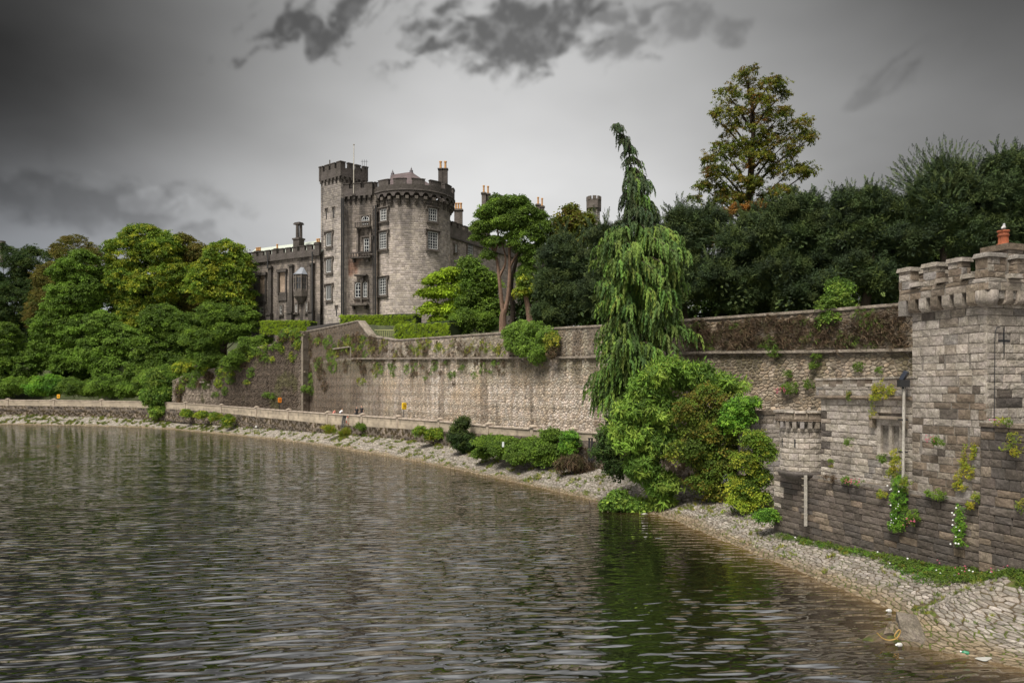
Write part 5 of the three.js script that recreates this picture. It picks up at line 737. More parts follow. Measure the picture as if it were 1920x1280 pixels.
const G = (() => {
  const broad = (n, len, wid, seed, flat = 0.5) => { const r = rng(seed), L = []; for (let i = 0; i < n; i++) { const o = rdir(r).multiplyScalar(0.5 * Math.cbrt(r())); o.y *= flat; const d = o.clone().setY(-0.1).add(rdir(r).multiplyScalar(0.35)); L.push({ o, dir: d.setY(d.y - 0.18), up: V(0, 1, 0).add(rdir(r).multiplyScalar(0.55)), len: len * (0.7 + 0.6 * r()), wid: wid * (0.7 + 0.6 * r()) }); } return leavesGeo(L); };
  const frond = (n, len, seed) => { const r = rng(seed), L = []; for (let i = 0; i < n; i++) { const t = i / n, side = i % 2 ? 1 : -1; L.push({ o: V(0, -0.22 * t * t, t), dir: V(side * 0.9, -0.15 - 0.35 * r(), 0.9), up: V(0, 1, 0).add(rdir(r).multiplyScalar(0.3)), len: len * (1.05 - 0.6 * t) * (0.7 + 0.5 * r()), wid: 0.095, fold: 0.1 }); } L.push({ o: V(0, -0.18, 0.8), dir: V(0, -0.2, 1), up: V(0, 1, 0), len: 0.32, wid: 0.1 }); return leavesGeo(L); };
  const tassel = (seed) => { const r = rng(seed), L = []; for (let i = 0; i < 24; i++) { const t = (i + r()) / 24, a = r() * 6.28, cx = 0.55 * Math.sin(t * 1.5), cy = 0.12 * t - 0.85 * t * t; L.push({ o: V(cx, cy, 0), dir: V(Math.cos(a) * 0.55 + 0.5 * (1 - t), -0.35 - 0.6 * t, Math.sin(a) * 0.6), up: V(0.2, 1, 0).add(rdir(r).multiplyScalar(0.4)), len: 0.30 * (1.1 - 0.4 * t), wid: 0.11, fold: 0.05 }); } return leavesGeo(L); };
  const twig = (seed) => { const r = rng(seed), L = []; for (let i = 0; i < 12; i++) { const a = r() * 6.28; L.push({ o: V((r() - 0.5) * 0.6, r() * 0.2, (r() - 0.5) * 0.3), dir: V(Math.cos(a) * 0.5, -0.9 + 0.6 * r(), Math.sin(a) * 0.4), up: rdir(r), len: 0.9 * (0.5 + 0.6 * r()), wid: 0.05 + 0.05 * r(), fold: 0 }); } return leavesGeo(L); };
  const grass = (seed) => { const r = rng(seed), L = []; for (let i = 0; i < 14; i++) { const a = r() * 6.28; L.push({ o: V((r() - 0.5) * 0.5, 0, (r() - 0.5) * 0.5), dir: V(Math.cos(a) * 0.5, 0.8, Math.sin(a) * 0.5), up: V(Math.cos(a), 0, Math.sin(a)), len: 0.5 + 0.6 * r(), wid: 0.07, fold: 0 }); } return leavesGeo(L); };
  const spear = (n, seed) => { const r = rng(seed), L = []; for (let i = 0; i < n; i++) { const d = rdir(r); d.y = d.y * 0.5 - 0.25; L.push({ o: rdir(r).multiplyScalar(0.22), dir: d, up: V(0, 1, 0).add(rdir(r).multiplyScalar(0.3)), len: 0.62 * (0.7 + 0.5 * r()), wid: 0.15, fold: 0.15 }); } return leavesGeo(L); };
  const needle = (n, seed) => { const r = rng(seed), L = []; for (let i = 0; i < n; i++) { const d = rdir(r); d.y = d.y * 0.7 + 0.1; L.push({ o: rdir(r).multiplyScalar(0.35), dir: d, up: rdir(r), len: 0.5 * (0.6 + 0.7 * r()), wid: 0.075, fold: 0.05 }); } return leavesGeo(L); };
  return { needle: needle(34, 11), broad: broad(13, 0.34, 0.26, 1), small: broad(20, 0.23, 0.17, 2), ivy: broad(16, 0.24, 0.24, 3, 0.8), frond: frond(16, 0.4, 4), tassel: tassel(5), twig: twig(6), grass: grass(7), spear: spear(16, 8), palm: broad(10, 0.42, 0.20, 9, 0.4) };
})();
const flowerGeo = new THREE.IcosahedronGeometry(0.5, 0);
function scatter(name, geo, mat, list, parent) {   // list of {p, q (quaternion), s, c}
  const im = new THREE.InstancedMesh(geo, mat, list.length), m = new THREE.Matrix4(), sc = V(1, 1, 1);
  list.forEach((e, i) => { if (e.s.isVector3) sc.copy(e.s); else sc.setScalar(e.s); m.compose(e.p, e.q, sc); im.setMatrixAt(i, m); im.setColorAt(i, new THREE.Color().setRGB(...e.c)); });
  return stuffOf(name, im, parent);
}
const UP = V(0, 1, 0), toward = (dir, spin) => new THREE.Quaternion().setFromUnitVectors(UP, dir.clone().normalize()).multiply(new THREE.Quaternion().setFromAxisAngle(UP, spin));
const PAL = {
  lime: [[0.075, 0.125, 0.016], [0.12, 0.17, 0.022], [0.05, 0.095, 0.014], [0.16, 0.19, 0.026], [0.06, 0.11, 0.018]],
  chestnut: [[0.062, 0.12, 0.02], [0.09, 0.16, 0.034], [0.045, 0.09, 0.015], [0.072, 0.13, 0.022]],
  mid: [[0.054, 0.102, 0.018], [0.075, 0.13, 0.022], [0.040, 0.078, 0.014]],
  dark: [[0.024, 0.05, 0.013], [0.034, 0.062, 0.015], [0.018, 0.038, 0.012], [0.045, 0.07, 0.018]],
  bronze: [[0.06, 0.06, 0.016], [0.075, 0.078, 0.018], [0.05, 0.065, 0.016], [0.085, 0.075, 0.022]],
  yew: [[0.020, 0.038, 0.010], [0.032, 0.055, 0.013], [0.048, 0.070, 0.015], [0.014, 0.028, 0.009]],
  acid: [[0.14, 0.22, 0.018], [0.175, 0.26, 0.024], [0.11, 0.18, 0.016], [0.125, 0.18, 0.018]],
  autumn: [[0.056, 0.078, 0.010], [0.075, 0.09, 0.011], [0.042, 0.066, 0.010], [0.078, 0.064, 0.012], [0.095, 0.105, 0.014]],
  orange: [[0.30, 0.13, 0.022], [0.26, 0.15, 0.03], [0.22, 0.12, 0.025], [0.17, 0.13, 0.025]],
  elder: [[0.055, 0.11, 0.022], [0.085, 0.155, 0.033], [0.04, 0.085, 0.017], [0.12, 0.185, 0.045]],
  tawny: [[0.060, 0.092, 0.014], [0.085, 0.11, 0.018], [0.045, 0.08, 0.013], [0.092, 0.088, 0.02], [0.045, 0.082, 0.014]],
  yellow: [[0.36, 0.34, 0.022], [0.28, 0.30, 0.022], [0.20, 0.26, 0.02], [0.42, 0.36, 0.03]],
  ivy: [[0.05, 0.13, 0.018], [0.075, 0.17, 0.025], [0.035, 0.095, 0.015], [0.10, 0.19, 0.03]],
  dead: [[0.12, 0.075, 0.04], [0.085, 0.055, 0.032], [0.15, 0.10, 0.055], [0.10, 0.085, 0.035]],
  grass: [[0.10, 0.14, 0.022], [0.15, 0.16, 0.03], [0.07, 0.11, 0.02]],
};
for (const k in PAL) PAL[k] = PAL[k].map(([a, b, c]) => (k === 'dead' || k === 'yellow' || k === 'orange' ? [a, b, c] : k === 'yew' ? [a * 1.55, b * 1.5, c * 1.3] : k === 'dark' ? [a * 1.7, b * 1.6, c] : [a * 2.1, b * 1.9, c * 1.1]));
// leaf clumps over boughs set on ellipsoids; ells: [px, py, rx, ry, depth shift] in the photograph's pixels at depth d
function foliage(parent, o) {
  const r = rng(o.seed), d = o.d, k = d / FX, list = [], pal = PAL[o.pal], bough = o.bough || 1.2, es = o.ells.map(([px, py, rx, ry, dz = 0, pl]) => ({ c: P(px, py, d + dz), rx: rx * k, ry: ry * k, rz: o.rz ? o.rz : Math.max(rx, ry) * k * (o.deep || 0.8), pal: pl ? PAL[pl] : pal }));
  const areas = es.map((e) => Math.pow((Math.pow(e.rx * e.ry, 1.6) + Math.pow(e.rx * e.rz, 1.6) + Math.pow(e.ry * e.rz, 1.6)) / 3, 1 / 1.6) * 12.57), tot = areas.reduce((a, b) => a + b, 0);
  es.forEach((e, ei) => {
    const nb = Math.max(2, Math.round(areas[ei] / (bough * bough * (o.sparse || 2.6)))), inner = Math.max(0, 1 - bough / Math.min(e.rx, e.ry, e.rz) * 0.75);
    for (let b = 0; b < nb; b++) {
      const n = rdir(r); if (n.z < -0.55 && r() < 0.7) n.z *= -1; const f = Math.max(0.15, inner) + 0.22 * (r() - 0.5), bc = V(e.c.x + n.x * e.rx * f, e.c.y + n.y * e.ry * f, e.c.z + n.z * e.rz * f), br = bough * (0.6 + 0.7 * r()), tone = 0.7 + 0.65 * r(), base = pick(e.pal, r);
      if (o.inside && o.inside(bc)) continue;
      const nc = Math.round((o.per || 26) * (br / bough) ** 2);
      for (let i = 0; i < nc; i++) {
        const q = rdir(r); q.y = q.y * 0.8 + 0.25; q.addScaledVector(n, 0.35).normalize(); const rad = br * (r() < 0.16 ? 1 + 0.55 * r() : 0.4 + 0.65 * Math.sqrt(r())), p = bc.clone().add(V(q.x * rad, q.y * rad * (o.squash || 0.75), q.z * rad));
        if (o.flatY && Math.abs(p.y - bc.y) > o.flatY) p.y = bc.y + (p.y - bc.y) * 0.4;
        const out = q.clone().multiplyScalar(o.lean ?? 0.6).add(UP).add(V(-0.1, 0, 0.25)).addScaledVector(rdir(r), 0.45), mixc = r() < 0.6 ? base : pick(e.pal, r), t = tone * (0.8 + 0.4 * r());
        let quat; if (o.frond) { const fd = n.clone().multiplyScalar(1.0).add(q.clone().multiplyScalar(0.7)).add(V(0, o.rise ?? 0.2, 0)).normalize(); quat = new THREE.Quaternion().setFromRotationMatrix(new THREE.Matrix4().lookAt(fd, V(0, 0, 0), UP.clone().add(rdir(r).multiplyScalar(0.4)))); } else quat = toward(out, r() * 6.28);
        list.push({ p, q: quat, s: (o.size || 0.7) * (0.7 + 0.6 * r()), c: mixc.map((v) => v * t) });
      }
    }
  });
  return scatter(o.part || 'crown', o.geo || G.broad, o.mat || LM.broad, list, parent);
}
// a tree: trunk with limbs reaching into the crown, and the crown
function tree(name, label, cat, o) {
  const gx = o.base[0], gy = o.base[1], q = P(gx, gy, o.d), t = thing(name, label, cat, V(0, 0, 0), 0, o.group), r = rng(o.seed + 5), tr = o.tr || 0.3, top = o.ells.reduce((a, e) => (e[1] < a[1] ? e : a)), tp = P(top[0], top[1] + top[3] * 0.3, o.d + (top[4] || 0));
  const mid = q.clone().lerp(tp, 0.5).add(V((r() - 0.5) * tr * 3, 0, (r() - 0.5) * tr * 3)), geos = [tube([q.clone().add(V(0, -0.6, 0)), q.clone().lerp(mid, 0.3), mid, tp], tr, 10, 7, tr * 0.22)];
  part('trunk', geos[0], o.bark || M.bark, t);
  const limbs = []; for (const [px, py, rx, ry, dz = 0] of o.ells) { const c = P(px, py, o.d + dz), s = q.clone().lerp(tp, 0.25 + 0.4 * r()), h = s.clone().lerp(c, 0.5); h.y -= 0.3; limbs.push(tube([s, h, c], tr * 0.4, 6, 5, tr * 0.1)); for (let i = 0; i < (o.limbs || 2); i++) { const e = c.clone().add(V((r() - 0.5) * rx, (r() - 0.3) * ry, (r() - 0.5) * rx).multiplyScalar(o.d / FX * 1.3)); limbs.push(tube([h, c.clone().lerp(h, 0.3), e], tr * 0.2, 5, 4, tr * 0.05)); } }
  part('limbs', merge(limbs), o.bark || M.bark, t);
  foliage(t, o); return t;
}
function shrub(name, label, cat, o) { const t = thing(name, label, cat, V(0, 0, 0), 0, o.group), r = rng(o.seed + 3), st = []; if (!o.noStem) { for (const [px, py, rx, ry, dz = 0] of o.ells) { const a = P(px + (r() - 0.5) * rx * 0.4, py + ry * 0.9, o.d + dz), b = P(px, py - ry * 0.3, o.d + dz); st.push(tube([a, a.clone().lerp(b, 0.5).add(V((r() - 0.5) * 0.2, 0, 0)), b], 0.05, 4, 4, 0.02)); } part('stems', merge(st), M.bark, t); } foliage(t, { part: 'foliage', ...o }); return t; }

// ---------------------------------------------------------------- the wood at the left
tree('evergreen_tree', 'very dark evergreen tree at the far left edge of the wood', 'tree', { seed: 101, d: 186, base: [30, 690], pal: 'dark', geo: G.small, size: 0.98, bough: 1.37, per: 24, tr: 0.55, ells: [[5, 505, 55, 45], [70, 505, 45, 45], [30, 570, 65, 60], [90, 560, 40, 50], [20, 640, 60, 50]] });
tree('beech_tree', 'dull brownish-green tree top rising between dark evergreen and tall chestnut', 'tree', { seed: 102, d: 182, base: [140, 690], pal: 'bronze', geo: G.small, size: 0.89, bough: 1.22, per: 20, tr: 0.5, ells: [[140, 474, 42, 32], [172, 500, 32, 40], [105, 530, 42, 42], [95, 580, 45, 50], [150, 540, 50, 45]] });
tree('chestnut_tree', 'tall conical chestnut with layered bright leaf clumps, third from left', 'tree', { seed: 103, d: 172, base: [135, 725], pal: 'chestnut', geo: G.broad, size: 1.06, bough: 1.15, per: 22, tr: 0.5, squash: 0.5, ells: [[115, 512, 24, 22], [150, 500, 38, 34], [125, 560, 40, 34], [165, 545, 30, 40], [105, 610, 42, 36], [150, 620, 46, 40], [95, 660, 46, 34], [140, 680, 52, 36]] });
tree('lime_tree', 'big broad bright green lime, tallest crown of the left wood', 'tree', { seed: 104, d: 176, base: [275, 705], pal: 'lime', geo: G.broad, size: 1.02, bough: 1.22, per: 21, tr: 0.6, squash: 0.6, ells: [[268, 450, 46, 30], [238, 478, 40, 38], [300, 470, 42, 36], [235, 535, 46, 44], [285, 540, 52, 48], [322, 520, 36, 48], [260, 600, 50, 46]] });
tree('lime_tree', 'olive green tree between the tall lime and the rounded lime by the castle', 'tree', { seed: 105, d: 180, base: [350, 700], pal: 'bronze', geo: G.broad, size: 0.98, bough: 1.15, per: 20, tr: 0.5, ells: [[345, 468, 36, 30], [372, 490, 34, 36], [345, 530, 40, 42], [372, 560, 40, 40]] });
tree('lime_tree', 'rounded yellow-green lime in front of the castle wing', 'tree', { seed: 106, d: 137, base: [420, 660], pal: 'lime', geo: G.broad, size: 0.94, bough: 1.08, per: 22, tr: 0.45, squash: 0.6, ells: [[420, 476, 42, 30], [444, 500, 30, 32], [398, 520, 42, 40], [448, 538, 30, 32], [425, 565, 44, 34], [380, 540, 34, 40], [455, 574, 24, 20]] });
tree('chestnut_tree', 'young chestnut with pale leaf clumps, low in front of the tall lime', 'tree', { seed: 107, d: 164, base: [205, 735], pal: 'chestnut', geo: G.palm, size: 1.10, bough: 1.01, per: 24, tr: 0.35, squash: 0.5, ells: [[195, 610, 34, 28], [225, 640, 32, 34], [185, 660, 40, 36], [215, 690, 42, 30]] });
tree('understorey_tree', 'mid green tree low in the wood under the two limes', 'tree', { seed: 108, d: 158, base: [320, 735], pal: 'mid', geo: G.broad, size: 0.94, bough: 1.01, per: 22, tr: 0.35, squash: 0.55, ells: [[305, 600, 40, 34], [340, 620, 42, 36], [290, 655, 42, 34], [330, 680, 50, 36], [270, 700, 38, 28]] });
tree('understorey_tree', 'spreading green tree on the slope just left of the stepped old wall', 'tree', { seed: 109, d: 134, base: [420, 690], pal: 'mid', geo: G.small, size: 1.02, bough: 0.94, per: 22, tr: 0.3, squash: 0.5, ells: [[405, 590, 38, 24], [455, 590, 32, 18], [425, 620, 44, 24], [375, 640, 40, 28], [465, 612, 26, 16], [392, 670, 36, 20]] });
tree('understorey_tree', 'dark leafy tree at the left edge close to the promenade', 'tree', { seed: 110, d: 168, base: [20, 740], pal: 'mid', geo: G.broad, size: 0.94, bough: 1.01, per: 21, tr: 0.3, squash: 0.55, ells: [[5, 640, 32, 40], [30, 690, 44, 32], [-10, 700, 40, 40]] });
for (const [i, [label, d, pal, ells]] of [
  ['low bright shrub behind the far-left parapet under the dark trees', 162, 'chestnut', [[35, 722, 26, 18], [8, 728, 20, 16]]], ['spreading mid green shrub behind the parapet beside the first yellow box', 161, 'ivy', [[90, 722, 34, 20], [70, 730, 22, 14]]],
  ['dense green shrub right of the yellow box behind the far parapet', 159, 'mid', [[140, 724, 32, 18], [165, 730, 26, 14]]], ['mixed green shrub behind the parapet left of the small waterside tree', 156, 'chestnut', [[205, 722, 34, 20], [240, 730, 30, 16]]],
  ['dark shrub behind the small waterside tree at the end of the old wall', 151, 'mid', [[285, 715, 34, 24], [322, 700, 26, 20]]], ['leafy bank shrub above the old wall top', 142, 'lime', [[352, 688, 34, 14], [388, 678, 30, 14]]], ['ivy mass spilling over the stepped top of the old wall', 128, 'mid', [[445, 668, 22, 14], [468, 645, 26, 12], [430, 682, 18, 10], [495, 640, 20, 8]]]].entries())
  shrub('bank_shrub', label, 'shrub', { seed: 130 + i, d, pal, ells, geo: G.small, size: 0.95, bough: 1.0, per: 26 });
tree('waterside_tree', 'small bushy green tree growing out of the river wall at the left', 'tree', { seed: 111, d: 143, base: [298, 795], pal: 'elder', geo: G.broad, size: 0.9, bough: 1.0, per: 30, tr: 0.18, ells: [[292, 712, 22, 22], [302, 740, 24, 24], [285, 740, 20, 24], [300, 765, 24, 18]] });

{ const g = new THREE.Group(); foliage(g, { seed: 190, d: 205, pal: 'dark', geo: G.broad, size: 1.9, bough: 2.6, per: 16, rz: 6, ells: [[-60, 620, 90, 110], [40, 610, 80, 100], [130, 600, 70, 100], [220, 600, 70, 100], [310, 590, 70, 90], [395, 590, 60, 80], [450, 610, 40, 50]] }); const w = g.children[0]; g.remove(w); w.name = numbered('wood_behind'); scene.add(w); tag(w, 'dark mass of trees filling the slope behind the left wood', 'wood'); }
{ const g = new THREE.Group(); foliage(g, { seed: 191, d: 92, pal: 'dark', geo: G.broad, size: 1.2, bough: 1.5, per: 16, rz: 4, ells: [[1010, 580, 50, 50], [1110, 570, 60, 60], [1210, 560, 70, 70], [1310, 550, 70, 70], [1400, 550, 70, 70], [1500, 540, 80, 80], [1600, 530, 80, 80], [1700, 500, 80, 90], [1800, 480, 80, 90], [1900, 480, 80, 90]] }); const w = g.children[0]; g.remove(w); w.name = numbered('wood_behind'); scene.add(w); tag(w, 'dark mass of park trees behind the row of yews above the great wall', 'wood'); }
// ---------------------------------------------------------------- garden before the castle
function hedge(label, x0, x1, y0, y1, d, deep, seed, d1 = d) {
  const t = thing('clipped_hedge', label, 'hedge'), a = P(x0, y1, d), b = P(x1, y1, d1), h = (y1 - y0) / FX * d, L = a.distanceTo(b), r = rng(seed), list = [], pal = PAL.acid, ux = b.clone().sub(a).normalize(), nz = V(-ux.z, 0, ux.x);
  const g = box(L - 0.2, h - 0.1, deep - 0.2, L / 2, h / 2, -deep / 2); g.rotateY(Math.atan2(-ux.z, ux.x)); g.translate(a.x, a.y, a.z); part('hedge_core', g, std(0.03, 0.045, 0.012, 1), t);
  for (let i = 0; i < L * (h + deep) * 22; i++) { const top = r() < deep / (h + deep), u = r() * L, y = top ? h + (r() - 0.5) * 0.25 : r() * h, o = top ? -r() * deep : (r() - 0.5) * 0.25; list.push({ p: a.clone().addScaledVector(ux, u).add(V(nz.x * o, y, nz.z * o)), q: toward(top ? UP : nz.clone().add(V(0, 0.5, 0)), r() * 6.28), s: 0.45 * (0.7 + 0.6 * r()), c: ((kk) => pick(pal, r).map((v) => v * kk))(0.75 + 0.5 * r()) }); }
  scatter('foliage', G.small, LM.broad, list, t); return t;
}
hedge('bright clipped hedge below the castle wing, left of the dark sloping rail', 487, 580, 602, 626, 127, 3, 151, 125);
hedge('bright clipped hedge at the foot of the round tower, higher of the two', 636, 778, 592, 616, 113, 2.5, 152, 109);
hedge('bright clipped hedge above the great wall, lower and nearer of the two', 738, 842, 609, 639, 99, 2.5, 153, 92);
{ const t = thing('garden_railing', 'low pale green railing between the hedges above the great wall', 'railing'), a = P(694, 631, 104), b = P(742, 632, 99); for (let i = 0; i <= 14; i++) { const q = a.clone().lerp(b, i / 14); part('baluster', box(0.09, 0.85, 0.09, q.x, q.y + 0.45, q.z), std(0.30, 0.30, 0.12, 0.8), t); } part('rail', tube([a.clone().add(V(0, 0.9, 0)), a.clone().lerp(b, 0.5).add(V(0, 0.9, 0)), b.clone().add(V(0, 0.9, 0))], 0.07, 4, 5), std(0.30, 0.30, 0.12, 0.8), t); }
tree('maple_tree', 'bright yellow-green maple in front of the round tower base', 'tree', { seed: 160, d: 108, base: [850, 622], pal: 'acid', geo: G.broad, size: 0.85, bough: 1.0, per: 24, tr: 0.16, squash: 0.4, sparse: 3.2, ells: [[815, 525, 26, 14], [845, 515, 28, 18], [800, 548, 20, 12], [835, 548, 34, 18], [810, 578, 26, 16], [850, 580, 30, 20], [868, 545, 22, 26], [822, 600, 24, 12]] });
tree('garden_tree', 'mid green tree between the bright maple and the pink-barked tree', 'tree', { seed: 161, d: 104, base: [895, 625], pal: 'mid', geo: G.broad, size: 0.8, bough: 1.0, per: 26, tr: 0.2, ells: [[880, 505, 26, 24], [905, 530, 34, 34], [885, 560, 30, 30], [915, 580, 32, 28]] });
shrub('garden_shrub', 'dark rounded shrub behind the wall right of the lower hedge', 'shrub', { seed: 162, d: 95, pal: 'mid', geo: G.small, size: 0.7, bough: 0.9, per: 28, ells: [[868, 604, 34, 24], [905, 606, 32, 22]] });
{
  const o = { seed: 163, d: 88, pal: 'mid', geo: G.small, size: 0.72, bough: 0.62, per: 15, squash: 0.6, sparse: 2.8, ells: [[952, 382, 52, 17], [928, 398, 40, 18], [985, 402, 46, 18], [905, 425, 30, 13], [960, 418, 55, 18], [1005, 428, 34, 20], [895, 445, 20, 9], [985, 452, 42, 26], [925, 452, 26, 12], [915, 478, 22, 8], [1000, 480, 28, 22], [990, 515, 24, 22]] };
  const t = thing('pink_barked_tree', 'tall open tree with forked pinkish trunk and layered dark canopy', 'tree'), q = (x, y, dz = 0) => P(x, y, o.d + dz);
  part('trunk', tube([q(944, 640), q(943, 610), q(943, 592), q(946, 580)], 0.55, 8, 9, 0.36), M.pinkBark, t);
  part('fork', tube([q(944, 590), q(940, 560), q(936, 520), q(932, 490), q(927, 470)], 0.27, 12, 8, 0.16), M.pinkBark, t); part('fork', tube([q(945, 588), q(951, 566), q(954, 540), q(956, 500), q(955, 460), q(958, 420)], 0.28, 14, 8, 0.12), M.pinkBark, t); part('fork', tube([q(958, 620, 3), q(962, 580, 3), q(958, 540, 3), q(968, 490, 2), q(985, 450)], 0.36, 12, 8, 0.15), M.bark, t);
  part('limbs', merge([[[928, 472], [915, 455], [898, 444]], [[928, 472], [934, 445], [930, 410]], [[956, 462], [975, 440], [990, 410]], [[957, 430], [950, 400], [952, 380]], [[936, 520], [948, 490], [940, 450]], [[926, 478], [912, 470], [904, 476]], [[956, 500], [970, 475], [985, 455]]].map((l) => tube(l.map(([x, y]) => q(x, y)), 0.2, 8, 6, 0.06))), M.pinkBark, t);
  foliage(t, o);
}
{ const t = thing('pollard_trunk', 'short leaning pale bare trunk right of the forked pink tree', 'tree'), q = (x, y) => P(x, y, 82); part('trunk', tube([q(996, 625), q(993, 596), q(989, 572), q(984, 548), q(982, 540)], 0.42, 8, 8, 0.2), M.pinkBark, t); part('limbs', tube([q(986, 556), q(990, 542), q(995, 535)], 0.14, 5, 5, 0.06), M.pinkBark, t); foliage(t, { seed: 171, d: 82, pal: 'lime', geo: G.broad, size: 0.6, bough: 0.6, per: 20, ells: [[978, 548, 14, 8], [1000, 540, 14, 8], [985, 525, 18, 10]] }); }

// ---------------------------------------------------------------- the yews and park trees over the great wall
const yew = (label, o) => { const t = tree('yew_tree', label, 'tree', { pal: 'yew', mat: LM.needle, bough: 0.85, per: 30, tr: 0.45, sparse: 2.2, limbs: 1, ...o, geo: G.needle, size: 0.62, frond: false }); foliage(t, { pal: 'yew', mat: LM.needle, bough: 0.8, per: 12, sparse: 2.6, ...o, geo: G.frond, frond: true, size: 0.5, seed: o.seed + 50, part: 'sprays' }); const r = rng(o.seed + 70), list = []; for (const [ex, ey, rx, ry, dz = 0] of o.ells) for (let i = 0; i < 9; i++) { const a = (r() - 0.5) * 2.2, L = 16 + 22 * r(), x0 = ex + Math.sin(a) * rx * 0.85, y0 = ey - Math.cos(a) * ry * 0.85, zz = o.d + dz + (r() - 0.6) * rx * o.d / FX, b = a * 0.6 + (r() - 0.5) * 0.5; for (let k = 0; k < 6; k++) { const f = k / 6, dir = V(Math.sin(b) + (r() - 0.5) * 0.9, Math.cos(b), (r() - 0.5) * 0.9).normalize(); list.push({ p: P(x0 + Math.sin(b) * L * f, y0 - Math.cos(b) * L * f, zz), q: new THREE.Quaternion().setFromRotationMatrix(new THREE.Matrix4().lookAt(dir, V(0, 0, 0), rdir(r))), s: 0.5 * (1 - 0.4 * f) * o.d / 55, c: pick(PAL.yew, r) }); } } scatter('shoots', G.frond, LM.needle, list, t); return t; };
yew('dark drooping yew right of the pink-barked tree', { seed: 201, d: 76, base: [1055, 625], ells: [[1052, 470, 34, 34], [1075, 500, 46, 44], [1035, 530, 36, 40], [1085, 555, 50, 44], [1045, 585, 48, 32], [1110, 520, 26, 50]], rise: 0.0, size: 0.62 });
tree('park_tree', 'yellow-green leafy tree top below the slim far turret', 'tree', { seed: 202, d: 88, base: [1075, 600], pal: 'autumn', geo: G.broad, size: 0.95, bough: 1.0, per: 24, tr: 0.25, sparse: 3.2, ells: [[1068, 395, 20, 12], [1085, 418, 34, 22], [1050, 430, 28, 26], [1105, 440, 26, 24], [1075, 455, 36, 24]] });
yew('dark yew half hidden behind the weeping conifer, on its left', { seed: 203, d: 68, base: [1150, 615], ells: [[1130, 445, 28, 28], [1150, 490, 40, 44], [1135, 550, 40, 46], [1185, 470, 36, 44], [1190, 540, 46, 50]] });
yew('dark yew rising right of the weeping conifer', { seed: 204, d: 66, base: [1285, 605], ells: [[1272, 415, 26, 26], [1300, 440, 36, 40], [1262, 470, 36, 44], [1305, 510, 50, 46], [1270, 555, 46, 40], [1330, 420, 26, 30]] });
yew('broad dark yew below the tall autumn tree', { seed: 205, d: 64, base: [1380, 605], ells: [[1410, 420, 22, 26], [1370, 465, 40, 36], [1420, 470, 42, 40], [1350, 520, 44, 44], [1400, 545, 56, 46], [1440, 520, 40, 44]] });
yew('dense dark yew right of the tall autumn tree', { seed: 206, d: 61, base: [1490, 600], ells: [[1470, 400, 32, 28], [1510, 395, 36, 30], [1445, 430, 32, 32], [1500, 440, 46, 42], [1545, 410, 32, 34], [1470, 500, 48, 48], [1530, 500, 50, 48], [1500, 555, 60, 38]] });
yew('dense dark yew in the middle of the yew row, left of the battlemented turret', { seed: 207, d: 57, base: [1620, 600], ells: [[1590, 388, 34, 28], [1635, 385, 34, 30], [1675, 395, 30, 30], [1600, 440, 44, 42], [1655, 450, 46, 44], [1590, 510, 46, 48], [1650, 525, 50, 46], [1690, 500, 36, 50]] });
{
  const t = yew('tall yew with upswept spiky shoots above the battlemented turret', { seed: 208, d: 55, base: [1775, 570], rise: 0.8, size: 0.62, ells: [[1775, 340, 44, 36], [1735, 375, 40, 38], [1810, 365, 40, 42], [1765, 410, 60, 44], [1720, 440, 44, 44], [1810, 450, 60, 50]] });
  const r = rng(9), list = []; for (let i = 0; i < 58; i++) { const a = lerp(-1.15, 1.0, (i + r()) / 58), L = 52 + 62 * Math.cos(a) * (0.75 + 0.5 * r()), x0 = 1772 + Math.sin(a) * 40, y0 = 385 - Math.cos(a) * 16; for (let k = 0; k < 18; k++) { const f = k / 18, p = P(x0 + Math.sin(a * 0.95) * L * f, y0 - Math.cos(a * 0.9) * L * f * 0.98 + f * f * 6, 55 + (r() - 0.5) * 0.4 + ((i % 5) - 2) * 0.9), dir = V(Math.sin(a) + (r() - 0.5) * 0.9, Math.cos(a), (r() - 0.5) * 0.9).normalize(); list.push({ p, q: new THREE.Quaternion().setFromRotationMatrix(new THREE.Matrix4().lookAt(dir, V(0, 0, 0), rdir(r))), s: 0.5 * (1 - 0.4 * f), c: pick(PAL.yew, r) }); } } scatter('shoots', G.frond, LM.needle, list, t);
}
yew('large dark yew cut by the right edge of the picture', { seed: 209, d: 54, base: [1900, 560], rise: 0.5, ells: [[1880, 315, 34, 30], [1925, 320, 36, 36], [1860, 360, 36, 40], [1905, 385, 50, 48], [1870, 435, 46, 44], [1930, 450, 50, 50]] });
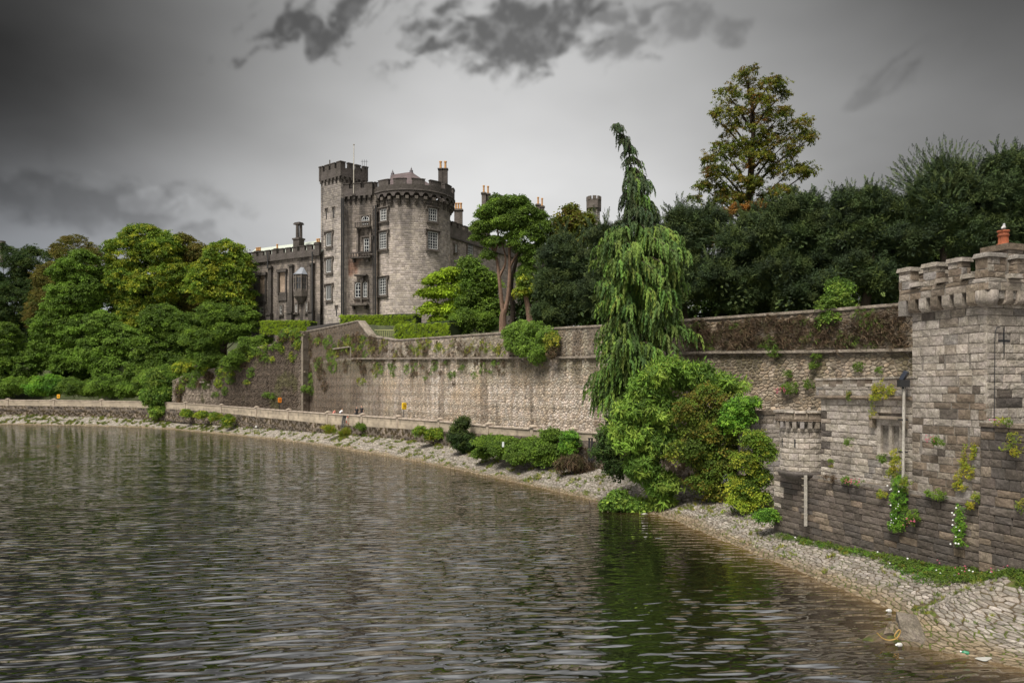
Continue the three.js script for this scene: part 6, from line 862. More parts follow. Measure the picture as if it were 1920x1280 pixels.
{
  // tall thin autumn tree
  const o = { seed: 220, d: 82, pal: 'autumn', geo: G.broad, size: 0.52, bough: 0.68, per: 9, squash: 0.85, sparse: 3.9, ells: [[1397, 142, 29, 20], [1441, 160, 38, 20], [1366, 178, 29, 22], [1467, 176, 22, 12], [1410, 200, 49, 26], [1364, 222, 34, 22], [1454, 226, 43, 26], [1500, 232, 25, 20], [1338, 216, 16, 8], [1394, 255, 52, 26], [1465, 275, 49, 28], [1509, 262, 22, 26], [1357, 285, 40, 20], [1328, 300, 25, 10], [1412, 305, 54, 26], [1476, 325, 45, 24], [1514, 320, 18, 18], [1344, 325, 40, 18], [1388, 350, 56, 22], [1322, 352, 34, 12], [1460, 365, 45, 20], [1366, 378, 54, 16], [1302, 375, 18, 8], [1421, 395, 47, 16]] };
  const t = thing('autumn_tree', 'very tall sparse tree turning brown, standing against the grey sky', 'tree'), q = (x, y, z = 0) => P(x, y, o.d + z), r = rng(4);
  part('trunk', tube([q(1408, 600), q(1406, 480), q(1404, 400), q(1410, 300), q(1413, 220), q(1402, 150)], 0.75, 18, 8, 0.1), M.bark, t);
  part('limbs', merge(o.ells.map(([x, y]) => { const yy = Math.min(430, y + 40 + Math.abs(x - 1408) * 0.55), a = q(1407, yy), b = q(lerp(1407, x, 0.55), lerp(yy, y, 0.6), (r() - 0.5) * 2), c = q(x + (x - 1407) * 0.12, y - 4); return tube([a, b, c], 0.17, 8, 5, 0.03); })), M.bark, t);
  foliage(t, { ...o, inside: () => r() < 0.06 });
  foliage(t, { part: 'orange_leaves', seed: 221, d: 70, pal: 'orange', geo: G.broad, size: 0.55, bough: 0.7, per: 22, squash: 0.45, sparse: 4.5, ells: [[1385, 392, 34, 12], [1345, 415, 26, 10], [1415, 385, 26, 9], [1365, 402, 30, 10], [1345, 450, 18, 7], [1330, 432, 14, 8]] });
  foliage(t, { part: 'rusty_leaves', seed: 222, d: 81, pal: 'orange', geo: G.broad, size: 0.42, bough: 0.6, per: 5, squash: 0.8, sparse: 5, ells: [[1412, 195, 16, 26], [1430, 228, 20, 16], [1404, 312, 9, 24], [1450, 260, 14, 12], [1330, 325, 12, 5]] });
}
shrub('wall_top_shrub', 'fresh green shrub hanging over the great wall just left of the turret', 'shrub', { seed: 223, d: 43, pal: 'elder', geo: G.small, size: 0.5, bough: 0.55, per: 30, ells: [[1572, 540, 24, 18], [1560, 565, 26, 20], [1580, 580, 22, 18], [1562, 600, 16, 14]] });

// ---------------------------------------------------------------- weeping conifer
{
  const d = 49, t = thing('weeping_conifer', 'tall weeping conifer with bent tip and hanging green curtains, in front of the wall', 'tree'), k = d / FX, r = rng(300);
  const L = pad([[238, 1146], [262, 1158], [300, 1166], [345, 1164], [400, 1164], [430, 1158], [440, 1136], [470, 1124], [520, 1130], [600, 1128], [640, 1122], [700, 1118], [740, 1118], [800, 1138]]), Rr = pad([[238, 1158], [262, 1180], [290, 1194], [325, 1212], [350, 1222], [400, 1224], [430, 1232], [440, 1274], [480, 1292], [520, 1278], [600, 1268], [640, 1282], [690, 1232], [740, 1200], [800, 1165]]), mid = pad([[238, 1150], [262, 1168], [300, 1180], [400, 1190], [640, 1192], [800, 1170]]);
  part('trunk', tube([[1190, 830], [1192, 700], [1194, 560], [1192, 420], [1184, 320], [1174, 268], [1153, 241]].map(([x, y]) => P(x, y, d)), 0.26, 22, 8, 0.03), M.bark, t);
  const br = [], list = [], cols = [[0.075, 0.14, 0.016], [0.105, 0.18, 0.02], [0.05, 0.10, 0.014], [0.13, 0.20, 0.024], [0.07, 0.125, 0.017]], up = [[0.026, 0.052, 0.014], [0.036, 0.065, 0.016], [0.045, 0.07, 0.015]];
  for (let i = 0; i < 420; i++) {
    const lev = Math.floor(i / 14) / 30, f = clamp(lev + 0.022 * (r() - 0.5)), y = 243 + Math.pow(f, 0.9) * 525, a = r() < 0.3 ? r() * 6.283 : r() * 3.1416, side = Math.sign(Math.cos(a)) * Math.pow(Math.abs(Math.cos(a)), 0.6), w = side > 0 ? Rr(y + 14) - mid(y) : mid(y) - L(y + 14), reach = Math.max(0.15, w * k * (0.86 + 0.34 * r()) * (0.72 + 0.5 * hash3(Math.floor(i / 14), Math.floor(a * 1.2), 5)) - (y < 420 ? 0.3 : 0.1)), deep = Math.max(0.6, (Rr(y) - L(y)) / 2 * k) * (0.62 + 0.42 * r());
    const s = P(mid(y), y - 8, d), e = s.clone().add(V(side * reach * 0.97, -0.2 - 0.16 * reach, Math.sin(a) * deep)), h = s.clone().lerp(e, 0.5).add(V(0, 0.3 + 0.14 * reach, 0)), curve = new THREE.QuadraticBezierCurve3(s, h, e), n = Math.max(6, Math.round(reach * 9));
    br.push(tube([s, h.clone().lerp(s.clone().lerp(e, 0.5), 0.5), e], 0.05, 5, 4, 0.02));
    const pal = y < 300 ? up : y < 430 && r() < 0.72 ? up : cols, tone = (0.75 + 0.5 * r()) * (y < 430 ? 1 : 1.0), base = pick(pal, r), len = y < 330 ? 0.5 : 0.75;
    for (let j = 0; j < n; j++) { const u = 0.06 + 0.94 * (j + r()) / n, p = curve.getPoint(u).add(V((r() - 0.5) * 0.3, 0, (r() - 0.5) * 0.3)), tip = u > 0.85 ? 1.15 : 1; const q = new THREE.Quaternion().setFromEuler(new THREE.Euler((r() - 0.5) * 0.4, Math.atan2(-Math.sin(a) * deep, side * reach) + (r() - 0.5) * 2.2, (r() - 0.5) * 0.4, 'YXZ')); list.push({ p, q, s: V(0.85, y < 330 ? 1.1 : 1.55, 0.85).multiplyScalar(len * tip * (0.6 + 0.5 * r())), c: (r() < 0.7 ? base : pick(pal, r)).map((v) => v * tone * (0.85 + 0.3 * r())) }); }
  }
  part('branches', merge(br), M.bark, t); scatter('hanging_sprays', G.tassel, LM.needle, list, t);
}

// ---------------------------------------------------------------- thicket at the water's edge in the middle
shrub('buddleia_bush', 'large blue-green buddleia bush with long leaves leaning over the bank', 'bush', { seed: 310, d: 43, pal: 'elder', geo: G.spear, size: 0.62, bough: 0.72, per: 30, squash: 0.7, deep: 0.6, ells: [[1250, 702, 50, 28], [1300, 706, 40, 28], [1215, 735, 44, 34], [1190, 775, 40, 36], [1240, 765, 46, 36], [1180, 820, 36, 38], [1225, 825, 46, 42], [1205, 875, 36, 36], [1235, 905, 36, 34], [1345, 718, 34, 20], [1370, 728, 28, 14], [1250, 935, 22, 20]] });
shrub('bronze_bush', 'brownish-green fine-leaved bush in the middle of the waterside thicket', 'bush', { seed: 311, d: 41.5, pal: 'tawny', geo: G.small, size: 0.5, bough: 0.62, per: 30, squash: 0.7, deep: 0.55, ells: [[1325, 745, 40, 28], [1290, 770, 36, 30], [1350, 770, 36, 30], [1310, 805, 48, 36], [1360, 815, 34, 34], [1290, 845, 40, 36], [1340, 860, 48, 36], [1325, 900, 40, 26], [1350, 925, 30, 20]] });
shrub('ivy_mound', 'bright ivy mound covering a stub of wall right of the bronze bush', 'ivy', { seed: 312, d: 40.5, pal: 'ivy', geo: G.ivy, size: 0.42, bough: 0.5, per: 30, deep: 0.5, ells: [[1385, 762, 28, 24], [1412, 757, 16, 14], [1372, 790, 26, 24], [1395, 785, 22, 22]] });
shrub('climbing_bush', 'yellow-green climber cascading to the cobbles beside the bartizan', 'bush', { seed: 313, d: 38, pal: 'lime', geo: G.small, size: 0.44, bough: 0.52, per: 30, deep: 0.5, ells: [[1415, 825, 30, 20], [1432, 850, 20, 24], [1400, 865, 34, 28], [1425, 895, 28, 30], [1395, 910, 30, 26], [1420, 935, 30, 22], [1388, 945, 24, 18]] });
shrub('waterside_weeds', 'light green leafy weeds trailing into the water below the buddleia', 'weeds', { seed: 314, d: 43.5, pal: 'elder', geo: G.broad, size: 0.5, bough: 0.42, per: 24, rz: 0.8, ells: [[1160, 938, 24, 18], [1145, 948, 18, 10], [1190, 948, 24, 16], [1220, 958, 20, 10], [1235, 945, 20, 14]] });
shrub('dark_ivy_bush', 'dark ivy bush left of the buddleia at the end of the promenade parapet', 'bush', { seed: 315, d: 46, pal: 'dark', geo: G.ivy, size: 0.5, bough: 0.55, per: 28, ells: [[1142, 815, 20, 24], [1138, 850, 20, 26], [1158, 875, 18, 26], [1160, 790, 16, 22]] });
shrub('fern_clump', 'small yellow-green clump at the foot of the bartizan base', 'plant', { seed: 316, d: 33.5, pal: 'tawny', geo: G.small, size: 0.34, bough: 0.3, per: 22, ells: [[1497, 960, 14, 14], [1484, 968, 10, 10]] });
shrub('fern_clump', 'bright green tuft on the cobbles left of the bartizan base', 'plant', { seed: 317, d: 33.8, pal: 'ivy', geo: G.small, size: 0.34, bough: 0.32, per: 22, ells: [[1440, 966, 16, 12], [1425, 972, 10, 7]] });
{ const a = P(1400, 800, 41.3), t = thing('wall_stub', 'broken grey stone wall end between the thicket and the bartizan', 'wall'); const r = rng(6); part('wall_core', box(2.3, 6.2, 0.8, a.x + 0.6, 2.6, a.z), M.mortar, t); blocks(t, 2.3, 1, 5.7, 0.26, 0.5, (u, y) => ({ pos: V(a.x - 0.55 + u, y, a.z + 0.44), turn: 0 }), (u, y, q) => pick(ash, q), 318); part('coping_stone', box(1.6, 0.22, 1, a.x + 0.7, 5.8, a.z), ashBrown[0], t); }

// ---------------------------------------------------------------- growth along the river wall
shrub('juniper_bush', 'dark pointed bush against the promenade parapet', 'bush', { seed: 320, d: 71.5, pal: 'dark', geo: G.spear, size: 0.6, bough: 0.55, per: 26, ells: [[868, 796, 12, 16], [862, 815, 20, 18], [874, 828, 24, 16]] });
shrub('bramble_bush', 'long dark green bramble bank below the promenade, with a white scrap in it', 'bush', { seed: 321, d: 60.5, pal: 'mid', geo: G.small, size: 0.55, bough: 0.6, per: 28, rz: 1.5, squash: 0.5, ells: [[915, 828, 28, 18, 4], [950, 838, 32, 24, 2], [990, 842, 34, 26], [1025, 848, 28, 28, -2], [1035, 815, 14, 12, -2], [970, 858, 34, 12, -1], [905, 848, 24, 12, 5]] });
shrub('ivy_drape', 'bright green ivy drape over the parapet right of the bramble bank', 'ivy', { seed: 322, d: 56.5, pal: 'ivy', geo: G.ivy, size: 0.42, bough: 0.42, per: 26, rz: 0.4, ells: [[1068, 818, 16, 10], [1064, 838, 12, 16], [1072, 832, 12, 16]] });
shrub('dry_weeds', 'dry tan weeds at the wall foot beside the two black posts', 'weeds', { seed: 323, d: 55, pal: 'dead', geo: G.twig, size: 0.7, bough: 0.5, per: 18, rz: 0.7, ells: [[1078, 865, 18, 12], [1100, 878, 18, 10], [1058, 868, 12, 10]] });
shrub('wall_weeds', 'bushy green weeds hanging from the parapet base left of the dark pointed bush', 'weeds', { seed: 324, d: 78.5, pal: 'lime', geo: G.small, size: 0.55, bough: 0.5, per: 22, rz: 0.8, ells: [[790, 808, 13, 9], [808, 814, 16, 10], [824, 812, 12, 9]] });
shrub('wall_weeds', 'long low strip of green weeds below the parapet right of the small tree', 'weeds', { seed: 325, d: 128, pal: 'lime', geo: G.small, size: 0.8, bough: 0.6, per: 22, rz: 1, ells: [[350, 775, 16, 5, 5], [378, 777, 18, 6], [405, 781, 15, 6, -4], [428, 786, 9, 10, -7]] });
shrub('wall_weeds', 'small dark weed clump at the wall foot right of the ladder', 'weeds', { seed: 326, d: 94, pal: 'mid', geo: G.small, size: 0.5, bough: 0.45, per: 18, rz: 0.5, ells: [[688, 818, 9, 8], [676, 800, 6, 4]] });
shrub('wall_weeds', 'pale grassy tuft at the foot of the ladder', 'weeds', { seed: 327, d: 97, pal: 'grass', geo: G.grass, size: 0.7, bough: 0.5, per: 14, rz: 0.5, ells: [[648, 815, 8, 4], [620, 808, 5, 5]] });
// ---------------------------------------------------------------- growth on the walls
function onWallGrowth(name, label, cat, pl, specs, o) {   // specs: [px, py, rx, ry] patches lying on a wall plane
  const t = thing(name, label, cat), r = rng(o.seed), list = [], pal = PAL[o.pal];
  for (const [px, py, rx, ry, pl2] of specs) { const [u, y, d] = pl.hit(px, py, o.off || 0.1), w = rx * d / FX / Math.max(0.35, Math.abs(pl.nx * (px - CX) / FX - pl.nz) ), h = ry * d / FX, n = Math.round((o.dens || 50) * w * h * 4 + 4); for (let i = 0; i < n; i++) { const a = rdir(r), q = pl.at(u + a.x * w, y + a.y * h, (o.off || 0.1) + Math.abs(a.z) * (o.thick || 0.3)), out = V(pl.nx, 0.6, pl.nz).add(rdir(r).multiplyScalar(0.6)); list.push({ p: q, q: o.hang ? new THREE.Quaternion().setFromEuler(new THREE.Euler((r() - 0.5) * 0.5, r() * 6.28, (r() - 0.5) * 0.5)) : toward(out, r() * 6.28), s: (o.size || 0.3) * (0.6 + 0.7 * r()), c: ((kk) => pick(pl2 ? PAL[pl2] : pal, r).map((v) => v * kk))(0.75 + 0.5 * r()) }); } }
  scatter('foliage', o.geo || G.small, o.mat || LM.broad, list, t);
  if (o.flowers) { const fl = []; for (const [px, py, rx, ry, n, c, s] of o.flowers) for (let i = 0; i < n; i++) { const [u, y] = pl.hit(px + (r() - 0.5) * 2 * rx, py + (r() - 0.5) * 2 * ry, o.off || 0.1); fl.push({ p: pl.at(u, y, (o.off || 0.1) + (o.thick || 0.3) + 0.05), q: toward(rdir(r), 0), s: s * (0.6 + 0.7 * r()), c }); } scatter('flowers', flowerGeo, std(1, 1, 1, 0.8), fl, t); }
  return t;
}
const PINK = [0.42, 0.09, 0.14], WHITE = [0.75, 0.75, 0.72];
onWallGrowth('wall_ivy', 'big dark green ivy bush hanging over the great wall left of the weeping conifer', 'ivy', wallB, [[978, 620, 18, 16], [992, 632, 16, 14], [968, 642, 12, 16], [1002, 650, 18, 14], [985, 652, 14, 12], [1022, 655, 14, 12], [1012, 668, 10, 12], [1040, 640, 10, 16, 'grass'], [1030, 628, 12, 12], [1003, 615, 12, 9], [1045, 660, 6, 10, 'dead'], [960, 625, 8, 12]], { seed: 330, pal: 'chestnut', geo: G.ivy, size: 0.55, off: 0.25, thick: 0.9, dens: 34 });
onWallGrowth('hanging_creeper', 'ragged green and brown creeper strands on the upper band of the great wall', 'creeper', wallB, (() => { const r = rng(31), o = []; for (let i = 0; i < 60; i++) { const px = 690 + r() * 280, top = topAt.b(wallB.hit(px, 640)[0]); o.push([px, 640 + r() * 26, 3 + r() * 4, 3 + r() * 9, r() < 0.45 ? 'dead' : 'grass']); } for (let i = 0; i < 45; i++) { const px = 700 + r() * 250; o.push([px, 676 + r() * r() * 55, 3 + r() * 5, 2 + r() * 5, r() < 0.4 ? 'dead' : 'mid']); } return o; })(), { seed: 331, pal: 'grass', geo: G.twig, mat: LM.needle, size: 0.42, thick: 0.12, dens: 6 });
onWallGrowth('dead_creeper', 'mat of dead brown creeper on the wall top between conifer and turret', 'creeper', wallB, (() => { const r = rng(33), o = []; for (let i = 0; i < 210; i++) { const px = 1290 + r() * 410, y0 = lerp(602, 573, (px - 1300) / 400), b = r(); o.push([px, y0 + 4 + b * lerp(40, 72, (px - 1290) / 410), 6 + r() * 9, 3 + r() * 9, r() < 0.08 ? 'mid' : 'dead']); } return o; })(), { seed: 332, pal: 'dead', geo: G.twig, mat: LM.needle, size: 0.34, thick: 0.25, dens: 13 });
onWallGrowth('old_wall_creeper', 'patchy green creeper over the dark old wall above the promenade', 'creeper', wallA, (() => { const r = rng(35), o = []; for (let i = 0; i < 60; i++) { const px = 335 + r() * 230, y0 = EYE, top = HZ - (topAt.a(wallA.hit(px, 700)[0]) - EYE) * FX / wallA.hit(px, 700)[2]; o.push([px, top + 2 + r() * r() * 70, 3 + r() * 7, 2 + r() * 8, r() < 0.3 ? 'dead' : r() < 0.5 ? 'lime' : 'mid']); } for (const [x, y] of [[500, 740], [515, 742], [575, 728], [573, 730]]) o.push([x, y, 6, 4, 'mid']); return o; })(), { seed: 333, pal: 'mid', geo: G.ivy, size: 0.7, thick: 0.35, dens: 9 });
onWallGrowth('old_wall_creeper', 'brown and green growth trailing down the dark left end of the great wall', 'creeper', wallB, (() => { const r = rng(37), o = []; for (let i = 0; i < 60; i++) { const px = 580 + r() * 130; o.push([px, 632 + r() * r() * 100, 3 + r() * 6, 3 + r() * 9, r() < 0.5 ? 'dead' : r() < 0.6 ? 'mid' : 'grass']); } for (let i = 0; i < 16; i++) o.push([574 + r() * 9, 628 + r() * 115, 3 + r() * 3, 4 + r() * 6, r() < 0.5 ? 'dead' : 'mid']); return o; })(), { seed: 334, pal: 'mid', geo: G.twig, mat: LM.needle, size: 0.5, thick: 0.2, dens: 7 });
for (const [i, [label, s, fl]] of [['round valerian bush with pink flowers on the near great wall', [[1482, 727, 15, 11]], [[1470, 732, 12, 6, 26, PINK, 0.07]]], ['small dark tuft on the wall left of the crenellated parapet', [[1519, 720, 8, 8]]], ['grassy tuft on the wall ledge above the valerian', [[1455, 662, 11, 6]]], ['pair of small tufts on the wall under the ledge', [[1533, 668, 8, 5], [1528, 684, 8, 6]]], ['small tuft on the wall above the crenellated gate wall', [[1613, 687, 9, 7]]], ['faint tuft on the wall close to the turret', [[1653, 694, 8, 5]]], ['tiny tuft on the wall above the pink valerian', [[1479, 700, 6, 6]]]].entries()) onWallGrowth('wall_tuft', label, 'plant', wallB, s, { seed: 340 + i, pal: i === 0 ? 'chestnut' : 'mid', geo: G.small, size: 0.26, thick: 0.3, dens: 90, flowers: fl });
onWallGrowth('yellow_climber', 'bright yellow climber on the crenellated parapet above the window', 'ivy', gate, [[1645, 728, 7, 9], [1640, 744, 8, 5], [1649, 745, 7, 5], [1657, 720, 1.6, 12], [1664, 740, 4, 8], [1672, 730, 5, 8], [1676, 735, 4, 4], [1637, 770, 3, 14, 'grass'], [1594, 745, 2.5, 12, 'tawny']], { seed: 350, pal: 'yellow', geo: G.ivy, size: 0.15, off: 0.06, thick: 0.1, dens: 200 });
onWallGrowth('climbing_ivy', 'thick green ivy column with white flowers under the floodlight pole', 'ivy', gate, [[1690, 905, 11, 14], [1688, 935, 13, 18], [1690, 965, 12, 20], [1684, 985, 12, 10], [1685, 870, 7, 12, 'yellow'], [1678, 890, 8, 9, 'grass'], [1683, 850, 5, 9, 'yellow'], [1704, 905, 5, 14, 'grass']], { seed: 351, pal: 'ivy', geo: G.ivy, size: 0.17, off: 0.22, thick: 0.28, dens: 190, flowers: [[1688, 945, 14, 40, 14, WHITE, 0.055]] });
onWallGrowth('turret_climber', 'forked yellow-green climber on the turret wall above the ledge', 'ivy', gate, [[1830, 838, 4, 8], [1826, 852, 4, 8], [1811, 845, 3, 10], [1808, 865, 5, 9], [1812, 880, 9, 9], [1798, 895, 6, 10], [1822, 890, 6, 7], [1796, 912, 6, 8], [1806, 915, 5, 5], [1825, 880, 5, 5]], { seed: 352, pal: 'yellow', geo: G.ivy, size: 0.14, off: 0.05, thick: 0.1, dens: 130 });
onWallGrowth('bindweed_column', 'slender dark green column of bindweed with white flowers below the ledge', 'ivy', gate, [[1803, 955, 5, 8], [1806, 975, 6, 12], [1802, 995, 8, 12], [1804, 1012, 8, 12]], { seed: 353, pal: 'ivy', geo: G.ivy, size: 0.16, off: 0.26, thick: 0.2, dens: 200, flowers: [[1803, 985, 10, 36, 12, WHITE, 0.06]] });
onWallGrowth('wall_head_plants', 'yellow-green plants on top of the dark side wall at the right edge', 'plant', gate, [[1880, 790, 14, 5], [1898, 792, 10, 4, 'tawny'], [1905, 820, 12, 9, 'grass'], [1912, 845, 12, 9], [1890, 838, 8, 6, 'grass'], [1915, 950, 6, 14, 'grass']], { seed: 354, pal: 'yellow', geo: G.ivy, size: 0.16, off: 0.45, thick: 0.15, dens: 80, flowers: [[1875, 788, 10, 3, 6, PINK, 0.04]] });
onWallGrowth('ledge_plants', 'mixed wild plants with pink flowers growing along the stone ledge', 'plant', gate, [[1600, 900, 18, 5, 'mid'], [1758, 925, 18, 8, 'mid'], [1836, 930, 10, 5, 'grass'], [1555, 895, 10, 4, 'dead'], [1826, 945, 9, 5, 'yellow'], [1762, 826, 13, 8, 'mid'], [1715, 970, 11, 12, 'mid'], [1655, 925, 8, 5, 'grass'], [1492, 882, 9, 6, 'ivy'], [1660, 858, 12, 5, 'mid'], [1595, 828, 4, 8, 'mid'], [1560, 870, 2, 9, 'tawny']], { seed: 355, pal: 'mid', geo: G.spear, size: 0.2, off: 0.22, thick: 0.2, dens: 70, flowers: [[1608, 902, 14, 5, 26, PINK, 0.045], [1755, 822, 10, 8, 16, PINK, 0.035], [1716, 978, 12, 8, 18, PINK, 0.04]] });
{
  // low growth on the bank at the foot of the gate walls, and moss in the cobble joints
  const r = rng(61), list = [], fl = [], pk = [];
  for (let i = 0; i < 26000; i++) {
    const row = bankLUT[500 + Math.floor(r() * 400)], s = row[0] + r() * 0.3, q = bankAt(s, 0.3 + 0.8 * r()), x = CX + FX * q.x / -q.z; if (q.z > -12 || q.z < -33.5) continue;
    const o = (q.x - gate.x0) * gate.nx + (q.z - gate.z0) * gate.nz - 0.16, n = fbm(q.x * 0.9, q.z * 0.9, 5, 3); if (o < 0 || o > 2.4) continue;
    const w = lerp(0.45, 1.15, step(1600, 1760, x)) * (0.45 + 1.1 * n); if (o > w * (0.5 + 0.6 * r())) continue;
    const warm = r() < 0.2; list.push({ p: q.clone().add(V(0, 0.03 + 0.12 * r() * (1 - o / 2.4), 0)), q: toward(UP.clone().add(rdir(r).multiplyScalar(0.4)), r() * 6.28), s: 0.16 * (0.6 + 0.9 * r()), c: ((kk) => pick(warm ? PAL.tawny : n > 0.55 ? PAL.ivy : PAL.mid, r).map((v) => v * kk))(0.6 + 0.5 * r()) });
    if (r() < 0.01) fl.push({ p: q.clone().add(V(0, 0.16, 0)), q: toward(rdir(r), 0), s: 0.05 + 0.03 * r(), c: WHITE }); if (r() < 0.02 && fbm(q.x * 1.3, q.z * 1.3, 9, 2) > 0.6) pk.push({ p: q.clone().add(V(0, 0.2 + 0.1 * r(), 0)), q: toward(rdir(r), 0), s: 0.05, c: PINK });
  }
  const gc = tag(scatter('ground_cover', G.ivy, LM.broad, list), 'creeping green ground cover with white flowers along the gate wall foot', 'ground cover'); 
  tag(scatter('bindweed_flowers', flowerGeo, std(1, 1, 1, 0.8), fl), 'scattered white bindweed flowers in the green strip on the bank', 'flowers'); if (pk.length) tag(scatter('valerian_flowers', flowerGeo, std(1, 1, 1, 0.8), pk), 'scattered pink valerian flowers in the green strip on the bank', 'flowers');
  const moss = []; for (let i = 0; i < 26000; i++) { const s = r() * bankL, t = r() * 1.02, q = bankAt(s, t), n = fbm(q.x * 1.5 + 4, q.z * 1.5, 8.8, 3); if (q.z > -12 || n < 0.60 || t < 0.06) continue; moss.push({ p: q.add(V(0, 0.025, 0)), q: toward(UP.clone().add(rdir(r).multiplyScalar(0.5)), r() * 6.28), s: 0.10 * (0.6 + 0.8 * r()) * (1 + -q.z / 60), c: ((kk) => pick(r() < 0.3 ? PAL.tawny : PAL.grass, r).map((v) => v * kk))(0.6 + 0.4 * r()) }); }
  tag(scatter('moss_tufts', G.grass, LM.needle, moss), 'yellow-green moss and grass tufts between the cobbles of the river bank', 'moss');
}

// ---------------------------------------------------------------- small things
function lifeBox(label, px, py, w, h, d, col, turn = 0.6) {
  const q = P(px, py, d), t = thing('lifebuoy_box', label, 'lifebuoy box', q, turn), m = std(...col, 0.5), k = d / FX, W = w * k, H = h * k;
  const s = new THREE.Shape(), r = W * 0.3; s.moveTo(-W / 2 + r, -H / 2); s.lineTo(W / 2 - r, -H / 2); s.quadraticCurveTo(W / 2, -H / 2, W / 2, -H / 2 + r); s.lineTo(W / 2, H / 2 - r); s.quadraticCurveTo(W / 2, H / 2, W / 2 - r, H / 2); s.lineTo(-W / 2 + r, H / 2); s.quadraticCurveTo(-W / 2, H / 2, -W / 2, H / 2 - r); s.lineTo(-W / 2, -H / 2 + r); s.quadraticCurveTo(-W / 2, -H / 2, -W / 2 + r, -H / 2);
  part('case', new THREE.ExtrudeGeometry(s, { depth: 0.16, bevelEnabled: true, bevelSize: 0.03, bevelThickness: 0.03, bevelSegments: 2 }), m, t); const ring = new THREE.TorusGeometry(W * 0.2, W * 0.06, 8, 16); ring.translate(0, H * 0.05, 0.19); part('ring_emblem', ring, std(col[0] * 0.35, col[1] * 0.3, col[2], 0.6), t);
  part('post', new THREE.CylinderGeometry(0.04, 0.04, 1.5, 8).translate(0, -H / 2 - 0.7, -0.02), M.iron, t); return t;
}
{ const d1 = wallB.hit(757, 761, 1.4)[2]; lifeBox('bright yellow lifebuoy box on the promenade before the great wall', 757, 761, 8, 12, d1, [0.72, 0.46, 0.01], 0.7); const d2 = wallA.hit(524, 750, 1.2)[2]; lifeBox('orange lifebuoy box on the promenade before the dark old wall', 524, 750, 6, 9, d2, [0.75, 0.22, 0.01], 0.5); lifeBox('yellow lifebuoy box on the parapet at the far left', 109.5, 743, 5.5, 7, 157, [0.65, 0.32, 0.01], 0); }
{ // lifebuoy hung on the parapet, ladder over the wall
  const q = P(652.5, 788, 97.4), t = thing('lifebuoy', 'faded red and white lifebuoy hanging on the parapet beside the black ladder', 'lifebuoy', q, 0.75); for (let i = 0; i < 8; i++) { const g = new THREE.TorusGeometry(0.34, 0.075, 8, 8, Math.PI / 4 - 0.01); g.rotateZ(i * Math.PI / 4); g.scale(0.8, 1.35, 1); part(i % 2 ? 'band' : 'ring_section', g, i % 2 ? std(0.5, 0.42, 0.36, 0.7) : std(0.42, 0.13, 0.085, 0.7), t); }
  const l = thing('wall_ladder', 'black iron ladder leaning from the parapet down to the cobbles', 'ladder'), a0 = P(638.5, 815, 97), a1 = P(643, 780, 98.6), b0 = P(641.5, 815, 96.6), b1 = P(646.5, 780.5, 98.2); for (const [u, v] of [[a0, a1], [b0, b1]]) part('rail', tube([u, u.clone().lerp(v, 0.5), v], 0.075, 4, 6), M.iron, l); for (let i = 0; i < 8; i++) { const f = (i + 0.5) / 8; part('rung', tube([a0.clone().lerp(a1, f), a0.clone().lerp(b1, 0).lerp(a1, f).lerp(b0.clone().lerp(b1, f), 0.5), b0.clone().lerp(b1, f)], 0.035, 2, 5), M.iron, l); } part('hook', box(0.5, 0.14, 0.5, b1.x + 0.05, b1.y, b1.z), M.iron, l);
  for (const [px, lab] of [[1105, 'left of the two black posts at the wall foot near the weeping conifer'], [1110, 'right of the two black posts at the wall foot near the weeping conifer']]) { const p = P(px, 862, 55.3), w = thing('black_post', lab, 'post', p); part('shaft', box(0.13, 1.75, 0.13, 0, 0.7, 0), M.iron, w); part('cap', box(0.19, 0.06, 0.19, 0, 1.6, 0), M.iron, w); part('foot', box(0.22, 0.1, 0.22, 0, 0.02, 0), M.iron, w); }
}
// bodies: one skin per figure from tapered capsules joined smoothly
function figure(caps, colourAt, lo, hi, res, k = 0.05) {
  const mc = new MarchingCubes(res, new THREE.MeshBasicMaterial(), false, false, 60000), c = [0, 1, 2].map((i) => (lo[i] + hi[i]) / 2), h = Math.max(hi[0] - lo[0], hi[1] - lo[1], hi[2] - lo[2]) / 2, n = res;
  for (let z = 0; z < n; z++) for (let y = 0; y < n; y++) for (let x = 0; x < n; x++) {
    const p = [c[0] + (x - n / 2) / (n / 2) * h, c[1] + (y - n / 2) / (n / 2) * h, c[2] + (z - n / 2) / (n / 2) * h]; let d = 1;
    for (const [a, b, ra, rb] of caps) { const ab = [b[0] - a[0], b[1] - a[1], b[2] - a[2]], ap = [p[0] - a[0], p[1] - a[1], p[2] - a[2]], L = ab[0] ** 2 + ab[1] ** 2 + ab[2] ** 2, t = L ? clamp((ab[0] * ap[0] + ab[1] * ap[1] + ab[2] * ap[2]) / L) : 0, e = Math.hypot(ap[0] - ab[0] * t, ap[1] - ab[1] * t, ap[2] - ab[2] * t) - lerp(ra, rb, t), m = clamp(0.5 + 0.5 * (d - e) / k); d = d * (1 - m) + e * m - k * m * (1 - m); }
    mc.field[x + y * n + z * n * n] = -d;
  }
  mc.isolation = 0; mc.update(); const g = new THREE.BufferGeometry(), pos = new Float32Array(mc.count * 3), nor = new Float32Array(mc.count * 3), col = new Float32Array(mc.count * 3);
  for (let i = 0; i < mc.count; i++) { const q = [0, 1, 2].map((j) => mc.positionArray[3 * i + j] * h + c[j]); pos.set(q, 3 * i); nor.set([mc.normalArray[3 * i], mc.normalArray[3 * i + 1], mc.normalArray[3 * i + 2]], 3 * i); col.set(colourAt(...q), 3 * i); }
  g.setAttribute('position', new THREE.BufferAttribute(pos, 3)); g.setAttribute('normal', new THREE.BufferAttribute(nor, 3)); g.setAttribute('color', new THREE.BufferAttribute(col, 3)); g.computeVertexNormals(); return g;
}
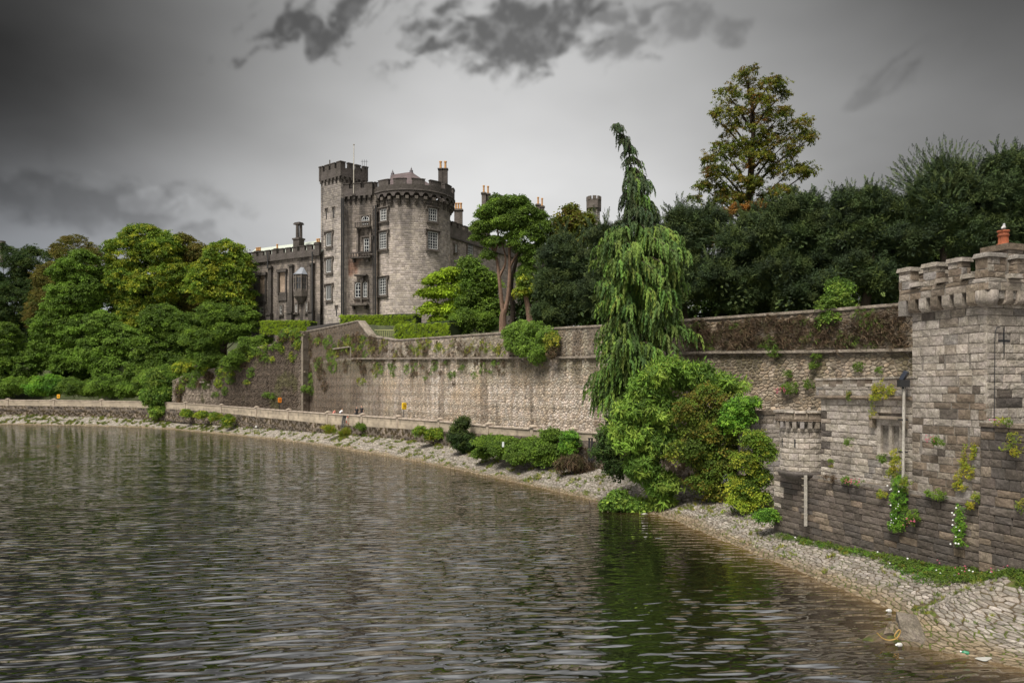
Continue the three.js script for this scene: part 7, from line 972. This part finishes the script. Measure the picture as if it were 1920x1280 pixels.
const skinM = std(1, 1, 1, 0.8, { vertexColors: true }), SKIN = [0.42, 0.25, 0.18];
function person(label, px, headPy, d, turn, o) {
  const feet = EYE - (headPy - HZ) / FX * d - o.tall, t = thing('person', label, 'person', V((px - CX) / FX * d, feet, -d), turn), s = o.tall / 1.72, b = o.bend || 0, J = {};
  const sh = [0, 1.40 - 0.22 * b, 0.42 * b], hd = [0, 1.60 - 0.3 * b, 0.02 + 0.56 * b], hip = [0, 0.92, -0.12 * b];
  const caps = [[[0, 1.0, hip[2]], [0, 1.28 - 0.16 * b, 0.28 * b], 0.145, 0.15], [[-0.14, sh[1], sh[2]], [0.14, sh[1], sh[2]], 0.09, 0.09], [[0, sh[1], sh[2]], hd, 0.055, 0.06], [[hd[0], hd[1] - 0.02, hd[2] + 0.01], [hd[0], hd[1] + 0.05, hd[2]], 0.085, 0.1], [[0, hd[1] - 0.01, hd[2] + 0.1], [0, hd[1] - 0.03, hd[2] + 0.11], 0.018, 0.02]];
  for (const k of [-1, 1]) { caps.push([[0.09 * k, hip[1], hip[2]], [0.1 * k, 0.5, 0.02], 0.1, 0.068], [[0.1 * k, 0.5, 0.02], [0.1 * k, 0.09, 0], 0.066, 0.045], [[0.1 * k, 0.05, -0.03], [0.11 * k, 0.04, 0.15], 0.045, 0.035]); const el = o.arms === 'rail' ? [0.25 * k, sh[1] - 0.26, sh[2] + 0.12] : [0.24 * k, sh[1] - 0.3, sh[2] - 0.02], wr = o.arms === 'rail' ? [0.14 * k, sh[1] - 0.32, sh[2] + 0.36] : [0.26 * k, sh[1] - 0.56, sh[2] + 0.06]; caps.push([[0.19 * k, sh[1] - 0.02, sh[2]], el, 0.055, 0.043], [el, wr, 0.042, 0.03], [wr, [wr[0], wr[1] - 0.06, wr[2] + 0.05], 0.032, 0.024]); for (let f = 0; f < 4; f++) caps.push([[wr[0] + (f - 1.5) * 0.018, wr[1] - 0.07, wr[2] + 0.06], [wr[0] + (f - 1.5) * 0.02, wr[1] - 0.13 + 0.01 * Math.abs(f - 1.5), wr[2] + 0.08], 0.01, 0.008]); caps.push([[wr[0] - 0.03 * k, wr[1] - 0.04, wr[2] + 0.05], [wr[0] - 0.045 * k, wr[1] - 0.08, wr[2] + 0.08], 0.011, 0.009]); }
  const colour = (x, y, z) => (Math.hypot(x - hd[0], y - hd[1] - 0.02, z - hd[2]) < 0.17 ? SKIN : y < 0.1 ? [0.03, 0.03, 0.03] : y < 0.95 ? o.legs : (Math.abs(x) > 0.215 && y < sh[1] - 0.12) || (Math.abs(x) < 0.09 && y > sh[1] + 0.07) ? SKIN : o.top);
  const g = figure(caps, colour, [-0.9, -0.02, -0.8], [0.9, 1.78, 1.0], 84, 0.035); g.scale(s, s, s); part('body', g, skinM, t);
  const hair = figure([[[hd[0], hd[1] + 0.05, hd[2] - 0.03], [hd[0], hd[1] + 0.03, hd[2] - 0.05], 0.104, 0.1], ...(o.long ? [[[hd[0], hd[1], hd[2] - 0.07], [hd[0], hd[1] - 0.3, hd[2] - 0.12], 0.085, 0.05]] : [])], () => o.hair, [-0.3, hd[1] - 0.45, hd[2] - 0.35], [0.3, hd[1] + 0.25, hd[2] + 0.25], 36, 0.03); hair.scale(s, s, s); part('hair', hair, skinM, t);
  return t;
}
{
  const dep = (px) => { let i = 1; while (par[i].px < px) i++; return lerp(par[i - 1].d, par[i].d, (px - par[i - 1].px) / (par[i].px - par[i - 1].px)); };
  person('person in a pink top bending behind the parapet, leftmost of four', 625, 766.5, dep(625) + 0.8, 2.6, { tall: 1.36, bend: 0.5, top: [0.55, 0.2, 0.16], legs: [0.05, 0.06, 0.1], hair: [0.34, 0.2, 0.1] });
  person('person in a white shirt stooping behind the parapet above the ladder', 638, 764.5, dep(638) + 0.9, 2.2, { tall: 1.45, bend: 0.55, top: [0.78, 0.78, 0.78], legs: [0.1, 0.12, 0.2], hair: [0.3, 0.16, 0.08] });
  person('person in black with long dark hair standing behind the parapet', 668.5, 763, dep(668) + 1.5, 0.4, { tall: 1.62, top: [0.02, 0.02, 0.022], legs: [0.03, 0.03, 0.035], hair: [0.02, 0.014, 0.01], long: true });
  person('person in a black shirt with short dark hair, rightmost behind the parapet', 678, 761, dep(678) + 1.5, -0.4, { tall: 1.74, top: [0.015, 0.015, 0.017], legs: [0.03, 0.03, 0.04], hair: [0.015, 0.012, 0.01] });
}
{ // pigeon on the chimney pot
  const g = figure([[[0, 0.10, -0.06], [0, 0.13, 0.06], 0.05, 0.058], [[0, 0.17, 0.09], [0, 0.22, 0.11], 0.035, 0.03], [[0, 0.225, 0.115], [0, 0.235, 0.12], 0.03, 0.028], [[0, 0.225, 0.14], [0, 0.22, 0.165], 0.01, 0.004], [[0, 0.09, -0.1], [0, 0.06, -0.22], 0.03, 0.012], [[0.02, 0.08, 0], [0.02, 0.0, 0.005], 0.009, 0.007], [[-0.02, 0.08, 0], [-0.02, 0.0, 0.005], 0.009, 0.007]], (x, y, z) => (z > 0.135 ? [0.3, 0.2, 0.05] : y > 0.19 ? [0.3, 0.3, 0.3] : y < 0.05 ? [0.25, 0.1, 0.06] : [0.42, 0.40, 0.38]), [-0.2, -0.05, -0.26], [0.2, 0.28, 0.2], 48, 0.02);
  const q = gate.at(S2 - 0.38, 12.27, -1.2), t = thing('pigeon', 'small pale grey pigeon perched on the orange chimney pot', 'pigeon', q, 2.4); g.scale(1.15, 1.15, 1.15); part('body', g, skinM, t);
}
{ // broken concrete nose of the spur, the rope and litter caught on it
  const t = thing('concrete_block', 'broken concrete block at the tip of the cobbled spur in the water', 'concrete block'), r = rng(8), jit = (p) => p.map(([x, y, z]) => V(x + (r() - 0.5) * 0.05, y, z + (r() - 0.5) * 0.05));
  const a = P(1682, 1150, 21.6), b = P(1702, 1152, 21.2), c = P(1740, 1212, 20.35), d = P(1688, 1200, 20.6); const pts = jit([[a.x, 0.62, a.z], [b.x + 0.06, 0.60, b.z], [b.x + 0.3, 0.6, b.z - 0.1], [c.x, 0.06, c.z], [c.x + 0.15, 0.05, c.z - 0.1], [a.x - 0.12, -0.5, a.z + 0.1], [d.x, -0.5, d.z], [c.x, -0.5, c.z + 0.05], [a.x + 0.45, 0.45, a.z - 0.2], [a.x + 0.45, -0.5, a.z - 0.2], [c.x + 0.4, -0.5, c.z], [d.x + 0.1, 0.42, d.z - 0.2]]); part('block', metreUV(new ConvexGeometry(pts)), std(0.22, 0.19, 0.15, 0.95, { map: rep(grainC, 1.4), bumpMap: rep(grainB, 1.5), bumpScale: 0.06 }), t);
  const p2 = P(1672, 1186, 21.0); const ch = []; for (let i = 0; i < 12; i++) ch.push(p2.clone().add(rdir(r).multiply(V(0.24, 0.2, 0.2)))); part('broken_lump', metreUV(new ConvexGeometry(ch)), std(0.27, 0.22, 0.165, 0.95, { map: rep(grainC, 1.4), bumpMap: rep(grainB, 1.5), bumpScale: 0.05 }), t);
  const q = (x, y) => { const p = P(x, y, 20.55); p.y = Math.max(p.y, 0.03); return p; }; single('yellow_rope', tube([q(1645, 1186), q(1655, 1196), q(1668, 1200), q(1682, 1196), q(1689, 1183), q(1687, 1180), q(1678, 1192), q(1684, 1199)], 0.017, 40, 6), std(0.34, 0.21, 0.06, 0.8), 'tangled yellow rope loop floating against the concrete block', 'rope');
  const bottle = (label, px, py, d, col, len, turn) => { const o = P(px, py, d); o.y = 0.04; const bt = thing('plastic_bottle', label, 'bottle', o, turn), g = lathe([[0, 0], [0.045, 0.005], [0.048, 0.1 * len], [0.048, 0.6 * len], [0.03, 0.75 * len], [0.016, 0.85 * len], [0.016, len], [0, len]].map(([a2, y]) => [a2 * 1.2, y]), 12); g.rotateZ(Math.PI / 2 - 0.15); part('bottle_body', g, std(...col, 0.35), bt); const cg = new THREE.CylinderGeometry(0.024, 0.024, 0.03, 10); cg.rotateZ(Math.PI / 2 - 0.15); cg.translate(-len * 0.98, len * 0.15, 0); part('cap', cg, M.whitePaint, bt); };
  bottle('white plastic bottle floating beside the yellow rope', 1690, 1199, 20.45, [0.5, 0.49, 0.46], 0.2, 0.5); bottle('green plastic bottle at the water edge below the spur', 1818, 1229, 19.75, [0.03, 0.18, 0.09], 0.2, -0.4); bottle('white bottle floating in the water left of the concrete block', 1671, 1146, 23.6, [0.45, 0.45, 0.43], 0.15, 0.2);
  const scrap = (name, label, px, py, d, col, w, h) => { const o = P(px, py, d), g = new THREE.PlaneGeometry(w, h, 6, 6), p = g.attributes.position; for (let i = 0; i < p.count; i++) p.setZ(i, 0.16 * w * Math.sin(i * 1.7) + 0.2 * (r() - 0.5) * w); const back = g.clone(); back.translate(0.02, 0.01, -0.06 * w); g.computeVertexNormals(); single(name, merge([g, back]).translate(o.x, o.y, o.z), std(...col, 0.7), label, 'litter'); };
  scrap('plastic_bag', 'white plastic bag snagged in the bramble bank', 943, 833, 58.6, [0.6, 0.62, 0.62], 0.14, 0.4); scrap('plastic_bag', 'white scrap lying at the top of the far cobbles near the dark old wall', 480, 799.5, 117, [0.7, 0.68, 0.65], 0.4, 0.3); 
  const fl = (label, px, py, d, col) => { const o = P(px, py, d); o.y = 0.045; const ch2 = []; for (let i = 0; i < 10; i++) ch2.push(V(o.x, o.y, o.z).add(rdir(r).multiply(V(0.3, 0.04, 0.12)))); single('floating_litter', metreUV(new ConvexGeometry(ch2)), std(...col, 0.6), label, 'litter'); };
  fl('pale scrap of litter floating below the weeds under the thicket', 1208, 965, 42.2, [0.4, 0.38, 0.34]); fl('pale scum and litter at the water edge right of the green bottle', 1850, 1236, 19.35, [0.33, 0.32, 0.29]);
  { const o = P(1106, 952, 44.6); o.y = 0; const s = thing('river_stake', 'thin dark stake standing in the water left of the waterside weeds', 'stake', o); part('shaft', tube([V(0, -0.5, 0), V(0.02, 0.1, 0), V(-0.03, 0.42, 0)], 0.025, 4, 5), M.bark, s); part('cross_twig', tube([V(-0.12, 0.1, 0), V(0, 0.2, 0), V(0.16, 0.22, 0)], 0.012, 4, 4), M.bark, s); }
  { const o = P(301, 669, 132); const sp = thing('stone_finial', 'small orange-brown carved stone on top of the old wall above the arch', 'stone ornament', P(369, 682, 135)); part('block', lathe([[0.3, -0.3], [0.3, 0.3], [0.2, 0.4], [0.28, 0.5], [0.24, 0.7], [0, 0.85]], 8), std(0.30, 0.15, 0.05, 0.9), sp); part('plinth', box(0.8, 0.3, 0.8, 0, -0.4, 0), stoneMd, sp); }
}
// every mesh throws and takes shadow
scene.traverse((o) => { if (o.isMesh) { o.castShadow = true; o.receiveShadow = true; } });
renderer.render(scene, camera);
